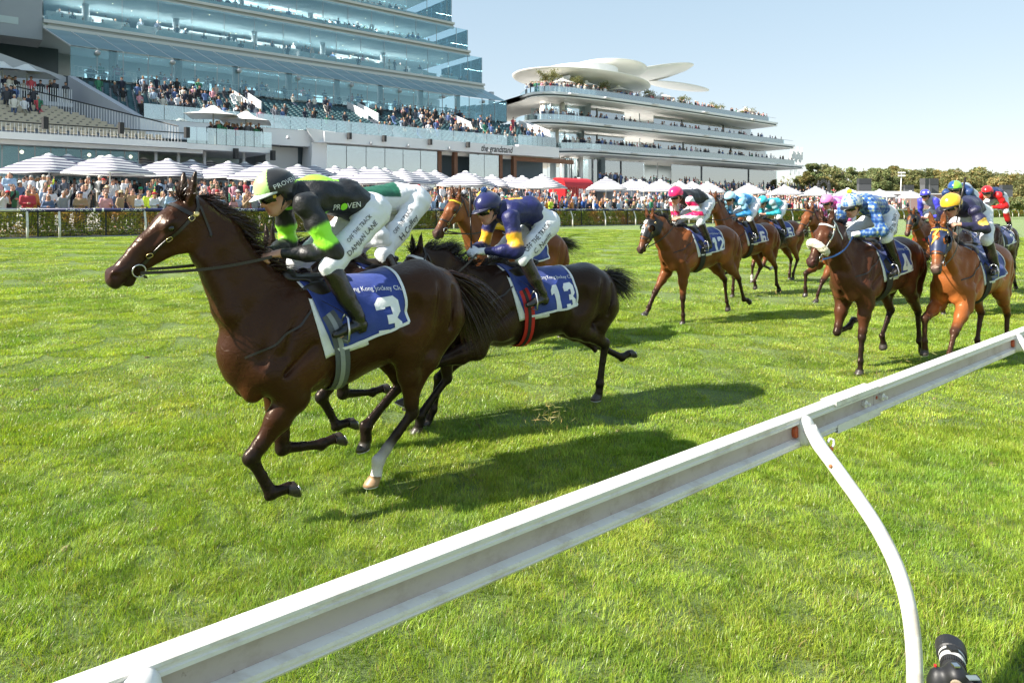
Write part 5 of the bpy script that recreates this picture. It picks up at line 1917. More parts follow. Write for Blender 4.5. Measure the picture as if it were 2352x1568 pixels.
_seat = None
def seat_mesh():
    mb = MB()
    mb.box((0, .02, .02), (.40, .36, .05)); mb.box((0, .20, .17), (.40, .05, .30), rot=np.array([[1, 0, 0], [0, .97, .2], [0, -.2, .97]]))
    return mb
def seat_rows(mb, s0f, s1f, d0, z0, rows, run_, rise, pitch=.52, gaps=()):
    """rows of tip-up seats stepping back; s0f,s1f give the row's ends"""
    pos = []
    for k in range(rows):
        D = d0 + k * run_; z = z0 + k * rise
        a, b = s0f(D), s1f(D)
        s = a + (pitch * .5 if k % 2 else 0)
        while s < b:
            if not any(g0 < s < g1 for g0, g1 in gaps): pos.append((s, D, z))
            s += pitch
    return pos

def room_light(s, D, z, ln, wd_, power):
    """area light of one storey: lit lamps in the grandstand, added fill elsewhere"""
    l = bpy.data.lights.new('lamp_and_fill_light', 'AREA'); l.shape = 'RECTANGLE'; l.size = ln; l.size_y = wd_; l.energy = power; l.color = (1, .95, .88)
    o = bpy.data.objects.new('lamp_and_fill_light', l); link(o); o.location = tr(s, D, z); o.rotation_euler = (0, 0, YAW_TRACK)

def build_grandstand():
    G = Bld('grandstand', 'tall grandstand of teal glass tiers with sloping lower awning and green seats', 'grandstand', tr(20, 72, 0))
    r = np.random.RandomState(5)
    sl = lambda X, D: s_at(X, D)
    D1 = 72.0
    levels = []                                     # slab underside z, right end, depth
    zs = [z_at(1100, 204.5, D1)]                    # level two slab (bottom edge)
    zs = [16.1, 20.15, 24.2, 28.3, 32.4]
    zs[0] = z_at(600, 132.5 * .5 + 66.5, D1) if False else z_at(1109, 203, D1)
    zs[1] = z_at(1075, 127, D1 + .9); zs[2] = z_at(1037, 62, D1 + 1.8); zs[3] = zs[2] + 4.1; zs[4] = zs[3] + 4.1
    ends = [sl(1110, D1), sl(1077, D1 + .9), sl(1040, D1 + 1.8), sl(1006, D1 + 2.7), sl(985, D1 + 3.6)]
    left = [sl(100, D1), sl(60, D1 + .9), sl(30, D1 + 1.8), sl(10, D1 + 2.7), sl(0, D1 + 3.6)]
    for i, z in enumerate(zs):
        D = D1 + .9 * i
        mb = MB(); sbox(mb, left[i] - 22, ends[i], D + .35, D + 26, z - .1, z + .5); G.part(mb, 'floor_slab', MAT['mid_interior'])
        # layered metal fascia: lit lip, grey recess, lower lip
        mb = MB(); sbox(mb, left[i], ends[i] + .25, D - .10, D + .34, z + .34, z + .62); G.part(mb, 'fascia_lip', MAT['fascia_grey'])
        mb = MB(); sbox(mb, left[i] + .3, ends[i] + .15, D + .08, D + .34, z + .10, z + .338); G.part(mb, 'fascia_recess', MAT['steel_grey'])
        mb = MB(); sbox(mb, left[i], ends[i] + .2, D - .02, D + .33, z - .16, z + .098); G.part(mb, 'fascia_lip', MAT['fascia_grey'])
        if i == 4: break
        zt = zs[i + 1] - .18
        # panes, each a sheet of its own
        pw = 3.05; s = left[i]
        pm = None
        while s < ends[i] - .2:
            e = min(s + pw, ends[i])
            mb = MB(); sbox(mb, s + .02, e - .02, D + .30, D + .325, z + .64, zt); G.part(mb, 'glass_pane', MAT['glass_teal'])
            mb = MB(); sbox(mb, e - .018, e + .018, D + .27, D + .36, z + .63, zt); G.part(mb, 'glazing_bar', MAT['steel_grey'])
            s = e
        # end return of glass
        for k in range(4):
            mb = MB(); sbox(mb, ends[i] - .03, ends[i] - .005, D + .4 + k * 2.4, D + 2.75 + k * 2.4, z + .55, zt); G.part(mb, 'glass_pane', MAT['glass_teal'])
        # raked dining floor inside with white clothed tables, diners and back wall
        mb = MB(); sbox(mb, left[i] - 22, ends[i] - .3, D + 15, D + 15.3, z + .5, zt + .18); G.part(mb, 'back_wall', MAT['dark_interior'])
        mb = MB()
        for t in range(4): sbox(mb, left[i], ends[i] - 2.5 - t * 2.2, D + 1.2 + t * 2.4, D + 3.6 + t * 2.4, z + .51, z + .55 + .78 * t)
        G.part(mb, 'dining_tier', MAT['mid_interior'])
        mb = MB()
        for t in range(4):
            s = left[i] + r.rand() * 2
            while s < ends[i] - 3.5 - 2.2 * t:
                w = r.uniform(1.6, 5.5)
                if r.rand() < .8:
                    sbox(mb, s, min(s + w, ends[i] - 3), D + 1.5 + t * 2.4, D + 2.2 + t * 2.4, z + .552 + .78 * t, z + 1.36 + .78 * t)
                for k in range(int(w / .8)):
                    if r.rand() < .55:
                        p = tr(s + .4 + k * .8, D + 2.5 + t * 2.4, z + .55 + .78 * t)
                        crowd_person(p, FACE_TRACK, r.rand() < .75, r, .55)
                s += w + r.uniform(.4, 1.2)
        G.part(mb, 'white_table', MAT['white_render'])
        mb = MB(); s = left[i] + 4
        while s < ends[i] - 4:
            mb.tube([tr(s, D + 6.5, z + .5), tr(s, D + 6.5, zt + .1)], .32, 10); s += 8.2
        G.part(mb, 'column', MAT['pale_concrete'], smooth=True)
        mb = MB()
        for k in range(18):
            c = tr(r.uniform(left[i] + 2, ends[i] - 3), D + r.uniform(2, 11), zt + .02)
            mb.lathe(c, [(.045, -.02), (.045, .03)], 8)
        G.part(mb, 'ceiling_lamp', MAT['lamp_glow'])
        room_light((left[i] + ends[i]) / 2, D + 7, zt - .12, ends[i] - left[i] - 4, .35, 1000)
    # concrete flank at the near end
    mb = MB()
    sprism(mb, [(left[0] - 24, D1 + 1), (left[0] - .05, D1 + .3), (left[0] - .05, D1 + 4), (left[0] - 24, D1 + 4)], z_at(60, 86, D1), z_at(60, 0, D1) + 6)
    G.part(mb, 'flank_wall', MAT['grey_concrete'])
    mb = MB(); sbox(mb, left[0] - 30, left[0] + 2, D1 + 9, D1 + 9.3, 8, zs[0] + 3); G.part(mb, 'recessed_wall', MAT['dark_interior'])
    # the next wing, beyond the picture edge, shades this end of the building
    mb = MB(); sbox(mb, -60, -6, 59.5, 92, 2.0, 27); G.part(mb, 'side_wing', MAT['grey_concrete'])
    # ---- lower glazed hall with sloping glass awning
    DA = 68.2
    zf, zt = z_at(1163, 282, DA), z_at(1163, 233, DA)
    s0, s1 = sl(161, DA), sl(1164, DA)
    zb = zs[0] - .1
    n = 24
    for k in range(n):
        a = s0 + (s1 - s0) * k / n; b = s0 + (s1 - s0) * (k + 1) / n
        ra, rb = [left[0] + (ends[0] - left[0]) * (k + j) / n for j in (0, 1)]
        V = [tr(a + .04, DA, zt), tr(b - .04, DA, zt), tr(rb - .04, D1 + .1, zb), tr(ra + .04, D1 + .1, zb)]
        nrm = np.array([0, 0, .03])
        mb = MB(); mb.add(V + [v - nrm for v in V], [(0, 1, 2, 3), (7, 6, 5, 4), (0, 4, 5, 1), (1, 5, 6, 2), (2, 6, 7, 3), (3, 7, 4, 0)]); G.part(mb, 'awning_pane', MAT['glass_awning'])
        mb = MB(); mb.frame_box(tr(a - .04, DA - .05, zt - .12), tr(ra, D1, zb) - tr(a, DA, zt), tr(.08, 0), np.array([0, 0, .1])); G.part(mb, 'awning_rib', MAT['fascia_grey'])
        mb = MB(); sbox(mb, a + .03, b - .03, DA + .02, DA + .045, zf + .1, zt - .14); G.part(mb, 'glass_pane', MAT['glass_teal'])
        mb = MB(); sbox(mb, b - .025, b + .025, DA - .01, DA + .08, zf + .05, zt - .13); G.part(mb, 'glazing_bar', MAT['steel_grey'])
        if k % 3 == 1:
            mb = MB(); mb.lathe(tr(a, DA - .25, zt - .45), [(.10, -.22), (.22, -.12), (.22, .1), (.08, .2)], 10); G.part(mb, 'floodlight', MAT['steel_grey'], smooth=True)
    for k in range(5):
        mb = MB(); sbox(mb, s1 - .03, s1 - .005, DA + .1 + k * 2.2, DA + 2.25 + k * 2.2, zf, zt - .1 + .16 * k); G.part(mb, 'glass_pane', MAT['glass_teal'])
    mb = MB(); sbox(mb, s0 - 10, s1 - .4, DA + 15, DA + 15.3, zf, zb); G.part(mb, 'back_wall', MAT['mid_interior'])
    # far windows as glowing panels, their daylight put into emission
    mb = MB()
    for k in range(9):
        a = s0 + 3 + k * 5.0
        sbox(mb, a, a + 3.6, DA + 14.93, DA + 14.99, zf + 1.6, zf + 3.4)
    m = NT('far_daylight').set(base=(.55, .78, .86), rough=.4, emit=.55, emitc=(.55, .82, .92)); G.part(mb, 'far_window', m.m)
    mb = MB()
    for k in range(9): mb.tube([tr(s0 + 4 + k * 5.6, DA + 5, zf), tr(s0 + 4 + k * 5.6, DA + 5, zb)], .38, 10)
    G.part(mb, 'column', MAT['pale_concrete'], smooth=True)
    mb = MB(); rails = MB()
    for t in range(3):
        sbox(mb, s0 + .2, s1 - 1 - t * 2, DA + 1 + 2.6 * t, DA + 3.6 + 2.6 * t, zf - .4, zf + .1 + .5 * t)
        rs = s0 + 1
        while rs < s1 - 3:
            for zz in (.55, 1.0): sbox(rails, rs, rs + 2.2, DA + 1.05 + 2.6 * t, DA + 1.09 + 2.6 * t, zf + .1 + .5 * t + zz, zf + .15 + .5 * t + zz)
            for q in (0, 2.16): sbox(rails, rs + q, rs + q + .05, DA + 1.05 + 2.6 * t, DA + 1.10 + 2.6 * t, zf + .1 + .5 * t, zf + 1.1 + .5 * t)
            if r.rand() < .7: sbox(rails, rs + .5, rs + 1.5, DA + 1.7 + 2.6 * t, DA + 2.6 + 2.6 * t, zf + .12 + .5 * t, zf + .85 + .5 * t)
            for q in range(3):
                if r.rand() < .6: crowd_person(tr(rs + r.rand() * 2.2, DA + 1.9 + 2.6 * t + r.rand() * .8, zf + .05 + .5 * t), FACE_TRACK, r.rand() < .5, r, .5)
            rs += r.uniform(2.4, 3.2)
    G.part(mb, 'dining_tier', MAT['dark_interior']); G.part(rails, 'rails_and_tables', MAT['white_render'])
    room_light((s0 + s1) / 2, DA + 9, zb - .6, s1 - s0 - 6, .35, 1100)
    # ---- open tier of green seats
    DB = 56.0
    zbk, zfr = zf - .1, z_at(700, 296, DB)
    rows = 15; run_ = (DA - .4 - DB - .7) / rows; rise = (zbk - zfr - .2) / rows
    e0 = lambda D: sl(330, DB) + (sl(172, DA) - sl(330, DB)) * (D - DB) / (DA - DB) + .3
    e1 = lambda D: sl(1275, DB) + (sl(1225, DA) - sl(1275, DB)) * (D - DB) / (DA - DB)
    mb = MB()
    for k in range(rows):
        D = DB + .7 + k * run_; sprism(mb, [(e0(D) - .3, D), (e1(D), D), (e1(D), DA + .9), (e0(D) - .3, DA + .9)], zfr - .6 + k * rise, zfr - .2 + k * rise + .01 * 0)
    G.part(mb, 'seating_step', MAT['pale_concrete'])
    gaps = [(e0(DB) + 9.5 + 12 * i, e0(DB) + 10.7 + 12 * i) for i in range(6)]
    pos = seat_rows(None, e0, e1, DB + .95, zfr + .16 - .2, rows, run_, rise, .56, gaps)
    sm = seat_mesh(); Vs = np.concatenate(sm.v); Fs = np.array(sm.f)
    rot = YAW_TRACK
    Rz = np.array([[math.cos(rot), math.sin(rot), 0], [-math.sin(rot), math.cos(rot), 0], [0, 0, 1]])
    Vw = Vs @ Rz
    A = np.concatenate([Vw + tr(*p) for p in pos]); Fq = np.concatenate([Fs + i * len(Vw) for i in range(len(pos))])
    o = mesh_obj('green_seats', np_mesh('green_seats', A, Fq), MAT['seat_teal'], G.root); o.location = G.off; o['kind'] = 'stuff'
    # where people sit
    cl = [(sl(300, 63), 2, 9), (sl(425, 61), 3, 44), (sl(500, 59), 2, 14), (sl(575, 60), 2.5, 22), (sl(640, 58), 2, 9), (sl(745, 61), 1.5, 13), (sl(850, 62), 3, 8), (sl(940, 60), 4, 18), (sl(1010, 60), 4, 36), (sl(1090, 59), 5, 40), (sl(1170, 60), 5, 36)]
    for c, w, nn in cl:
        for k in range(nn):
            p = pos[r.randint(len(pos))]
            best = None
            for _ in range(40):
                q = pos[r.randint(len(pos))]
                if abs(q[0] - c - r.normal() * w * .6) < w * .5: best = q; break
            if best: crowd_person(tr(best[0], best[1] + .08, best[2] - .02), FACE_TRACK, r.rand() < .9, r, .62)
    # stair walls between the blocks
    for g0, g1 in gaps[:4]:
        D0, Dm = DB + 7, DA - .6
        mb = MB(); k0 = (D0 - DB - .7) / run_ * rise; k1 = (Dm - DB - .7) / run_ * rise
        for ss in (g0, g1 + .0):
            a, b = tr(ss, D0, zfr + k0 - .2), tr(ss, Dm, zfr + k1 - .2)
            mb.frame_box(a, b - a, tr(.12, 0), np.array([0, 0, .95]))
        G.part(mb, 'stair_wall', MAT['white_render'])
    # glass balustrade and white parapet
    n = 30; a0, a1 = e0(DB) - .3, e1(DB)
    for k in range(n):
        a, b = a0 + (a1 - a0) * k / n, a0 + (a1 - a0) * (k + 1) / n
        mb = MB(); sbox(mb, a + .02, b - .02, DB - .02, DB, zfr - .15, zfr + .95); G.part(mb, 'balustrade_pane', MAT['glass_rail'])
    mb = MB(); sbox(mb, a0 - .2, a1, DB + .02, DB + .7, zfr - 1.5, zfr - .16); G.part(mb, 'white_parapet', MAT['white_render'])
    # raking end wall
    mb = MB()
    p = [tr(e0(DB) - .3, DB + .1, zfr - 1.4), tr(e0(DA) - .3, DA, zfr - 1.4), tr(e0(DA) - .3, DA, zbk + .2), tr(e0(DB) - .3, DB + .1, zfr)]
    q = [v - tr(.5, 0) for v in p]
    mb.add(p + q, [(0, 1, 2, 3), (7, 6, 5, 4), (0, 4, 5, 1), (1, 5, 6, 2), (2, 6, 7, 3), (3, 7, 4, 0)]); G.part(mb, 'raking_wall', MAT['pale_concrete'])
    p = [tr(e0(DA) - .9, DA + .2, 9), tr(e0(DA) - 16, DA + .2, 9), tr(e0(DA) - 16, DA + .2, zbk + 3.2), tr(e0(DA) - 11, DA + .2, zbk + 3.2), tr(e0(DA) - .9, DA + .2, zbk + .1)]
    q = [v + tr(0, .5) for v in p]
    mb = MB(); mb.add(p + q, [(0, 1, 2, 3, 4), (9, 8, 7, 6, 5)] + [(i, (i + 1) % 5, 5 + (i + 1) % 5, 5 + i) for i in range(5)]); G.part(mb, 'raking_wall', MAT['pale_concrete'])
    # dark mass under and behind the seats
    mb = MB(); sbox(mb, a0, a1 - .4, DB + 4, DA + 4, 1.8, zfr - 1.52); G.part(mb, 'lower_storey', MAT['grey_concrete'])
    # ---- white projecting box with the name
    DC = 54.6
    b0, b1 = sl(745, DC), sl(1196, DC)
    zt2, zb2 = z_at(900, 314, DC), z_at(900, 337, DC)
    mb = MB(); sbox(mb, b0, b1, DC, DB + .01, zb2, zt2); G.part(mb, 'name_fascia', MAT['white_render'])
    mb = MB()
    p = [tr(b0 + 1.2, DC + .02, zt2 + .004), tr(b0 - 1.4, DC + .5, zt2 + .25), tr(b0 - .4, DB + .5, zt2 + .2), tr(b0 + 1.2, DB + .5, zt2 + .3), tr(b0 + .2, DC - .01, zb2), tr(b0 - .6, DC + .5, zb2 - .02), tr(b0 - .2, DB + .5, zb2 - .02), tr(b0 + .2, DB + .5, zb2 - .02)]
    mb.add(p, [(0, 1, 2, 3), (7, 6, 5, 4), (0, 4, 5, 1), (1, 5, 6, 2), (2, 6, 7, 3), (3, 7, 4, 0)]); G.part(mb, 'angled_corner', MAT['white_render'])
    mb = MB(); sbox(mb, b1 + .03, sl(1284, DC + .4), DC + .4, DB + .3, zb2 + .05, zt2 + .25); G.part(mb, 'end_fascia', MAT['white_render'])
    n = 8
    for k in range(n):
        a = b1 + (sl(1284, DC) - b1) * k / n; b = b1 + (sl(1284, DC) - b1) * (k + 1) / n
        mb = MB(); sbox(mb, a + .02, b - .02, DC + .45, DC + .47, zt2 + .26, zt2 + 1.3); G.part(mb, 'balustrade_pane', MAT['glass_rail'])
    V, F = text_mesh('the grandstand', .92, bold=.01, spacing=.95)
    V[:, 0] *= .78; V[:, 0] += V[:, 1] * .22
    c = (sl(1142, DC), (zt2 + zb2) / 2 - .02)
    mb = MB().add([tr(c[0] + v[0], DC - .02, c[1] + v[1]) for v in V], F); G.part(mb, 'lettering', MAT['print_black'])
    for X in (880, 985, 1072, 800):
        mb = MB(); c0 = tr(sl(X, DC), DC - .22, zt2 - .55 + .3); mb.box(c0, (.28, .30, .55), YAW_TRACK + .3); G.part(mb, 'speaker', MAT['rubber'])
    for X in (660, 850, 935, 1030, 1120):
        mb = MB(); c0 = tr(sl(X, DC), DC - .2, zt2 - .75); mb.lathe(c0, [(.06, -.15), (.14, -.05), (.14, .12)], 10, axis=rot_z_to((-.5, -.6, .3))); G.part(mb, 'floodlight', MAT['fascia_grey'])
    # ground storey below the box: glass bays, brick piers, dark openings
    zg = 2.2
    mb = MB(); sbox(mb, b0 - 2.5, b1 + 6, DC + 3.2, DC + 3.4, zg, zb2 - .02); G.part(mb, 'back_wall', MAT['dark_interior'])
    s = b0 + .6; k = 0
    while s < b1 + 1:
        w = 1.9
        if k in (0, 1, 2, 3, 4, 5, 8, 9):
            mb = MB(); sbox(mb, s + .03, s + w - .03, DC + 1.0, DC + 1.03, zg + .4, zb2 - .05); G.part(mb, 'glass_pane', MAT['glass_pale'])
        else:
            mb = MB(); sbox(mb, s + .1, s + .5, DC + 1.0, DC + 1.5, zg, zb2 - .03); G.part(mb, 'brick_pier', MAT['brick_pier'])
        for q in range(2):
            if r.rand() < .8: crowd_person(tr(s + r.rand() * w, DC + 1.8 + r.rand(), zg + .3), FACE_TRACK, False, r, .4)
        s += w; k += 1
    mb = MB(); sbox(mb, b1, b1 + 9, DC + 1.2, DC + 1.6, zb2 - .5, zb2 - .03); G.part(mb, 'brick_beam', MAT['brick_pier'])
    mb = MB(); sbox(mb, sl(625, DB), sl(700, DB), DB + 1.5, DB + 4, zg - .4, zfr - 1.52); G.part(mb, 'stair_core', MAT['fascia_grey'])
    mb = MB(); p = [tr(sl(705, DB), DB - .5, zg), tr(sl(745, DB), DB - .5, zg), tr(sl(745, DB), DB - .5, zb2), tr(sl(712, DB), DB - .5, zb2)]
    q = [v + tr(0, 2.0) for v in p]
    mb.add(p + q, [(0, 1, 2, 3), (7, 6, 5, 4), (0, 4, 5, 1), (1, 5, 6, 2), (2, 6, 7, 3), (3, 7, 4, 0)]); G.part(mb, 'white_buttress', MAT['white_render'])
    return G

def build_low_stand():
    G = Bld('low_stand', 'low stand with sand coloured seats, white slab and glazed ground floor', 'grandstand', tr(0, 50, 0))
    r = np.random.RandomState(15)
    sl = s_at; DS = 50.0
    zt, zb = z_at(0, 302, DS), z_at(0, 318, DS)
    s0, s1 = sl(-160, DS), sl(626, DS)
    mb = MB(); sbox(mb, s0, sl(430, DS), DS, DS + 12, zb, zt); G.part(mb, 'white_slab', MAT['white_render'])
    mb = MB(); sbox(mb, sl(430, DS) + .02, s1, DS + .1, DS + 8, zb - .02, zt - .05); G.part(mb, 'balcony_slab', MAT['white_render'])
    mb = MB(); sbox(mb, s0, sl(470, DS), DS + .35, DS + 1, zb - .28, zb - .02); G.part(mb, 'slab_soffit', MAT['fascia_grey'])
    # glazed ground floor
    n = 13; a0, a1 = s0, sl(318, DS + 1.2)
    for k in range(n):
        a, b = a0 + (a1 - a0) * k / n, a0 + (a1 - a0) * (k + 1) / n
        mb = MB(); sbox(mb, a + .02, b - .02, DS + 1.2, DS + 1.23, 2.3, zb - .3); G.part(mb, 'glass_pane', MAT['glass_teal'])
        mb = MB(); sbox(mb, b - .03, b + .03, DS + 1.17, DS + 1.27, 2.3, zb - .3); G.part(mb, 'glazing_bar', MAT['steel_grey'])
    mb = MB(); sbox(mb, a0, s1, DS + 7.6, DS + 7.8, 2, zb - .03); G.part(mb, 'back_wall', MAT['mid_interior'])
    for X in (50, 205, 300, 437):
        mb = MB(); mb.lathe(tr(sl(X, DS + 1.6), DS + 1.6, zb - .62 - (.3 if X == 437 else 0)), [(.04, -.12), (.10, -.06), (.10, .03), (.03, .10)], 10); G.part(mb, 'lamp', MAT['lamp_glow'])
    mb = MB()
    for X in (358, 410, 470, 560): mb.tube([tr(sl(X, DS + 1), DS + 1, 1.8), tr(sl(X, DS + 1), DS + 1, zb)], .11, 8)
    G.part(mb, 'column', MAT['fascia_grey'], smooth=True)
    # seats
    rows = 14; zf = zt + .12
    e0 = lambda D: s0 + .3
    e1 = lambda D: sl(405, DS) + (s_at(25, 62) - sl(405, DS)) * (D - DS) / 12.0
    run_, rise = .82, .255
    mb = MB()
    for k in range(rows):
        D = DS + .9 + k * run_
        sprism(mb, [(e0(D), D), (e1(D), D), (e1(DS + 12.4), DS + 12.4), (e0(D), DS + 12.4)], zf - .1 + k * rise - .4, zf - .1 + k * rise)
    G.part(mb, 'seating_step', MAT['grey_concrete'])
    pos = seat_rows(None, e0, e1, DS + 1.1, zf + .08, rows, run_, rise, .55)
    sm = seat_mesh(); me = sm.mesh('tan_seat'); me.materials.append(MAT['seat_tan'])
    key = lambda p: np.linalg.norm(tr(*p) - np.array([0, 0, HC]))
    vis = [p for p in pos if tr(*p)[0] / tr(*p)[1] > -.76]
    rest = [p for p in pos if p not in set(vis)]
    vis.sort(key=key)
    for p in vis[:300]:
        o = bpy.data.objects.new('seat', me); link(o, G.root); o.location = Vector(tr(*p)) + G.off; o.rotation_euler = (0, 0, YAW_TRACK)
    rest = vis[300:]
    Vs = np.concatenate(sm.v); Fs = np.array(sm.f)
    Rz = np.array([[math.cos(YAW_TRACK), math.sin(YAW_TRACK), 0], [-math.sin(YAW_TRACK), math.cos(YAW_TRACK), 0], [0, 0, 1]])
    Vw = Vs @ Rz
    if rest:
        o = mesh_obj('seat_rows', np_mesh('seat_rows', np.concatenate([Vw + tr(*p) for p in rest]), np.concatenate([Fs + i * len(Vw) for i in range(len(rest))])), MAT['seat_tan'], G.root); o.location = G.off; o['kind'] = 'stuff'
    print('seats', len(pos), len(vis))
    for X, D in ((20, 60), (26, 60), (32, 59.5), (22, 58.5), (70, 60), (40, 56), (48, 56), (72, 57), (78, 57), (85, 57)):
        p = min(pos, key=lambda q: abs(q[0] - s_at(X, D)) + abs(q[1] - D))
        crowd_person(tr(p[0], p[1] + .1, p[2] - .02), FACE_TRACK, True, r, .4)
    # picket balustrade
    mb = MB(); s = s0
    while s < sl(425, DS):
        sbox(mb, s, s + .022, DS + .25, DS + .28, zt + .01, zt + .60); s += .2
    o = G.part(mb, 'pickets', MAT['white_render']); o['kind'] = 'stuff'
    mb = MB(); sbox(mb, s0, sl(425, DS), DS + .2, DS + .33, zt + .61, zt + .67); G.part(mb, 'handrail', MAT['rubber'])
    mb = MB(); a, b = tr(e1(DS) + .2, DS + .4, zt + 1.1), tr(e1(DS + 12) + .2, DS + 12, zt + 1.1 + 3.4)
    mb.tube([a, b], .05, 6); G.part(mb, 'stair_handrail', MAT['rubber'])
    mb = MB()
    for k in range(60):
        t = k / 60; p = a * (1 - t) + b * t
        mb.box(p - np.array([0, 0, .5]), (.03, .03, .96))
    o = G.part(mb, 'stair_pickets', MAT['white_render']); o['kind'] = 'stuff'
    for X in (103, 277, 428, 540, 625):
        mb = MB(); c0 = tr(sl(X, DS), DS - .15, zt + .65 if X < 500 else zb - .2); mb.box(c0, (.28, .28, .72), YAW_TRACK + .3); G.part(mb, 'speaker', MAT['rubber'])
    # balcony with glass front, people and pale shade sails
    n = 9; a0, a1 = sl(430, DS), s1
    for k in range(n):
        a, b = a0 + (a1 - a0) * k / n, a0 + (a1 - a0) * (k + 1) / n
        mb = MB(); sbox(mb, a + .02, b - .02, DS + .12, DS + .14, zt - .03, zt + 1.1); G.part(mb, 'balustrade_pane', MAT['glass_rail'])
    for k in range(34):
        crowd_person(tr(a0 + 2 + r.rand() * (a1 - a0 - 2.5), DS + .6 + r.rand() * 2.2, zt - .04), FACE_TRACK, False, r, .35)
    mb = MB(); sbox(mb, a0, a1, DS + 7.8, DS + 8, zt, zt + 2.6); G.part(mb, 'balcony_back', MAT['dark_interior'])
    # upper landing behind the tan seats
    mb = MB(); DT = 62.5; zz = z_at(100, 232, DT); sbox(mb, s_at(-140, DT), s_at(168, DT), DT, DT + 5, zz - .3, zz); G.part(mb, 'landing', MAT['pale_concrete'])
    mb = MB(); s = s_at(-100, DT)
    while s < s_at(168, DT): sbox(mb, s, s + .04, DT, DT + .04, zz, zz + 1.05); s += .15
    o = G.part(mb, 'landing_pickets', MAT['white_render']); o['kind'] = 'stuff'
    for k in range(22): crowd_person(tr(s_at(r.uniform(10, 160), DT), DT + .5 + r.rand(), zz), FACE_TRACK, False, r, .3)
    # shade sails on arms
    for X, D, z in ((490, DS + 1.5, zt + 2.9), (565, DS + 1.5, zt + 2.7), (5, DT + 1.5, zz + 2.9), (62, DT + 1.5, zz + 2.9)):
        T_ = Bld('shade_umbrella', {490: 'pale square umbrella over the balcony guests nearest the tan seats', 565: 'pale square umbrella at the glass end of the balcony', 5: 'pale umbrella cut by the picture edge above the tan seats', 62: 'pale umbrella above guests on the landing over the tan seats'}[X], 'umbrella', tr(sl(X, D), D, z - 2.9), 'pale umbrellas on the low stand')
        c = tr(sl(X, D), D, z); V = [c]; n = 4
        R1 = 1.7
        prof = [(.12, -.02), (.5, -.32), (.5 * R1, -.55), (R1, -.78)]
        V = []; m = 24
        for rr, dz in prof:
            for k in range(m):
                an = 2 * math.pi * k / m + .5
                sq = 1 / max(abs(math.cos(an)), abs(math.sin(an)))
                V.append(c + np.array([rr * sq * math.cos(an + .3), rr * sq * math.sin(an + .3), dz - .06 * (sq - 1) * rr]))
        V += [v - np.array([0, 0, .02]) for v in V]
        t = len(prof) * m
        F = []
        for i in range(len(prof) - 1):
            for k in range(m):
                q = (i * m + k, i * m + (k + 1) % m, (i + 1) * m + (k + 1) % m, (i + 1) * m + k)
                F += [q, tuple(t + x for x in q[::-1])]
        F.append(tuple(range(m)))
        mb = MB(); mb.add(V, F); T_.part(mb, 'canopy', MAT['cream_panel'])
        mb = MB(); mb.tube([c - np.array([0, 0, 2.9]), c], .06, 8); T_.part(mb, 'pole', MAT['steel_grey'])

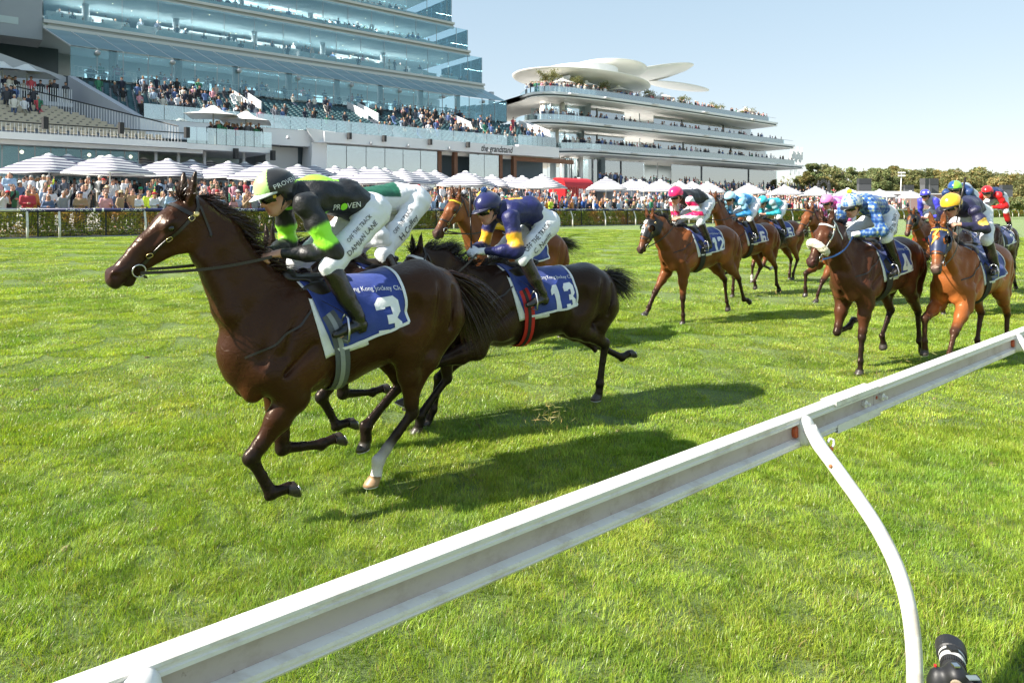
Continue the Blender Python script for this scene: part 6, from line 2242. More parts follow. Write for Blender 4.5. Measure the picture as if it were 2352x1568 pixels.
def build_members_stand():
    G = Bld('members_stand', 'curved white members stand with stacked terraces and saucer shaped roof shells', 'grandstand', tr(60, 72, 0))
    r = np.random.RandomState(25)
    def curve(knots, n=60):
        k = np.array([(s_at(X, D), D) for X, D in knots], float)
        t = np.linspace(0, 1, len(k)); tt = np.linspace(0, 1, n)
        c = np.stack([np.interp(tt, t, k[:, i]) for i in (0, 1)], 1)
        for _ in range(10): c[1:-1] = c[1:-1] * .5 + (c[:-2] + c[2:]) * .25
        return c
    def inset(c, d):
        T = np.gradient(c, axis=0); T /= np.linalg.norm(T, axis=1)[:, None]
        nn = np.stack([-T[:, 1], T[:, 0]], 1)
        nn[nn[:, 1] < -.2] *= 1
        return c + nn * d
    def band(c0, c1, z0, z1, name, mat, zslope=0.0):
        """solid ribbon between plan curves c0 (front) and c1 (back)"""
        n = len(c0); V = []
        for i in range(n):
            V += [tr(c0[i][0], c0[i][1], z0 + zslope), tr(c0[i][0], c0[i][1], z1), tr(c1[i][0], c1[i][1], z1), tr(c1[i][0], c1[i][1], z0)]
        F = []
        for i in range(n - 1):
            a, b = 4 * i, 4 * i + 4
            for k in range(4): F.append((a + k, b + k, b + (k + 1) % 4, a + (k + 1) % 4))
        F += [(0, 1, 2, 3), (4 * n - 1, 4 * n - 2, 4 * n - 3, 4 * n - 4)]
        mb = MB().add(V, F); return G.part(mb, name, mat)
    back = lambda c: np.stack([c[:, 0] + 1.0, np.full(len(c), 96.0)], 1)
    T3 = curve([(1179, 92), (1181, 85), (1194, 78), (1225, 74), (1270, 72), (1330, 71), (1400, 70.4), (1500, 70), (1600, 70), (1690, 70), (1787, 70)])
    T2 = curve([(1160, 92), (1166, 84), (1180, 77.5), (1215, 73.5), (1260, 71.5), (1330, 70.4), (1400, 70), (1500, 69.4), (1600, 69), (1700, 69), (1826, 69)])
    T1 = curve([(1200, 86), (1225, 78), (1255, 73.5), (1290, 71.2), (1340, 69.6), (1400, 69), (1460, 69), (1540, 68.4), (1640, 68), (1750, 68), (1846, 68)])
    zl = [10.7, 14.7, 18.9]
    curves = [T1, T2, T3]
    for i, (c, z) in enumerate(zip(curves, zl)):
        band(c, back(inset(c, 3)), z - .18, z + .16, 'terrace_slab', MAT['white_render'])
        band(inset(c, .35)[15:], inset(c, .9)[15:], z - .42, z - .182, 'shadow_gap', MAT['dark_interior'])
        band(inset(c, .12), back(inset(c, 3)), z - .90, z - .422, 'white_soffit', MAT['cream_panel'], -.0 + .35)
        # balustrade panes
        g = inset(c, .45); n = len(g)
        for k in range(0, n - 2, 2):
            p = g[k:k + 3]
            V = []
            for q in p: V += [tr(q[0], q[1], z + .17), tr(q[0], q[1], z + 1.02)]
            V += [v + tr(0, .03) for v in V]
            F = [(0, 2, 3, 1), (2, 4, 5, 3), (6, 7, 9, 8), (8, 9, 11, 10)]
            mb = MB().add(V, F); G.part(mb, 'balustrade_pane', MAT['glass_rail'])
        mb = MB(); mb.tube([tr(q[0], q[1], z + 1.04) for q in g], .035, 6); G.part(mb, 'handrail', MAT['steel_grey'])
        for k in range(6, n - 3, 7):
            q = c[k]; mb = MB(); sbox(mb, q[0], q[0] + 1.6, q[1] - .55, q[1] + .1, z - .08, z + .04); G.part(mb, 'drip_fin', MAT['white_render'])
    # glazed storeys
    zr = [(5.6, zl[0] - .91), (zl[0] + .17, zl[1] - .91), (zl[1] + .17, zl[2] - .91)]
    for i, (z0, z1) in enumerate(zr):
        c = inset(curves[i], 4.2)
        n = len(c)
        for k in range(0, n - 2, 2):
            p = c[k:k + 3]; V = []
            for q in p: V += [tr(q[0], q[1], z0), tr(q[0], q[1], z1)]
            V += [v + tr(0, .04) for v in V]
            mb = MB().add(V, [(0, 2, 3, 1), (2, 4, 5, 3), (6, 7, 9, 8), (8, 9, 11, 10)])
            if k not in (40, 42): G.part(mb, 'glass_pane', MAT['glass_pale'])
            if k % 6 == 0:
                mb = MB(); q = c[k]; mb.tube([tr(q[0], q[1] - .1, z0), tr(q[0], q[1] - .1, z1)], .09, 6); G.part(mb, 'glazing_post', MAT['steel_grey'])
        b = inset(curves[i], 11)
        n = len(b); V = []
        for q in b: V += [tr(q[0], q[1], z0 - .4), tr(q[0], q[1], z1 + .3)]
        mb = MB().add(V, [(2 * k, 2 * k + 2, 2 * k + 3, 2 * k + 1) for k in range(n - 1)]); G.part(mb, 'inner_wall', MAT['mid_interior'])
        mb = MB()
        for k in range(5, n - 4, 6):
            q = inset(curves[i], 6.5)[k]; mb.tube([tr(q[0], q[1], z0), tr(q[0], q[1], z1 + .2)], .35, 10)
        G.part(mb, 'column', MAT['cream_panel'], smooth=True)
        q = inset(curves[i], 7)[34]; room_light(q[0], q[1], z1 - .1, 46, .4, 900)  # added fill light to brighten the storey, no lamp known here
    # people on the terraces
    for c, z, n, lo, seated in ((T1, zl[0], 150, .30, .4), (T2, zl[1], 120, .30, .3), (T3, zl[2], 210, .08, 0)):
        for k in range(n):
            t = lo + (1 - lo) * r.rand() ** .85
            q = inset(c, .9 + r.rand() * 1.6)[int(t * (len(c) - 1))]
            crowd_person(tr(q[0] + r.normal() * .5, q[1], z + .15), FACE_TRACK, r.rand() < seated, r, .6 if z < 18 else .25)
    # roof terrace: shells
    def saucer(X, Y, D, a, b, tx, ty, th, name='roof_shell', dish=.35):
        """shallow elliptical saucer; a along the straight, b across; tx,ty = tilt"""
        c = np.array(tr(s_at(X, D), D, z_at(X, Y, D)))
        n = 48; V = []
        prof = [(0, th), (.35, th * .96), (.7, th * .75), (.92, th * .42), (1.0, th * .16), (1.0, -.02), (.9, -dish * .35), (.6, -dish * .8), (.25, -dish), (0, -dish)]
        for q, z in prof:
            for k in range(n):
                an = 2 * math.pi * k / n
                u, v = a * q * math.cos(an), b * q * math.sin(an)
                V.append(c + tr(u, v, z + u * tx + v * ty))
        F = [(i * n + k, i * n + (k + 1) % n, (i + 1) * n + (k + 1) % n, (i + 1) * n + k) for i in range(len(prof) - 1) for k in range(n)]
        mb = MB().add(V, F); G.part(mb, name, MAT['cream_panel'], smooth=True)
    saucer(1340, 189, 80, 13.4, 9, -.02, .0, .55, dish=1.15)
    mb = MB(); c = tr(s_at(1335, 82), 82, z_at(1335, 180, 82)); mb.lathe(c, [(6.2, 0), (6.2, 1.35)], 32); G.part(mb, 'plant_screen', MAT['white_render'], smooth=False)
    saucer(1394, 163, 82, 7.6, 6.5, -.02, -.10, .5, dish=1.3)
    saucer(1482, 170, 86, 11, 8, .17, -.10, .4, dish=1.4)
    saucer(1560, 199, 86, 9.5, 3.0, .005, .0, .25, dish=.35)
    # pavilion under the shells
    pv = np.stack([inset(T3, 7.5)[6:44][:, 0], inset(T3, 7.5)[6:44][:, 1]], 1)
    V = []
    for q in pv: V += [tr(q[0], q[1], zl[2] + .16), tr(q[0], q[1], zl[2] + 3.6)]
    mb = MB().add(V, [(2 * k, 2 * k + 2, 2 * k + 3, 2 * k + 1) for k in range(len(pv) - 1)]); G.part(mb, 'pavilion_wall', MAT['white_render'])
    mb = MB()
    c = tr(s_at(1420, 80), 80, z_at(1420, 176, 80))
    for k in range(9): mb.box(c + tr(k * .8 - 3, r.normal() * .3, .6 + r.rand()), (.06, .06, 2.2 * r.rand() + .8))
    G.part(mb, 'roof_mast', MAT['steel_grey'])
    # antenna cluster on the far end of the roof
    mb = MB()
    for k in range(9):
        c = tr(s_at(1816 + k * 3.2, 72), 72, 12.6 + .6 * (k % 3)); mb.box(c, (.35, .2, 2.6)); mb.box(c - np.array([0, 0, 2.0]), (.07, .07, 2.6))
    G.part(mb, 'antenna_panel', MAT['cap_white'])
    # front steps with the members' crowd
    c = T1
    mb = MB()
    for k in range(9):
        D = 66.6 - k * 1.1; z = 5.6 - k * .36
        sprism(mb, [(s_at(1420, 66), D), (s_at(1905, 66), D), (s_at(1905, 66), 74), (s_at(1420, 66), 74)], z - .36, z)
    G.part(mb, 'viewing_step', MAT['pale_concrete'])
    mb = MB(); sbox(mb, s_at(1270, 69), s_at(1425, 66), 66.8, 80, 4.6, 5.6); G.part(mb, 'raised_terrace', MAT['pale_concrete'])
    for k in range(430):
        t = r.randint(9); D = 66.9 - t * 1.1 + .3; s = s_at(1425, 66) + (s_at(1900, 66) - s_at(1425, 66)) * r.rand() ** 1.2
        crowd_person(tr(s, D, 5.6 - t * .36), FACE_TRACK, r.rand() < .4, r, .5)
    for k in range(26): crowd_person(tr(s_at(r.uniform(1380, 1432), 67), 67 + r.rand(), 5.6), FACE_TRACK, False, r, .6)
    # planter trees and pale umbrellas on the roof terrace
    g = inset(T3, 2.6)
    for k, hgt in ((9, 2.9), (18, 3.4), (25, 3.5), (31, 3.0), (36, 2.7), (42, 2.4), (47, 2.4), (52, 2.3), (56, 2.2)):
        q = g[k]; at = tr(q[0], q[1], zl[2] + .16)
        small_tree(at, hgt, r, ROOF_TREE_LABELS.pop(0))
    gg = inset(T3, 4.0)
    for k, lb in ((29, 'pale umbrella on the roof terrace nearest the big shell'), (34, 'second pale umbrella along the roof terrace'), (39, 'pale umbrella in the middle of the roof terrace'), (45, 'pale umbrella among guests towards the end of the roof terrace'), (57, 'pale umbrella at the far tip of the roof terrace')):
        q = gg[k]; at = tr(q[0], q[1], zl[2] + .16)
        T_ = Bld('terrace_umbrella', lb, 'umbrella', at, 'pale umbrellas on the roof terrace')
        mb = MB(); mb.tube([at, at + np.array([0, 0, 2.4])], .05, 6); T_.part(mb, 'pole', MAT['steel_grey'])
        mb = MB(); mb.lathe(at, [(2.2, 2.0), (1.9, 2.12), (1.0, 2.45), (.3, 2.75), (.28, 2.95), (.02, 3.05)], 12); T_.part(mb, 'canopy', MAT['cream_panel'])

ROOF_TREE_LABELS = ['small planter tree at the near corner of the roof terrace', 'rounded planter tree in front of the terrace pavilion', 'tall planter tree beside the large roof shell', 'planter tree beside the first terrace umbrella', 'planter tree between the first terrace umbrellas', 'low planter tree midway along the roof terrace', 'dark low planter tree past the middle of the terrace', 'yellowish planter tree near the terrace end', 'thin planter tree at the far tip of the terrace']
def small_tree(at, h, r, label):
    root = empty('planter_tree', at, 0, label, 'tree', 'planter trees on the roof terrace')
    mb = MB(); mb.tube([(0, 0, 0), (.04, .02, h * .5), (0, .05, h * .8)], [.07, .05, .03], 6)
    for k in range(5):
        a = r.rand() * 6.28; mb.tube([(.03, .02, h * .45), (.6 * math.cos(a), .6 * math.sin(a), h * .8)], [.03, .012], 4)
    mb.build('trunk', MAT['bark'], root)
    cs = [(r.normal() * .55, r.normal() * .55, h * .78 + r.normal() * .28) for _ in range(9)]
    P = np.concatenate([np.array(c) + r.normal(size=(90, 3)) * np.array([.28, .28, .18]) for c in cs])
    V, F, C = leaf_cloud(P, 0, .11, 3)
    me = np_mesh('crown', V, F); set_color(me, C); mesh_obj('crown', me, MAT['tree_leaf'], root)

build_grandstand()
build_low_stand()
build_members_stand()
# ---------------------------------------------------------------- striped umbrellas on the lawn
def lawn_z(D):
    return float(np.interp(D, [35.0, 36.0, 38.5, 41.5, 48, 58, 62], [1.1, 1.22, 1.6, 2.0, 2.15, 2.2, 2.3]))
def umbrella_meshes():
    n = 32
    prof = [(0.0, 1.0), (.10, .955), (.30, .80), (.55, .56), (.80, .30), (1.0, .085)]
    V = []
    for q, z in prof:
        for k in range(n):
            a = 2 * math.pi * k / n
            sq = 1 / max(abs(math.cos(a)), abs(math.sin(a)))           # square plan
            sag = .055 * q * math.cos(4 * a) * (1 if q > .2 else 0)      # cloth dips between the ribs
            V.append((q * sq * math.cos(a), q * sq * math.sin(a), z - sag * .5 - .10 * q * (sq - 1)))
    m = len(V)
    for k in range(n):                                                  # valance
        x, y, z = V[(len(prof) - 1) * n + k]; V.append((x * 1.0, y * 1.0, z - .10))
    F = [(i * n + k, i * n + (k + 1) % n, (i + 1) * n + (k + 1) % n, (i + 1) * n + k) for i in range(len(prof)) for k in range(n)]
    return MB().add(V, F).mesh('canopy')
def build_umbrellas():
    m = NT('striped_canvas').set(rough=.75)
    tc = m.n('TexCoord'); sp = m.n('SeparateXYZ'); m.l(tc.outputs['Object'], sp.inputs[0])
    mu = m.n('Math', operation='MULTIPLY_ADD'); mu.inputs[1].default_value = 6.3; mu.inputs[2].default_value = .25; m.l(sp.outputs[2], mu.inputs[0])
    fr = m.n('Math', operation='FRACT'); m.l(mu.outputs[0], fr.inputs[0])
    gt = m.n('Math', operation='GREATER_THAN'); gt.inputs[1].default_value = .52; m.l(fr.outputs[0], gt.inputs[0])
    col = m.mix((.82, .82, .82), (.17, .16, .24), gt.outputs[0]); m.color(col)
    tl = m.n('BsdfTranslucent'); mx = m.n('MixShader'); mx.inputs[0].default_value = .30; m.l(col, tl.inputs[0])
    m.l(m.b.outputs[0], mx.inputs[1]); m.l(tl.outputs[0], mx.inputs[2]); m.l(mx.outputs[0], m.out.inputs[0])
    can = umbrella_meshes(); can.materials.append(m.m); can.shade_smooth()
    pole = MB().lathe((0, 0, 0), [(.03, -2.45), (.03, .98)], 8).mesh('pole'); pole.materials.append(MAT['white_render'])
    capm = MB().lathe((0, 0, 0), [(.13, .955), (.10, 1.02), (.02, 1.06)], 10).mesh('cap'); capm.materials.append(MAT['white_cloth'])
    ribs = MB()
    for k in range(4):
        a = math.pi / 4 + k * math.pi / 2; ribs.tube([(.05 * math.cos(a), .05 * math.sin(a), .30), (.75 * 1.41 * math.cos(a), .75 * 1.41 * math.sin(a), .27)], .012, 4)
    ribs = ribs.mesh('struts'); ribs.materials.append(MAT['steel_grey'])
    base = MB().box((0, 0, -2.43), (.6, .6, .08)).mesh('base'); base.materials.append(MAT['steel_grey'])
    ordn = ['first', 'second', 'third', 'fourth', 'fifth', 'sixth', 'seventh', 'eighth', 'ninth', 'tenth', 'eleventh', 'twelfth', 'thirteenth', 'fourteenth', 'fifteenth', 'sixteenth', 'seventeenth', 'eighteenth', 'nineteenth', 'twentieth', 'last']
    def put(s, D, ztop, half, label, rz):
        at = tr(s, D, ztop - 1.0 * half * .62)
        sc = half
        root = empty('striped_umbrella', (at[0], at[1], lawn_z(D)), 0, label, 'umbrella', 'striped umbrellas on the public lawn')
        dz = at[2] - lawn_z(D)
        for nm, me, k in (('canopy', can, (sc, sc, sc * .62)), ('pole', pole, (1, 1, None)), ('cap', capm, (sc, sc, sc * .62)), ('struts', ribs, (sc, sc, sc * .62))):
            o = bpy.data.objects.new(nm, me); link(o, root); o.location = (0, 0, dz); o.rotation_euler = (0, 0, rz)
            if nm == 'pole': o.scale = (1.1, 1.1, dz / 2.45)
            else: o.scale = k
        o = bpy.data.objects.new('base', base); link(o, root); o.location = (0, 0, 2.47); o.rotation_euler = (0, 0, rz)
    r = np.random.RandomState(4)
    rz0 = YAW_TRACK + math.radians(38)
    for i, s in enumerate([-2.0, 6.0, 13.6, 20.4, 27.2, 34.2, 41.2, 48.2, 55.2, 62.2, 69.2, 76.0, 84.0, 93, 103]):
        D = 39.5 if i == 0 else 38
        put(s, D, 4.62 if i else 4.75, [1.5, 1.42, 1.5][i] if i < 3 else 1.6, ordn[i] + ' striped umbrella from the lettered rail end, in the front row', rz0 + r.uniform(-.12, .12))
    for i, X in enumerate([113, 156, 200, 234, 277, 330, 386, 440, 482, 525, 562, 596, 685, 722, 770, 806, 837, 885, 925, 965, 1000]):
        D = 48 + (i % 3) * 2.2; s = s_at(X, D)
        put(s, D, z_at(X, (354 + (X - 100) * .043), D), 1.85, ordn[i] + ' striped umbrella along the back row under the low stand', rz0 + r.uniform(-.2, .2))
    for i, X in enumerate([1090, 1130, 1172, 1200, 1330, 1450, 1470, 1560, 1590]):
        D = 47 + (i % 3) * 2.0; s = s_at(X, D)
        put(s, D, z_at(X, 401 + (X - 1090) * .034, D), 1.7, ordn[i] + ' striped umbrella of the back row beside the red kiosk', rz0 + r.uniform(-.2, .2))

# ---------------------------------------------------------------- spectators along the hedge
def person_parts(kind, r):
    """four meshes of one figure: body, shirt, trousers, hair (frame: looks along -y)"""
    pose, long_hair, girth_ = kind
    B, S, T, Hh = Blob(), Blob(), Blob(), Blob()
    f = np.array([0, -1.0, 0])
    R = np.stack([f, (1, 0, 0), (0, 0, 1)], 1)
    hc = np.array([0, -.03, 1.62])
    g = girth_
    B.chain([(0, 0, .95), (0, .01, 1.2), (0, 0, 1.40)], [(.10, .13), (.10, .125), (.09, .14)], .04, lat=(1, 0, 0))
    head_prims(B, hc, R, 1.02, np.array([0, .01, 1.42]))
    arms = {'down': ((.24, .0, 1.14), (.22, -.12, .93)), 'phone': ((.24, -.12, 1.18), (.07, -.30, 1.50)), 'up': ((.27, -.05, 1.58), (.24, -.12, 1.84)), 'fold': ((.25, -.02, 1.13), (.02, -.19, 1.14)), 'cup': ((.25, 0, 1.13), (.16, -.24, 1.18))}
    ps = {'down': ('down', 'down'), 'phone': ('phone', 'phone'), 'up': ('up', 'down'), 'fold': ('fold', 'fold'), 'cup': ('cup', 'down')}[pose]
    for sg, nm in ((1, ps[0]), (-1, ps[1])):
        sh = np.array([sg * .175 * g, 0, 1.40]); e, h = [np.array([sg * q[0], q[1], q[2]]) for q in arms[nm]]
        B.chain([sh, e, h], [.042, .036, .026], .02)
        d = unit(h - e); B.ell(h + d * .06, (.035, .035, .055), .02)
        B.chain([(sg * .09, 0, .92), (sg * .10, 0, .48), (sg * .10, .02, .07)], [.07, .05, .035], .03)
        B.seg((sg * .10, .03, .04), (sg * .11, -.14, .03), .04, .03, .02)
        S.chain([sh, sh * .1 + e * .9], [.075 * g, .06], .04)
        if r.rand() < .6 or pose == 'fold': S.seg(e, e * .25 + h * .75, .052, .044, .03)
        T.chain([(sg * .09, 0, .93), (sg * .10, 0, .48), (sg * .10, .02, .10)], [.098, .075, .06], .03)
    S.chain([(0, 0, .90), (0, .01, 1.15), (0, 0, 1.33)], [(.13 * g, .175 * g), (.13 * g, .165 * g), (.125 * g, .185 * g)], .05, lat=(1, 0, 0))
    S.seg((0, 0, 1.34), (0, .01, 1.45), (.10, .15), (.06, .075), .05, lat=(1, 0, 0))
    T.ell((0, 0, .95), (.165 * g, .125 * g, .13), .05)
    Hh.ell(hc + np.array([0, .022, .045]), (.083, .095, .090), .02)
    if long_hair:
        Hh.ell(hc + np.array([0, .06, -.03]), (.095, .06, .14), .04)
        for sg in (1, -1): Hh.seg(hc + np.array([sg * .075, .02, .02]), hc + np.array([sg * .085, .03, -.16]), .03, .028, .03)
    out = []
    for nm, X, vx in (('body', B, .027), ('shirt', S, .036), ('trousers', T, .045), ('hair', Hh, .026)):
        V, Q = X.mesh(vx)
        if nm == 'hair':
            fc = V[Q].mean(1)
            keep = ~((fc[:, 1] < hc[1] - .045) & (fc[:, 2] < hc[2] + .055))
            Q = Q[keep]
        me = np_mesh(nm, V, Q); me.shade_smooth(); out.append(me)
    return out

def build_crowd():
    r = np.random.RandomState(31)
    kinds = [(p, lh, g) for p in ('down', 'phone', 'up', 'fold', 'cup') for lh, g in ((False, 1.0), (True, .88))] + [('down', False, 1.15), ('fold', False, 1.12)]
    protos = []
    def objcol(n, rough, bmp):
        m = NT(n).set(rough=rough); oi = m.n('ObjectInfo')
        m.color(m.mix(oi.outputs['Color'], m.mix((.82, .82, .82), (1.1, 1.1, 1.1), m.noise(9, 5)), 1.0, 'MULTIPLY')); m.bump(m.noise(bmp, 3), .5, .02); return m.m
    MS, MH = objcol('plain_clothes', .8, 14), objcol('hair_and_hats', .7, 40)
    MK = NT('spectator_skin').set(rough=.5); oi = MK.n('ObjectInfo'); MK.color(oi.outputs['Color']); MK = MK.m
    for k in kinds:
        P = person_parts(k, r)
        for me, mt in zip(P, (MK, MS, MS, MH)): me.materials.append(mt)
        protos.append(P)
    hc = np.array([0, -.03, 1.62])
    def hatm(kind):
        mb = MB()
        if kind == 'brim': mb.lathe(hc + np.array([0, .01, .075]), [(.10, -.005), (.17, -.015), (.175, .0), (.10, .012), (.092, .08), (.06, .105), (.01, .108)], 16)
        else:
            mb.lathe(hc + np.array([0, .01, .06]), [(.10, -.02), (.098, .03), (.07, .075), (.01, .09)], 14)
            mb.box(hc + np.array([0, -.12, .055]), (.14, .12, .012))
        me = mb.mesh('hat'); me.materials.append(MH); me.shade_smooth(); return me
    HATS = {'brim': hatm('brim'), 'cap': hatm('cap')}
    mb = MB()
    for sg in (1, -1): mb.lathe(hc + np.array([sg * .033, -.094, .004]), [(.026, -.005), (.028, 0), (.024, .005)], 10, axis=rot_z_to((sg * .25, -1, 0)))
    mb.box(hc + np.array([0, -.096, .012]), (.03, .006, .006))
    for sg in (1, -1): mb.box(hc + np.array([sg * .073, -.045, .010]), (.005, .10, .008))
    GL = mb.mesh('sunglasses'); GL.materials.append(MAT['goggles'])
    mb = MB().box(hc + np.array([0, -.36, -.05]), (.075, .012, .15)); PH = mb.mesh('phone'); PH.materials.append(MAT['rubber'])
    CUP = MB().lathe((.17, -.31, 1.14), [(.028, 0), (.036, .12)], 10).mesh('drink'); CUP.materials.append(MAT['yellow_felt'])
    SH = [('white', 'shirt', (.74, .74, .76), 26), ('pale blue', 'shirt', (.36, .50, .68), 9), ('navy', 'suit', (.018, .026, .06), 9), ('black', 'suit', (.014, .014, .016), 10), ('blue grey', 'suit', (.10, .15, .26), 5), ('pink', 'top', (.66, .34, .36), 7), ('red', 'top', (.50, .05, .07), 5), ('tan', 'jacket', (.38, .26, .15), 4), ('grey', 'shirt', (.28, .29, .31), 6),
          ('olive', 'shirt', (.16, .16, .10), 3), ('green', 'shirt', (.04, .22, .12), 3), ('royal blue', 'top', (.04, .13, .42), 4), ('cream', 'dress', (.66, .58, .46), 6), ('floral', 'dress', (.45, .30, .22), 3), ('hi vis yellow', 'vest', (.55, .72, .05), 1.5), ('orange', 'top', (.66, .26, .06), 2)]
    w = np.array([x[3] for x in SH], float); w /= w.sum()
    HR = [('dark haired', (.02, .014, .01)), ('brown haired', (.06, .03, .016)), ('grey haired', (.32, .31, .30)), ('blonde', (.42, .29, .13)), ('red haired', (.22, .07, .02))]
    HT = [('straw hat', 'brim', (.56, .42, .24)), ('white sun hat', 'brim', (.74, .72, .66)), ('black hat', 'brim', (.02, .02, .02)), ('green cap', 'cap', (.01, .30, .14)), ('navy cap', 'cap', (.02, .03, .08)), ('red cap', 'cap', (.5, .03, .03))]
    rowname = [('pressed against the hedge', 35.0), ('in the second row at the hedge', 35.7), ('in the third row from the hedge', 36.5), ('standing among the umbrella poles', 38.4), ('back under the umbrellas', 41.5)]
    marks = [(-60, 110, 'at the white rail end'), (110, 240, 'ahead of the leading horse'), (240, 330, "above the leader's nose"), (330, 430, "over the leader's forehead"), (430, 500, "by the leader's ears"), (500, 585, "over the leader's mane"), (585, 830, 'behind the lime capped rider'), (830, 940, 'over the white breeched rider'),
             (940, 1010, 'ahead of the yellow browband horse'), (1010, 1100, 'over the yellow browband horse'), (1100, 1190, 'by the blue pompom'), (1190, 1270, 'over the navy silks'), (1270, 1350, 'below the red kiosk'), (1350, 1430, 'just past the red kiosk'), (1430, 1520, 'ahead of the pink cap'), (1520, 1610, 'behind the pink cap'), (1610, 1700, 'ahead of the pale blue cap'), (1700, 1780, 'by the turquoise cap'), (1780, 1880, 'near the pink silks'), (1880, 2000, 'above the checked cap'), (2000, 2130, 'before the star cap')]
    cand = []
    for row, (rn, D0) in enumerate(rowname):
        for it in range(9000):
            s = -14 + 105 * r.rand() ** 1.0
            D = D0 + r.uniform(-.25, .25) + (r.rand() * 2.2 if row >= 3 else 0)
            cand.append((s, D, row))
    placed = []
    sel = []
    cells = {}
    for s, D, row in cand:
        X = 1176 + 1568 * tr(s, D)[0] / tr(s, D)[1]
        if X < -30 or X > 2120: continue
        gap = .52 if row < 3 else .85
        key = (row, int(s / gap))
        ok = True
        for k in (-1, 0, 1):
            for q in cells.get((row, key[1] + k), []):
                if abs(q - s) < gap: ok = False
        if not ok or (row < 3 and r.rand() < .12): continue
        cells.setdefault(key, []).append(s)
        sel.append((np.hypot(*tr(s, D)[:2]), s, D, row, X))
    sel.sort()
    # the 300 largest are people of their own
    near = sel[:300]; far = sel[300:]
    used = set()
    heads = ['man', 'woman']
    for dist, s, D, row, X in near:
        for att in range(40):
            k = r.randint(len(protos)); pose, lh, g = kinds[k]
            si = r.choice(len(SH), p=w); cn, gn, cc, _ = SH[si]
            if lh and gn == 'suit': gn = 'jacket'
            if not lh and gn == 'dress': continue
            hi = r.randint(len(HR)) if r.rand() < .6 else r.randint(2)
            hat = r.randint(len(HT)) if r.rand() < .26 else None
            gl = r.rand() < .5 and pose != 'phone'
            mk = [m[2] for m in marks if m[0] <= X < m[1]]
            mk = mk[0] if mk else 'far along the hedge'
            who = 'woman' if lh else 'man'
            desc = [HT[hat][0]] if hat is not None else []
            if gl: desc.append('sunglasses')
            hw = HR[hi][0]
            lb = '%s %s in %s %s' % (hw, who, cn, gn)
            if desc: lb += ' and ' + desc[0]
            if pose == 'phone': lb += ' filming'
            elif pose == 'up': lb += ' arm raised'
            elif pose == 'cup': lb += ' with drink'
            lb += ', ' + mk
            if lb in used: lb = lb + ' ' + ['at the hedge', 'second row', 'third row', 'by the poles', 'under umbrellas'][row]
            if lb in used or len(lb.split()) > 16: continue
            used.add(lb); break
        at = tr(s, D, lawn_z(D))
        root = empty('person', at, FACE_TRACK + r.uniform(-.1, .75), lb, 'person', 'spectators along the hedge')
        sc = r.uniform(.93, 1.06) * (.94 if lh else 1.0); root.scale = (sc, sc, sc)
        P = protos[k]
        sk = np.array(SKINS[r.randint(4)]) * r.uniform(.85, 1.1)
        tcol = [(.03, .035, .05), (.02, .02, .022), (.25, .22, .17), (.08, .10, .16)][r.randint(4)] if gn not in ('dress', 'suit') else cc
        for me, c in zip(P, (sk, cc, tcol, HR[hi][1])):
            o = bpy.data.objects.new(me.name.split('.')[0], me); link(o, root); o.color = (*[float(x) for x in c], 1)
        if gn == 'suit':
            pass
        if hat is not None:
            o = bpy.data.objects.new('hat', HATS[HT[hat][1]]); link(o, root); o.color = (*HT[hat][2], 1)
        if gl: link(bpy.data.objects.new('sunglasses', GL), root)
        if row < 2 and pose == 'phone':
            o = bpy.data.objects.new('phone', PH); link(o); o.matrix_world = Matrix.Translation(Vector(at)) @ Matrix.Rotation(root.rotation_euler[2], 4, 'Z') @ Matrix.Scale(sc, 4)
            tag(o, ('dark phone held by %s %s in %s, %s' % (who, hw, cn, mk)), 'phone', 'phones held by spectators')
    for dist, s, D, row, X in far:
        crowd_person(tr(s, D, lawn_z(D)), FACE_TRACK + .3, False, r, .1)
    # visitors farther back on the lawn and steps
    for k in range(240):
        D = r.uniform(43, 53); crowd_person(tr(s_at(r.uniform(-20, 1250), D), D, lawn_z(D)), FACE_TRACK, False, r, .2)
    for k in range(160):
        D = r.uniform(35.2, 42); crowd_person(tr(s_at(r.uniform(1750, 2090), D), D, lawn_z(D) + (D - 35) * .05), FACE_TRACK + .3, r.rand() < .3, r, .05)
    V = np.concatenate(CROWD_V); me = np_mesh('crowd', V, np.concatenate(CROWD_F)); set_color(me, np.concatenate(CROWD_C))
    o = mesh_obj('crowd', me, MAT['crowd_people']); o['kind'] = 'stuff'
    print('crowd', len(CROWD_V), 'near', len(near), 'far', len(far))

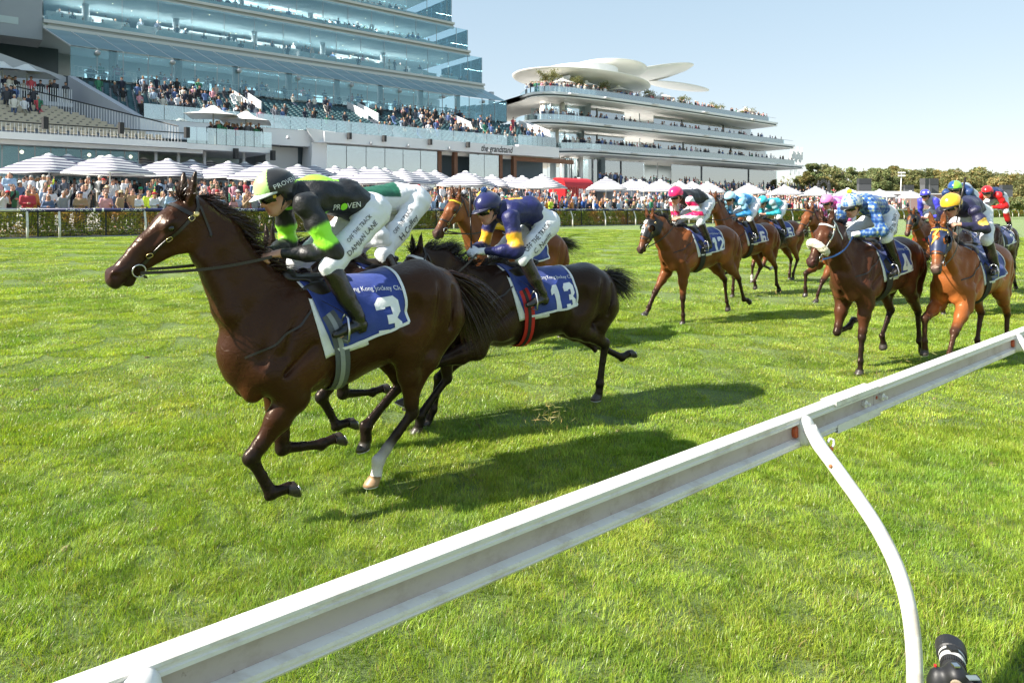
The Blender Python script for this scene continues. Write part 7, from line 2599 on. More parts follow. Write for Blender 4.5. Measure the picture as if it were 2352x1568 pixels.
def build_kiosk():
    D = 46.0; s0, s1 = s_at(1279, D), s_at(1345, D)
    L = (s1 - s0)
    zg = lawn_z(D); zt = z_at(1310, 409, D)
    K = Bld('kiosk', 'red drinks kiosk with rounded roof and white lettering behind the umbrellas', 'kiosk', tr(s0, D, zg))
    red = flat_mat((.52, .015, .02), .4)
    prof = [(0, zg)]
    h = zt - zg
    pr = [(-1.1, 0), (-1.1, h * .72)] + [(-1.1 * math.cos(a), h * .72 + h * .28 * math.sin(a)) for a in np.linspace(.15, math.pi - .15, 10)] + [(1.1, h * .72), (1.1, 0)]
    V = []
    for s in (s0, s1):
        for d, z in pr: V.append(tr(s, D + d, zg + z))
    n = len(pr)
    F = [(i, i + 1, n + i + 1, n + i) for i in range(n - 1)] + [tuple(range(n - 1, -1, -1)), tuple(range(n, 2 * n))]
    mb = MB().add(V, F); K.part(mb, 'shell', red)
    mb = MB()
    for k in range(5): sbox(mb, s0 + .15 + k * (L * .42) / 5, s0 + .15 + (k + .8) * (L * .42) / 5, D - 1.16, D - 1.102, zg + h * .45, zg + h * .68)
    K.part(mb, 'window', flat_mat((.35, .012, .015), .2))
    V, F = text_mesh("PIMMS", 1.05, bold=.012, spacing=.9)
    V[:, 0] *= .62
    mb = MB().add([tr(s0 + L * .68 + v[0], D - 1.106, zg + h * .50 + v[1]) for v in V], F); K.part(mb, 'lettering', MAT['print_white'])
build_umbrellas()
build_kiosk()
build_crowd()
# ---------------------------------------------------------------- far side: trees, screens, low building
def at_px(X, d, z=0.0):
    return np.array([(X - 1176) / 1568.0 * d, d, z])
def z_px(Y, d): return HC + (482 - Y) * d / 1568.0

def make_tree(name, label, X, Ytop, half, d, r, group, bushy=False, pale=False):
    base = at_px(X, d, 2.0)
    h = z_px(Ytop, d) - 2.0; w = half * d / 1568.0 * 1.18
    root = empty(name, base, 0, label, 'tree' if not bushy else 'bush', group)
    mb = MB()
    if not bushy:
        tips = []
        mb.tube([(0, 0, -.5), (r.normal() * .2, 0, h * .3), (r.normal() * .4, 0, h * .62)], [h * .03, h * .022, h * .012], 7)
        for k in range(7):
            a = r.rand() * 6.28; q = .5 + .4 * r.rand()
            mb.tube([(0, 0, h * (.25 + .3 * r.rand())), (w * q * .5 * math.cos(a), w * q * .5 * math.sin(a), h * (.5 + .2 * r.rand())), (w * q * math.cos(a), w * q * math.sin(a), h * (.6 + .3 * r.rand()))], [h * .012, h * .008, h * .003], 5)
        mb.build('trunk', MAT['bark'], root)
    nc = 34 if not bushy else 18
    P = []; tint = []
    for k in range(nc):
        a = r.rand() * 6.28; u = r.rand() ** .55
        if bushy: c = np.array([w * u * math.cos(a), w * u * math.sin(a) * .7, h * (.12 + .68 * r.rand() * (1.05 - .5 * u))])
        else:
            z = .30 + .64 * r.rand()
            prof = math.sin(min(1, (z - .18) / .82) * math.pi * .93) ** .6
            c = np.array([w * u * prof * math.cos(a), w * u * prof * math.sin(a), h * z])
        rr = (.30 + .18 * r.rand()) * w
        n = 220 if not bushy else 170
        q = r.normal(size=(n, 3)); q /= np.linalg.norm(q, axis=1)[:, None]
        q *= (r.rand(n) ** .33)[:, None]
        P.append(c + q * np.array([rr, rr, rr * .68]))
        tint.append(np.full(n, r.uniform(.75, 1.3)))
    P = np.concatenate(P); T = np.concatenate(tint)
    V, F, C = leaf_cloud(P, 0, max(.16, .040 * w + d * .0011), r.randint(999))
    C = C * np.repeat(T, 4)[:, None]
    if pale: C = C * np.array([1.5, 1.35, 1.6])
    hue = r.uniform(-1, 1)
    C = C * np.array([1.05 + .22 * hue, 1.05 + .03 * hue, 1 - .1 * hue])
    me = np_mesh('crown', V, F); set_color(me, C); mesh_obj('crown', me, MAT['tree_leaf'], root)

def build_far():
    r = np.random.RandomState(77)
    cx = lambda x: 1722.6 + .2676 * x
    cy = lambda y: 287.1 + .2676 * y
    T = [(540, 322, 60, 150, 'open crowned tree right beside the members stand'), (690, 320, 125, 165, 'largest rounded tree beyond the members stand'), (640, 455, 80, 140, 'lower olive tree in front of the largest tree'), (800, 470, 60, 150, 'narrow tree between the largest tree and the tall screen'),
         (870, 366, 80, 230, 'rounded grey green tree on the skyline past the largest tree'), (970, 374, 50, 240, 'small dark tree on the skyline'), (1060, 366, 90, 230, 'yellowish tree behind the tall black screen'), (1140, 372, 90, 215, 'broad olive tree between screen and light mast'), (1222, 345, 55, 250, 'tallest dark tree on the skyline beside the light mast'),
         (1370, 380, 100, 240, 'flat topped dark tree just past the light mast'), (1480, 386, 110, 250, 'wide grey green tree behind the paired screens'), (1630, 382, 95, 245, 'rounded tree past the paired screens'), (1740, 410, 90, 250, 'brownish tree in the middle of the skyline'), (1870, 378, 145, 230, 'wide domed tree above the red capped jockey'),
         (2070, 405, 80, 260, 'dark umbrella shaped pine on the skyline'), (2190, 418, 80, 260, 'second dark flat pine on the skyline'), (2130, 440, 75, 200, 'pale thin tree with bare branches'), (2310, 430, 95, 250, 'brown tinted tree at the picture edge'), (2420, 440, 110, 240, 'tree cut by the picture edge'), (1290, 430, 100, 230, 'grey green tree behind the light mast')]
    for i, (x, y, hw, d, lb) in enumerate(T):
        make_tree('tree', lb, cx(x), cy(y), hw * .2676, d, r, 'trees beyond the track', pale=(i == 16))
    T2 = [(480, 400, 70, 150, 'tree half behind the end of the members stand'), (430, 440, 60, 160, 'low tree just behind the antenna panels')]
    for x, y, hw, d, lb in T2: make_tree('tree', lb, cx(x), cy(y), hw * .2676, d, r, 'trees beyond the track')
    Bq = [(560, 540, 60, 120, 'bush beside the iron arch'), (700, 520, 60, 135, 'olive bush behind the striped umbrellas'), (880, 500, 80, 180, 'bush left of the tall screen'), (1080, 485, 90, 175, 'wide bush at the foot of the tall screen'), (1180, 520, 70, 170, 'bush below the light mast'), (1270, 515, 60, 185, 'bush beside the low dark screen'), (1420, 500, 60, 185, 'bush between the low screen and the paired screens'),
          (1660, 500, 80, 185, 'bush past the paired screens'), (1770, 520, 90, 170, 'dark bush behind the quartered cap'), (1720, 600, 45, 90, 'small cypress like bush by the mauve wall end'), (1950, 520, 110, 190, 'bush behind the red capped jockey'), (2080, 530, 90, 190, 'bush below the pale tree'), (2250, 600, 75, 95, 'near rounded bush by the white boards'), (2370, 590, 90, 100, 'near bush at the picture edge'), (2320, 520, 90, 190, 'bush at the edge behind the dark screen')]
    for x, y, hw, d, lb in Bq:
        make_tree('bush', lb, cx(x), cy(y), hw * .2676, d, r, 'bushes beyond the track', True)
    # one mass of distant wood closes the gaps
    P = []
    for k in range(240):
        X = 1800 + 900 * r.rand(); d = 270 + 60 * r.rand()
        c = at_px(X, d, 2 + (z_px(415, d) - 2) * r.rand())
        q = r.normal(size=(60, 3)); P.append(c + q * np.array([3.2, 3.2, 2.4]))
    V, F, C = leaf_cloud(np.concatenate(P), 0, .75, 5)
    me = np_mesh('far_wood', V, F); set_color(me, C); o = mesh_obj('far_wood', me, MAT['tree_leaf']); o['kind'] = 'stuff'
    # black screens seen from behind
    dk, dk2 = flat_mat((.045, .047, .05), .6), flat_mat((.085, .088, .095), .7)
    for x0, x1, y0, y1, d, lb in ((927, 1031, 460, 572, 130, 'tall dark video screen seen from behind, standing alone'), (1320, 1398, 515, 574, 150, 'low dark screen between the light mast and the paired screens'), (1463, 1530, 460, 600, 128, 'angled half of the paired dark screens'), (1532, 1606, 460, 600, 130, 'upright half of the paired dark screens'), (1704, 1752, 515, 575, 150, 'small dark screen behind the quartered cap'), (2153, 2242, 515, 592, 140, 'dark screen towards the picture edge')):
        K = empty('video_screen', at_px(cx((x0 + x1) / 2), d, 2), 0, lb, 'screen', 'dark screens across the track')
        w = (x1 - x0) * .2676 * d / 1568; zt, zb = z_px(cy(y0), d), z_px(cy(y1), d) - 1.5
        h = zt - zb
        rz = .6 if x0 == 1463 else .0
        o = MB().box((0, 0, zt - 2 - h * .13), (w, 1.0, h * .26), rz).build('screen_head', dk, K)
        o = MB().box((0, 0, zb - 2 + h * .37), (w, .9, h * .735), rz).build('screen_body', dk2, K)
        for q in (-.4, .4):
            MB().box((w * q * math.cos(rz), w * q * math.sin(rz), (zb - 2) * .5 - .2), (.25, .25, max(.3, zb - 2 + .5))).build('leg', dk, K)
    # light mast
    d = 150; K = empty('light_mast', at_px(cx(1287), d, 2), 0, 'tall white floodlight mast among the trees', 'light mast')
    zt = z_px(cy(410), d) - 2
    MB().tube([(0, 0, 0), (.35, 0, zt)], [.16, .09], 8).build('pole', MAT['cap_white'], K)
    for k in (-1, 0, 1):
        for j in (0, 1): MB().box((.35 + k * .55, -.1, zt - .35 * j * 1.9), (.4, .3, .3)).build('lamp_head', MAT['cap_white'], K)
    # low mauve building
    d = 118; K = empty('low_building', at_px(cx(1200), d, 2), 0, 'low mauve building with white roof fence across the track', 'building')
    x0, x1 = at_px(cx(690), d)[0], at_px(cx(1690), d)[0]; xm = at_px(cx(1200), d)[0]
    zt, zb = z_px(cy(597), d) - 2, 0
    mv = NT('mauve_wall').set(rough=.85); mv.color(mv.mix((.25, .165, .15), (.31, .21, .19), mv.noise(1.2, 5)))
    MB().box(((x0 + x1) / 2 - xm, 2, (zt + zb) / 2), (x1 - x0, 4, zt - zb)).build('wall', mv.m, K)
    MB().box(((x0 + x1) / 2 - xm, 2, zt + .09), (x1 - x0 + .6, 4.6, .18)).build('roof', MAT['fascia_grey'], K)
    zr = z_px(cy(570), d) - 2
    for k in range(28): MB().box((x0 - xm + (x1 - x0) * .18 + k * (x1 - x0) * .5 / 27, -.1, (zt + .18 + zr) / 2), (.06, .06, zr - zt - .18)).build('fence_post', MAT['cap_white'], K)
    for q in (0, .5, 1): MB().box((x0 - xm + (x1 - x0) * .43, -.1, zt + .25 + (zr - zt - .3) * q), ((x1 - x0) * .5, .05, .14)).build('fence_rail', MAT['cap_white'], K)
    for xx, ww in ((940, 46), (1010, 60), (1120, 70), (1190, 40), (1250, 36)):
        X0 = at_px(cx(xx), d)[0] - xm; W = ww * .2676 * d / 1568
        o = MB().lathe((X0, -.6, 0), [(W * .5, z_px(cy(645), d) - 2), (W * .34, z_px(cy(622), d) - 2), (.1, z_px(cy(606), d) - 2)], 8).build('shut_canopy', dk, K)
    # white boards and ornate arch
    d = 100
    for x, y, lb in ((2131, 597, 'upper near white board across the track'), (2170, 596, 'upper far white board across the track'), (2131, 640, 'lower near white board across the track'), (2170, 622, 'lower far white board across the track')):
        p = at_px(cx(x), d, 2); K = empty('notice_board', p, 0, lb, 'board', 'white boards across the track')
        zt = z_px(cy(y), d) - 2
        MB().box((0, 0, zt), (.60, .08, .42)).build('panel', MAT['cap_white'], K); MB().box((.0, .06, zt * .5), (.07, .05, zt)).build('post', MAT['steel_grey'], K)
    d = 92; K = empty('iron_arch', at_px(cx(633), d, 2), 0, 'ornate dark iron arch behind the last striped umbrellas', 'arch')
    zt = z_px(cy(490), d) - 2; W = 45 * .2676 * d / 1568
    for sg in (-1, 1):
        MB().box((sg * W, 0, zt * .45), (.30, .3, zt * .9)).build('pillar', dk, K)
        MB().lathe((sg * W, 0, zt * .9), [(.16, 0), (.22, .12), (.08, .3), (.14, .42), (.01, .62)], 8).build('finial', dk, K)
    for k, rr in enumerate((1.0, .82)):
        MB().tube([(W * rr * math.cos(a), 0, zt * .72 + (zt * .34) * rr * math.sin(a)) for a in np.linspace(0, math.pi, 15)], .05, 6).build('hoop', dk, K)
    for a in np.linspace(.3, math.pi - .3, 9):
        MB().tube([(W * .82 * math.cos(a), 0, zt * .72 + zt * .34 * .82 * math.sin(a)), (W * 1.12 * math.cos(a + .1), 0, zt * .72 + zt * .40 * math.sin(a + .1))], .04, 5).build('scroll', dk, K)
build_far()

# ---------------------------------------------------------------- remote camera by the post
def build_camera_prop():
    K = empty('photo_camera', (1.335, 2.06, 0), 0, 'black photo camera with white banded lens standing beside the rail post', 'camera')
    ax = unit((.47, .86, .05)); x = unit(np.cross(ax, (0, 0, 1))); up = np.cross(x, ax)
    R = np.stack([x, up * -1, ax], 1)
    R = np.stack([x, np.cross(ax, x), ax], 1)
    K.scale = (.85, .85, .85)
    c = np.array([0, 0, .70])
    blk, wht = MAT['rubber'], flat_mat((.66, .65, .62), .4)
    def L(name, prof, mat): return MB().lathe(c, prof, 28, axis=R).build(name, mat, K, False)
    L('lens_barrel', [(.036, .00), (.038, .035), (.040, .05), (.040, .062)], blk)
    L('lens_band', [(.0405, .0625), (.0415, .082)], wht)
    L('focus_ring', [(.0422, .0825), (.0422, .096)], blk)
    L('lens_band', [(.042, .0965), (.0425, .106)], wht)
    L('lens_hood', [(.043, .107), (.049, .112), (.050, .135), (.051, .165), (.047, .166), (.045, .115), (.03, .112)], MAT['hood_black'])
    g = MB()
    for k in range(36):
        a = 2 * math.pi * k / 36; g.box(c + R @ np.array([.0402 * math.cos(a), .0402 * math.sin(a), .045]), (.003, .003, .022), rot=R @ np.array([[math.cos(a), -math.sin(a), 0], [math.sin(a), math.cos(a), 0], [0, 0, 1]]))
    o = g.build('zoom_grip', blk, K); o['kind'] = 'stuff'
    MB().box(c + R @ np.array([.0, -.0, 0]) + up * .044 + ax * .088, (.026, .03, .012)).build('tape_patch', MAT['black_web'], K)
    B_ = Blob()
    bd = c - ax * .04
    Q = lambda a, b, d: bd + x * a + up * b + ax * d
    RR = np.stack([x, up, ax], 1)
    for a, b, d, rr in ((0, -.03, 0, (.078, .055, .034)), (.062, -.02, .012, (.024, .06, .044)), (-.055, -.02, 0, (.028, .058, .032)), (0, .035, .006, (.032, .034, .045)), (0, -.09, 0, (.075, .035, .032))):
        B_.ell(Q(a, b, d), rr, .03, 0, rot=RR)
    V, F = B_.mesh(.006); mesh_obj('camera_body', np_mesh('camera_body', V, F), MAT['hood_black'], K, True)
    MB().box(Q(0, .072, -.01), (.02, .02, .006)).build('hot_shoe', MAT['steel'], K)
    MB().box(Q(.05, .045, -.012), (.036, .022, .004)).build('top_display', flat_mat((.16, .20, .21), .2), K)
    MB().lathe(Q(0, .03, -.055), [(.018, -.006), (.020, .0), (.017, .006)], 16, axis=R).build('eyepiece', flat_mat((.30, .24, .17), .5), K)
    MB().lathe(Q(-.06, .042, .0), [(.005, 0), (.005, .006)], 8).build('red_button', flat_mat((.6, .02, .02), .3), K)
    # ground pod below the picture
    for k in range(3):
        a = k * 2.1 + .5; MB().tube([c + np.array([0, -.04, -.12]), (.22 * math.cos(a), -.04 + .22 * math.sin(a), 0)], [.014, .010], 8).build('tripod_leg', blk, K)
build_camera_prop()
# ---------------------------------------------------------------- the field
BAY = dict(dark={0: (.072, .026, .013), 1: (.018, .010, .008), 2: (.026, .017, .015), 3: (.10, .022, .022), 4: (.70, .66, .62), 5: (.7, .66, .62)},
           brown={0: (.040, .0145, .0065), 1: (.014, .009, .008), 2: (.034, .02, .016), 3: (.07, .02, .02), 4: (.70, .66, .62), 5: (.7, .66, .62)},
           black={0: (.021, .010, .007), 1: (.010, .008, .008), 2: (.02, .015, .014), 3: (.05, .018, .018), 4: (.70, .66, .62), 5: (.7, .66, .62)},
           bay={0: (.17, .058, .021), 1: (.028, .013, .010), 2: (.05, .032, .028), 3: (.05, .02, .02), 4: (.70, .66, .62), 5: (.7, .66, .62)},
           red={0: (.29, .092, .026), 1: (.055, .024, .015), 2: (.075, .05, .042), 3: (.05, .02, .02), 4: (.70, .66, .62), 5: (.7, .66, .62)})
LG = dict(
    gather=dict(LF=(-35, 40, -27, -95), RF=(-38, -4, -84, -100), LH=(24, -8, 44, 10), RH=(44, -32, 48, -2)),
    reach=dict(LF=(10, 62, 40, 30), RF=(-8, 30, 22, 12), LH=(5, -38, 6, 8), RH=(-2, -52, -48, -100)),
    stance=dict(LF=(-18, 2, -2, 2), RF=(5, 40, 30, 35), LH=(6, -52, -20, -80), RH=(8, -46, -8, -20)),
    fold=dict(LF=(-18, 12, 6, 4), RF=(-25, 20, -100, -130), LH=(14, -44, -6, -40), RH=(30, -36, 34, -20)),
    lift=dict(LF=(10, 48, 30, 18), RF=(12, 70, 2, -6), LH=(4, -46, 4, 0), RH=(18, -42, 20, -20)),
    swing=dict(LF=(-20, 26, -70, -110), RF=(-8, 22, 6, 0), LH=(24, -36, 26, 6), RH=(10, -40, 10, 0)))

class Entry: pass
ENTRIES = []
def heading(rot):
    a = math.radians(rot); h = -U
    return np.array([h[0] * math.cos(a) - h[1] * math.sin(a), h[0] * math.sin(a) + h[1] * math.cos(a)])

def run(W, rot, P, coat, J, tack, hl, jl, vox=.014, z=None, mane=None, tail=None, hair='hair_black', light=(), hooded=None, brid={}, skin=False):
    hd = heading(rot); rz = math.atan2(hd[1], hd[0])
    D = W[0] * N[0] + W[1] * N[1]
    loc = (W[0], W[1], turf_z(D) + (z or 0))
    h = Horse(P)
    loc = (W[0], W[1], turf_z(D) - h.lowest() + (z or 0))
    root = empty('racehorse', loc, rz, hl, 'horse', 'racehorses galloping down the straight')
    h.body(root, MAT['coat'], BAY[coat], vox)
    h.eyes(root); h.hooves(root, light)
    mk = dict(n=800, length=.16, seed=3); mk.update(mane or {})
    h.mane(root, MAT[hair], **mk)
    tk = dict(n=650, length=.72, seed=4); tk.update(tail or {})
    h.tail(root, MAT[hair], **tk)
    J.setdefault('vox', min(.0125, vox * .9))
    dz = h.T(-.1, 0, 1.55)[2] - 1.55
    J['off'] = np.array(J.get('off', (0, 0, 0)), float) + np.array([0, 0, dz + .02])
    jo = Jockey(J, loc, rz, jl, 'jockeys riding in the race')
    foot = [a * .45 + b * .55 + np.array([0, 0, -.03]) for a, b in zip(jo.ank, jo.toe)]
    saddlery(h, root, tack, foot)
    bridle(h, root, jo.hnd, brid)
    if hooded: hooded(h, root)
    if skin: sheepskin(h, root)
    e = Entry(); e.h, e.j, e.root, e.loc, e.rz = h, jo, root, loc, rz
    ENTRIES.append(e)
    return e

def quarters(a, b):
    a, b = np.array(a), np.array(b)
    def fn(q, cols):
        m = (np.abs(q[:, 1]) > 0) & ((np.arctan2(q[:, 1], q[:, 0] + .012) // (math.pi / 2)).astype(int) % 2 == 0)
        cols[:] = a; cols[m] = b
        return cols
    return fn

def build_field():
    K, W_ = (.010, .010, .011), (.78, .78, .78)
    # number 3, the leader
    lime = (.36, .95, .045)
    def lead_pat(V, c, s):
        top = (V[:, 2] > s.che[2] + .105) & (V[:, 0] > s.che[0] - .16) & (V[:, 0] < s.nek[0] + .02) & (np.abs(V[:, 1]) < .13)
        c[top] = lime
        low = (V[:, 2] < s.che[2] - .07) & (V[:, 0] > s.che[0] - .05) & (V[:, 0] < s.che[0] + .17) & (np.abs(V[:, 1]) < .13) & (V[:, 2] > s.che[2] - .2)
        c[low] = lime
        return c
    def lead_cap(q, cols):
        cols[:] = K
        front = q[:, 1] > .0
        stripe = (np.abs(np.arctan2(q[:, 1], q[:, 0] + .012)) < .82)
        cols[stripe] = (.52, .80, .26)
        return cols
    e = run((-1.39, 4.57), 0, dict(poll=(.70, -.02, 2.03), nose=(1.135, .02, 1.615), pitch=-6.5, drop=.05, legs=LG['gather'], socks={'LH': 1}, roll=8), 'brown',
            dict(silks=[K, K, lime, K, K], cap=[K], cap_fn=lead_cap, band=(.03, .03, .03), peak=(.5, .55, .52), pattern=lead_pat,
                 head=(.20, .02, 2.13), look=(1, .10, -.42), neck=(.10, 0, 2.13), chest=(-.06, 0, 2.12), pelvis=(-.46, 0, 2.02), lumbar=(-.29, 0, 2.11),
                 shL=(.07, .19, 2.07), shR=(.07, -.19, 2.07), elL=(-.09, .27, 1.75), elR=(-.0, -.26, 1.78), hnL=(.19, .085, 1.75), hnR=(.22, -.06, 1.75), seed=3, skin=(.55, .29, .20)),
            dict(num='3', girth=(.10, .11, .12), girth2=(.3, .32, .33), seed=1, num_at=(-.475, 1.265), num_h=.29), 'brown racehorse in the lead with white hind sock and saddlecloth number 3',
            'jockey in black and lime silks crouched on the leading horse number 3', vox=.0118, mane=dict(n=2600, length=.17, lift=-.15, wind=(-1.3, -.5, .15), droop=.9), tail=dict(n=1500, length=.85, d0=(-.85, 0, -.2), wind=(-.2, 0, 0), droop=1.7, spread=.2), hair='hair_brown', light=('LH',), z=.075,
            brid=dict(brow_disc=1, noseband=False, sag=.02))
    j = e.j
    text_on('PROVEN', .052, j.lum + np.array([.055, .4, -.055]), unit((-1, 0, .12)), unit((.12, 0, 1)), j.bsilk, (0, -1, 0), .004, MAT['print_white'], j.silks)
    mb = MB()
    V, F = [], []
    for k in range(20): V.append((.023 * math.cos(k * math.pi / 10) - .019, .023 * math.sin(k * math.pi / 10), 0))
    P_, F_ = wrap_flat(np.array(V), [tuple(range(20))], j.lum + np.array([.055, .4, -.055]), unit((-1, 0, .12)), unit((.12, 0, 1)), j.bsilk, (0, -1, 0), .006, .02)
    MB().add(P_, F_).build('lime_dot', flat_mat(lime, .5), j.silks)
    th = (j.hip[0] * .5 + j.kne[0] * .5)
    tdir = unit(j.hip[0] - j.kne[0])
    def leg_text(j, lines):
        tdir = unit(np.array([j.hip[0][0] - j.kne[0][0], 0, j.hip[0][2] - j.kne[0][2]])); up = np.array([tdir[2], 0, -tdir[0]])
        if up[2] < 0: up = -up
        th = j.hip[0] * .5 + j.kne[0] * .5
        for txt, dv, sz, sp in lines:
            text_on(txt, sz, th + np.array([0, .4, 0]) + up * dv + tdir * sp, -tdir if tdir[0] > 0 else tdir, up, j.bbre, (0, -1, 0), .004, MAT['print_black'], j.root)
    leg_text(j, [('DAMIAN LANE', -.01, .050, .03), ('OFF THE TRACK', .048, .036, .06)])
    # helmet lettering
    jh = [c for c in j.root.children if c.name.startswith('helmet')][0]
    from mathutils.bvhtree import BVHTree
    me = jh.data
    hb = BVHTree.FromPolygons([tuple(v.co) for v in me.vertices], [tuple(p.vertices) for p in me.polygons])
    ld = j.R @ np.array([-.25, 1, 0.15]); rt = j.R @ np.array([-1, -.25, 0]); upv = j.R @ np.array([0, 0, 1])
    text_on('PROVEN', .042, j.hp(-.035, .1, .062) + unit(ld) * .3, unit(rt), unit(upv), hb, -unit(ld), .003, MAT['print_white'], jh)

    # the hidden second horse, rider in white breeches
    e = run((-1.27, 5.80), -2, dict(poll=(.74, -.0, 1.74), nose=(1.04, 0, 1.22), pitch=-2, legs=LG['gather']), 'black',
            dict(silks=[(.74, .74, .77), (.74, .74, .77), (.74, .74, .77), (.74, .74, .77), (.01, .10, .055)], cap=[(.015, .015, .016)], pelvis=(-.47, 0, 2.10), lumbar=(-.30, 0, 2.12), head=(.28, 0, 2.05), look=(1, 0, -.5), seed=5,
                 pattern=lambda V, c, s: np.where(((V[:, 0] > s.lum[0] + .02) & (V[:, 2] > s.lum[2]) & (np.abs(V[:, 1]) < .16))[:, None], np.array((.01, .10, .055))[None], c)),
            dict(num='', lite=True), 'black racehorse galloping half hidden behind the leader', 'jockey in white silks with green yoke bent low behind the leading jockey', vox=.014,
            brid=dict(noseband=True))
    j = e.j
    leg_text(j, [('H.Coffey', -.02, .075, .02), ('OFF THE TRACK', .05, .04, .03)])

    # number 13
    navy, gold = (.010, .012, .085), (.80, .40, .015)
    e = run((-.08, 6.45), -9, dict(poll=(.86, .03, 1.53), nose=(1.18, .14, 1.16), pitch=0, drop=.19, len=1.06, legs=dict(LF=(18, 80, 42, 40), RF=(-5, 48, 14, 25), LH=(33, -62, 10, 8), RH=(18, -60, -64, -108))), 'black',
            dict(silks=[navy, navy, gold, navy, navy], cap=[navy], band=navy, peak=(.03, .03, .06), pattern=lambda V, c, s: np.where(((V[:, 2] > s.che[2] + .11) & (V[:, 0] > s.che[0] - .12) & (V[:, 0] < s.che[0] + .02) & (np.abs(V[:, 1]) < .05))[:, None], np.array((.80, .40, .015))[None], c), pom=(.03, .10, .28), gloves=(.75, .76, .78),
                 pelvis=(-.44, 0, 1.97), lumbar=(-.28, 0, 2.09), chest=(-.06, 0, 2.07), neck=(.08, 0, 2.10), head=(.17, 0, 2.10), look=(1, .14, -.35), shL=(.03, .19, 2.02), shR=(.03, -.19, 2.02), elL=(.0, .26, 1.72), elR=(.08, -.25, 1.74), hnL=(.27, .10, 1.72), hnR=(.29, -.06, 1.73), seed=8, skin=(.56, .30, .21)),
            dict(num='13', girth=(.60, .025, .02), girth2=(.02, .02, .02), seed=3, num_h=.26), 'dark racehorse second from the front with red girth and saddlecloth number 13',
            'jockey in navy and gold silks with blue pompom on his cap', vox=.013, mane=dict(n=1500, length=.17), tail=dict(n=1100, length=.5, d0=(-1, 0, -.05), spread=.3, droop=1.1, curl=.1), brid=dict(brow='white_tape'))
    j = e.j
    leg_text(j, [('C. Newitt', -.02, .07, .0), ('OFF THE TRACK', .05, .055, .0)])
    whip(j, 1, (.05, .05, 1.0), .55, 'black padded whip held upright by the navy and gold jockey')

    # chestnut behind with yellow browband
    e = run((-.13, 9.5), 4, dict(poll=(.80, 0, 2.02), nose=(1.22, .05, 1.55), legs=LG['reach']), 'bay',
            dict(silks=[(.75, .45, .02), (.75, .45, .02), (.012, .012, .012), (.75, .45, .02), K], cap=[(.75, .45, .02)], seed=9, off=(.06, 0, -.10), pelvis=(-.44, 0, 1.9), lumbar=(-.28, 0, 1.96), chest=(-.05, 0, 1.98),
                 cap_fn=lambda q, c: np.where(((np.floor(np.arctan2(q[:, 1], q[:, 0]) / .8) + np.floor(q[:, 2] / .055)).astype(int) % 2 == 0)[:, None], np.array((.012, .012, .012))[None], np.array((.78, .46, .03))[None])),
            dict(num='', lite=True), 'bay racehorse with yellow browband running beyond number 13', 'jockey with yellow and black checked cap beyond the navy jockey', vox=.0185, tail=dict(n=420, length=.6, d0=(-1, 0, -.1), droop=.5, spread=.2), brid=dict(brow='yellow_felt'))

    # number 12
    pink = (.80, .012, .12)
    def sl12(V, c, s):
        for i in (0, 1):
            a, b = s.sh[i], s.hnd[i]
            arm = np.minimum(np.linalg.norm(V - s.sh[i], axis=1), np.minimum(np.linalg.norm(V - s.elb[i], axis=1), np.linalg.norm(V - s.hnd[i], axis=1)))
        out = (np.abs(V[:, 1]) > .17) | (V[:, 0] > .16) | (V[:, 2] < 1.95 + s.J['off'][2] - .02)
        out &= ~((V[:, 0] < -.1))
        st = out & (V[:, 2] % .16 < .075) & (np.abs(V[:, 1]) > .12)
        c[out & (c[:, 0] > .3)] = (.78, .78, .8)
        c[st & (c[:, 0] > .3)] = pink
        return c
    e = run((2.95, 11.6), -6, dict(poll=(.80, .0, 1.72), nose=(1.07, .0, 1.17), pitch=-2, drop=.04, len=1.04, legs=LG['stance']), 'bay',
            dict(silks=[(.014, .014, .016), (.79, .79, .8), (.79, .79, .8), (.79, .79, .8), (.014, .014, .016)], cap=[pink], band=pink, pattern=sl12, head=(.24, 0, 2.10), look=(1, .2, -.35), seed=12, pom=(.8, .8, .8)),
            dict(num='12', seed=4), 'bay racehorse in black blinker hood with saddlecloth number 12', 'jockey in bright pink cap and black and white silks with pink bands', vox=.013,
            tail=dict(n=420, length=.5, d0=(-1, 0, -.5)), hooded=lambda h, r: hood12(h, r), brid=dict(rein='leather'))
    leg_text(e.j, [('OFF THE TRACK', .035, .05, .0)])
    whip(e.j, 1, (-.6, -.6, .75), .66, 'black whip angled up behind the head of the blinkered horse')

    # number 6
    lb, mb_ = (.30, .58, .78), (.03, .22, .50)
    e = run((4.93, 14.9), -8, dict(poll=(.74, 0, 2.10), nose=(1.12, 0, 1.62), legs=LG['fold']), 'bay',
            dict(silks=[mb_, lb, mb_, mb_, lb], cap=[(.36, .66, .82)], band=(.36, .66, .82), seed=15, look=(1, .2, -.3),
                 pattern=lambda V, c, s: np.where(((V[:, 0] + .5 * np.abs(V[:, 1])) % .30 < .12)[:, None], np.array(lb)[None], c)),
            dict(num='6', lite=True), 'bay racehorse carrying its head high with saddlecloth number 6', 'jockey in pale blue cap and two tone blue silks', vox=.0185, brid=dict(breast=True))
    whip(e.j, 1, (-.1, -.1, 1.0), .6, 'black whip held upright behind the pale blue jockey')
    # number 5
    tq = (.035, .42, .52)
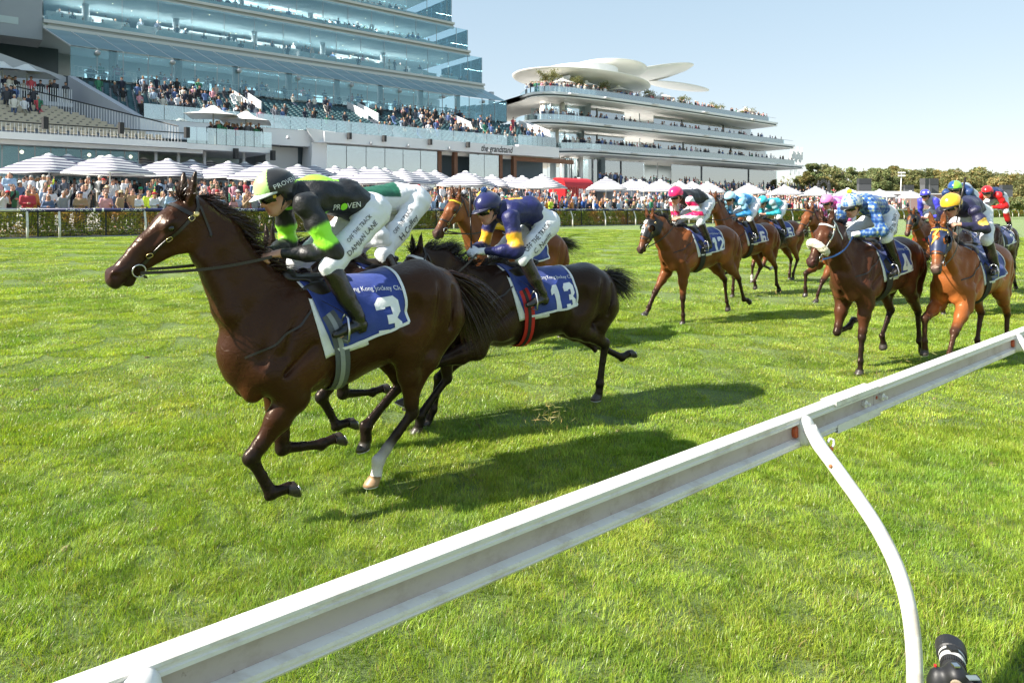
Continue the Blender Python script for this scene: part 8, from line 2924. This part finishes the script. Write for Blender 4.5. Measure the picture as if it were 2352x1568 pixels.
    e = run((6.5, 17.3), -8, dict(poll=(.85, 0, 1.9), nose=(1.2, 0, 1.42), legs=LG['swing'], socks={'LF': 1, 'RF': 1}), 'bay',
            dict(silks=[tq, (.30, .42, .46), tq, tq, tq], cap=[tq], band=tq, seed=16, head=(.22, 0, 2.03), look=(1, .1, -.55), pelvis=(-.45, 0, 1.95), lumbar=(-.28, 0, 2.02), chest=(-.04, 0, 2.0), neck=(.1, 0, 2.02)),
            dict(num='5', lite=True), 'bay racehorse with white front socks and saddlecloth number 5', 'jockey in turquoise cap and turquoise silks bent low', vox=.021)
    # the pink rider
    pk, pb = (.85, .12, .42), (.25, .40, .72)
    def argyle(V, c, s):
        m = (np.floor((V[:, 0] + V[:, 2]) / .12) + np.floor((V[:, 0] - V[:, 2]) / .12)).astype(int) % 2 == 0
        c[m] = c[m] * .35 + np.array(pb) * .65
        return c
    e = run((6.50, 13.75), -8, dict(poll=(.78, 0, 1.95), nose=(1.17, 0, 1.48), legs=LG['lift']), 'bay',
            dict(silks=[pk, pk, pk, pk, pk], cap=[(.88, .22, .55)], band=(.88, .22, .55), pattern=argyle, seed=17, look=(1, .1, -.35)),
            dict(num='', lite=True), 'bay racehorse with small white star behind the checked jockey', 'jockey in bright pink silks with pale blue diamonds', vox=.0185)
    whip(e.j, 1, (.1, .1, 1.0), .6, 'black whip held upright beside the pink jockey')
    # number 4
    def checks(V, c, s):
        a = (V[:, 0] * 28).astype(int) + (V[:, 1] * 28 + 50).astype(int) + (V[:, 2] * 28).astype(int)
        u = (np.sin(V[:, 0] * 120) > .35).astype(int) + (np.sin(V[:, 1] * 120) > .35).astype(int) + (np.sin(V[:, 2] * 120) > .35).astype(int)
        base = np.array((.012, .05, .20))
        c[:] = base; c[u == 1] = (.03, .11, .34); c[u == 2] = (.19, .29, .42); c[u == 3] = (.60, .60, .18)
        seam = (np.abs(V[:, 1]) < .02) & (V[:, 0] > .05)
        c[seam] = (.72, .68, .02)
        return c
    def checkcap(q, c):
        u = (np.sin(q[:, 0] * 190) > .15).astype(int) + (np.sin(q[:, 1] * 190) > .15).astype(int) + (np.sin(q[:, 2] * 190) > .15).astype(int)
        c[:] = (.03, .10, .30); c[u == 1] = (.06, .17, .42); c[u == 2] = (.30, .42, .55); c[u == 3] = (.55, .55, .18)
        wh = np.abs((np.arctan2(q[:, 1], q[:, 0]) % (math.pi / 3)) - math.pi / 6) < .22
        c[wh] = c[wh] * .4 + .36
        return c
    e = run((4.42, 8.6), -6, dict(poll=(.72, -.02, 1.80), nose=(1.10, -.02, 1.30), pitch=-3, drop=.03, legs=LG['fold']), 'dark',
            dict(silks=[(.05, .14, .36)] * 5, cap=[(.05, .14, .36)], cap_fn=checkcap, band=(.75, .72, .62), pattern=checks, pom=(.70, .68, .05), gloves=(.6, .62, .64), seed=20, off=(0, 0, -.05), head=(.30, .03, 2.06), look=(1, -.05, -.38),
                 hnL=(.34, .10, 1.72), hnR=(.36, -.05, 1.74), elL=(.06, .28, 1.76), elR=(.08, -.27, 1.78), pelvis=(-.46, 0, 1.96), lumbar=(-.27, 0, 2.06), skin=(.58, .32, .24)),
            dict(num='4', seed=6), 'dark bay racehorse with cream sheepskin noseband and saddlecloth number 4', 'jockey in blue checked silks and checked cap with yellow pompom', vox=.014,
            brid=dict(leather='white_tape', rein='blue_rein', noseband=False), skin=True)
    leg_text(e.j, [('J.L.KAH', -.02, .072, .0), ('OFF THE TRACK', .05, .055, .02)])
    # gold cap
    yl = (.80, .46, .02)
    def goldband(V, c, s):
        for i in (0, 1):
            m = (np.linalg.norm(V - (s.sh[i] * .35 + s.elb[i] * .65), axis=1) < .085) & (np.abs(V[:, 1]) > .16)
            c[m] = (.80, .52, .10)
        return c
    e = run((5.86, 8.9), -3, dict(poll=(.74, .03, 1.86), nose=(1.02, .10, 1.32), pitch=-2, legs=LG['lift']), 'red',
            dict(silks=[(.020, .018, .055)] * 5, cap=[yl], band=yl, pattern=goldband, seed=22, head=(.26, -.02, 2.09), look=(1, -.25, -.42), hnL=(.34, .11, 1.86), elL=(.08, .30, 1.80), skin=(.56, .30, .20)),
            dict(num='', seed=7), 'bright bay racehorse in navy hood with a yellow lightning bolt', 'jockey in shiny gold cap and navy silks nearest the running rail', vox=.013, hooded=lambda h, r: hood_bolt(h, r), brid=dict(brow='yellow_felt'))
    whip(e.j, 0, (-.2, .1, 1.0), .6, 'black whip raised in front of the gold capped jockey')
    # quartered cap
    e = run((8.50, 12.95), 2, dict(poll=(.76, 0, 1.82), nose=(1.10, 0, 1.36), legs=LG['swing']), 'dark',
            dict(silks=[(.02, .05, .16), (.02, .05, .16), (.2, .3, .5), (.02, .05, .16), K], cap=[(.02, .10, .32)], cap_fn=quarters((.015, .07, .26), (.22, .62, .05)), band=(.2, .55, .05), seed=25, off=(0.05, 0, .27), look=(1, .1, -.2), pattern=lambda V, c, s: np.where((V[:, 0] < -.1)[:, None], np.array((.35, .42, .5))[None], c)),
            dict(num='', lite=True), 'dark racehorse hidden behind the horse with the lightning bolt', 'jockey in green and blue quartered cap behind the gold cap', vox=.021)
    # star cap
    pu = (.05, .05, .48)
    def stars(q, c):
        return c
    e = run((10.85, 17.75), -9, dict(poll=(.78, 0, 1.86), nose=(1.02, .0, 1.36), legs=LG['lift']), 'bay',
            dict(silks=[(.42, .42, .52), pu, pu, pu, pu], cap=[pu], band=pu, seed=27, look=(1, .1, -.2), pelvis=(-.44, 0, 2.0), lumbar=(-.25, 0, 2.12), chest=(-.02, 0, 2.18), neck=(.10, 0, 2.26), head=(.19, 0, 2.30), shL=(.05, .19, 2.17), shR=(.05, -.19, 2.17)),
            dict(num='', lite=True), 'bay racehorse in dark blinkers with red breastplate far back', 'jockey in purple cap with white stars and mauve silks', vox=.021, hooded=lambda h, r: hood_plain(h, r))
    jh = [c for c in e.j.root.children if c.name.startswith('helmet')][0]
    me = jh.data; j = e.j
    hb = BVHTree.FromPolygons([tuple(v.co) for v in me.vertices], [tuple(p.vertices) for p in me.polygons])
    for f, l, sz in ((.9, .15, .036), (.5, .9, .036), (.5, -.9, .036)):
        st = [(sz * (1 if k % 2 == 0 else .42) * math.cos(math.pi / 2 + k * math.pi / 5), sz * (1 if k % 2 == 0 else .42) * math.sin(math.pi / 2 + k * math.pi / 5), 0) for k in range(10)]
        dv = unit(j.R @ np.array([f, l, .45])); rt = unit(np.cross((0, 0, 1), dv))
        Pp, Ff = wrap_flat(np.array(st + [(0, 0, 0)]), [(k, (k + 1) % 10, 10) for k in range(10)], j.hp(-.01, 0, .05) + dv * .3, rt, np.cross(dv, rt), hb, -dv, .004, .02)
        MB().add(Pp, Ff).build('star', MAT['print_white'], jh)
    # number 2, red cap
    rd = (.70, .012, .018)
    e = run((11.3, 16.1), -2, dict(poll=(.78, 0, 1.85), nose=(1.12, 0, 1.38), legs=LG['fold']), 'brown',
            dict(silks=[(.018, .03, .10), rd, rd, rd, (.018, .03, .10)], cap=[rd], band=rd, seed=29, off=(0, 0, .26), look=(1, .1, -.2), boot_top=(.5, .02, .02)),
            dict(num='2', lite=True), 'brown racehorse last on the rail side with saddlecloth number 2', 'jockey in red cap with navy silks and red sleeves', vox=.021)

def hood12(h, r):
    o = head_shell(h, r, -.02, .36, MAT['hood_black'])
    from mathutils.bvhtree import BVHTree
    for ch, u in (('D', .12), ('A', .20), ('H', .28)):
        text_on(ch, .085, h.H(u, .4, 0), -h.lt if (-h.lt) @ np.cross(h.ax, h.hn) > -9 else h.lt, -h.ax, h.bvh, -h.hn, .011, MAT['print_white'], o, bold=.004)
def hood_plain(h, r):
    head_shell(h, r, -.02, .34, MAT['hood_black'])
    mb = MB(); h.strap(mb, [h.T(.30, .3, 1.28), h.T(.46, .15, 1.20), h.T(.5, 0, 1.19), h.T(.46, -.15, 1.20), h.T(.30, -.3, 1.28)], .06, .01, .006); mb.build('red_breast_band', MAT['red_web'], r)
def hood_bolt(h, r):
    o = head_shell(h, r, -.02, .37, MAT['hood_navy'])
    Z = [(.05, .12), (-.03, .01), (.008, .008), (-.05, -.12), (.03, -.02), (-.006, -.018)]
    V = np.array([(x * .95, y * .95, 0) for x, y in Z] + [(0, 0, 0)])
    rt = np.cross(h.hn, h.ax); rt = unit(rt)
    P, F = wrap_flat(V, [(k, (k + 1) % 6, 6) for k in range(6)], h.H(.17, .4, 0), rt, -h.ax, h.bvh, -h.hn, .011, .02)
    MB().add(P, F).build('lightning_bolt', flat_mat((.80, .48, .03), .5), o)
from mathutils.bvhtree import BVHTree
build_field()
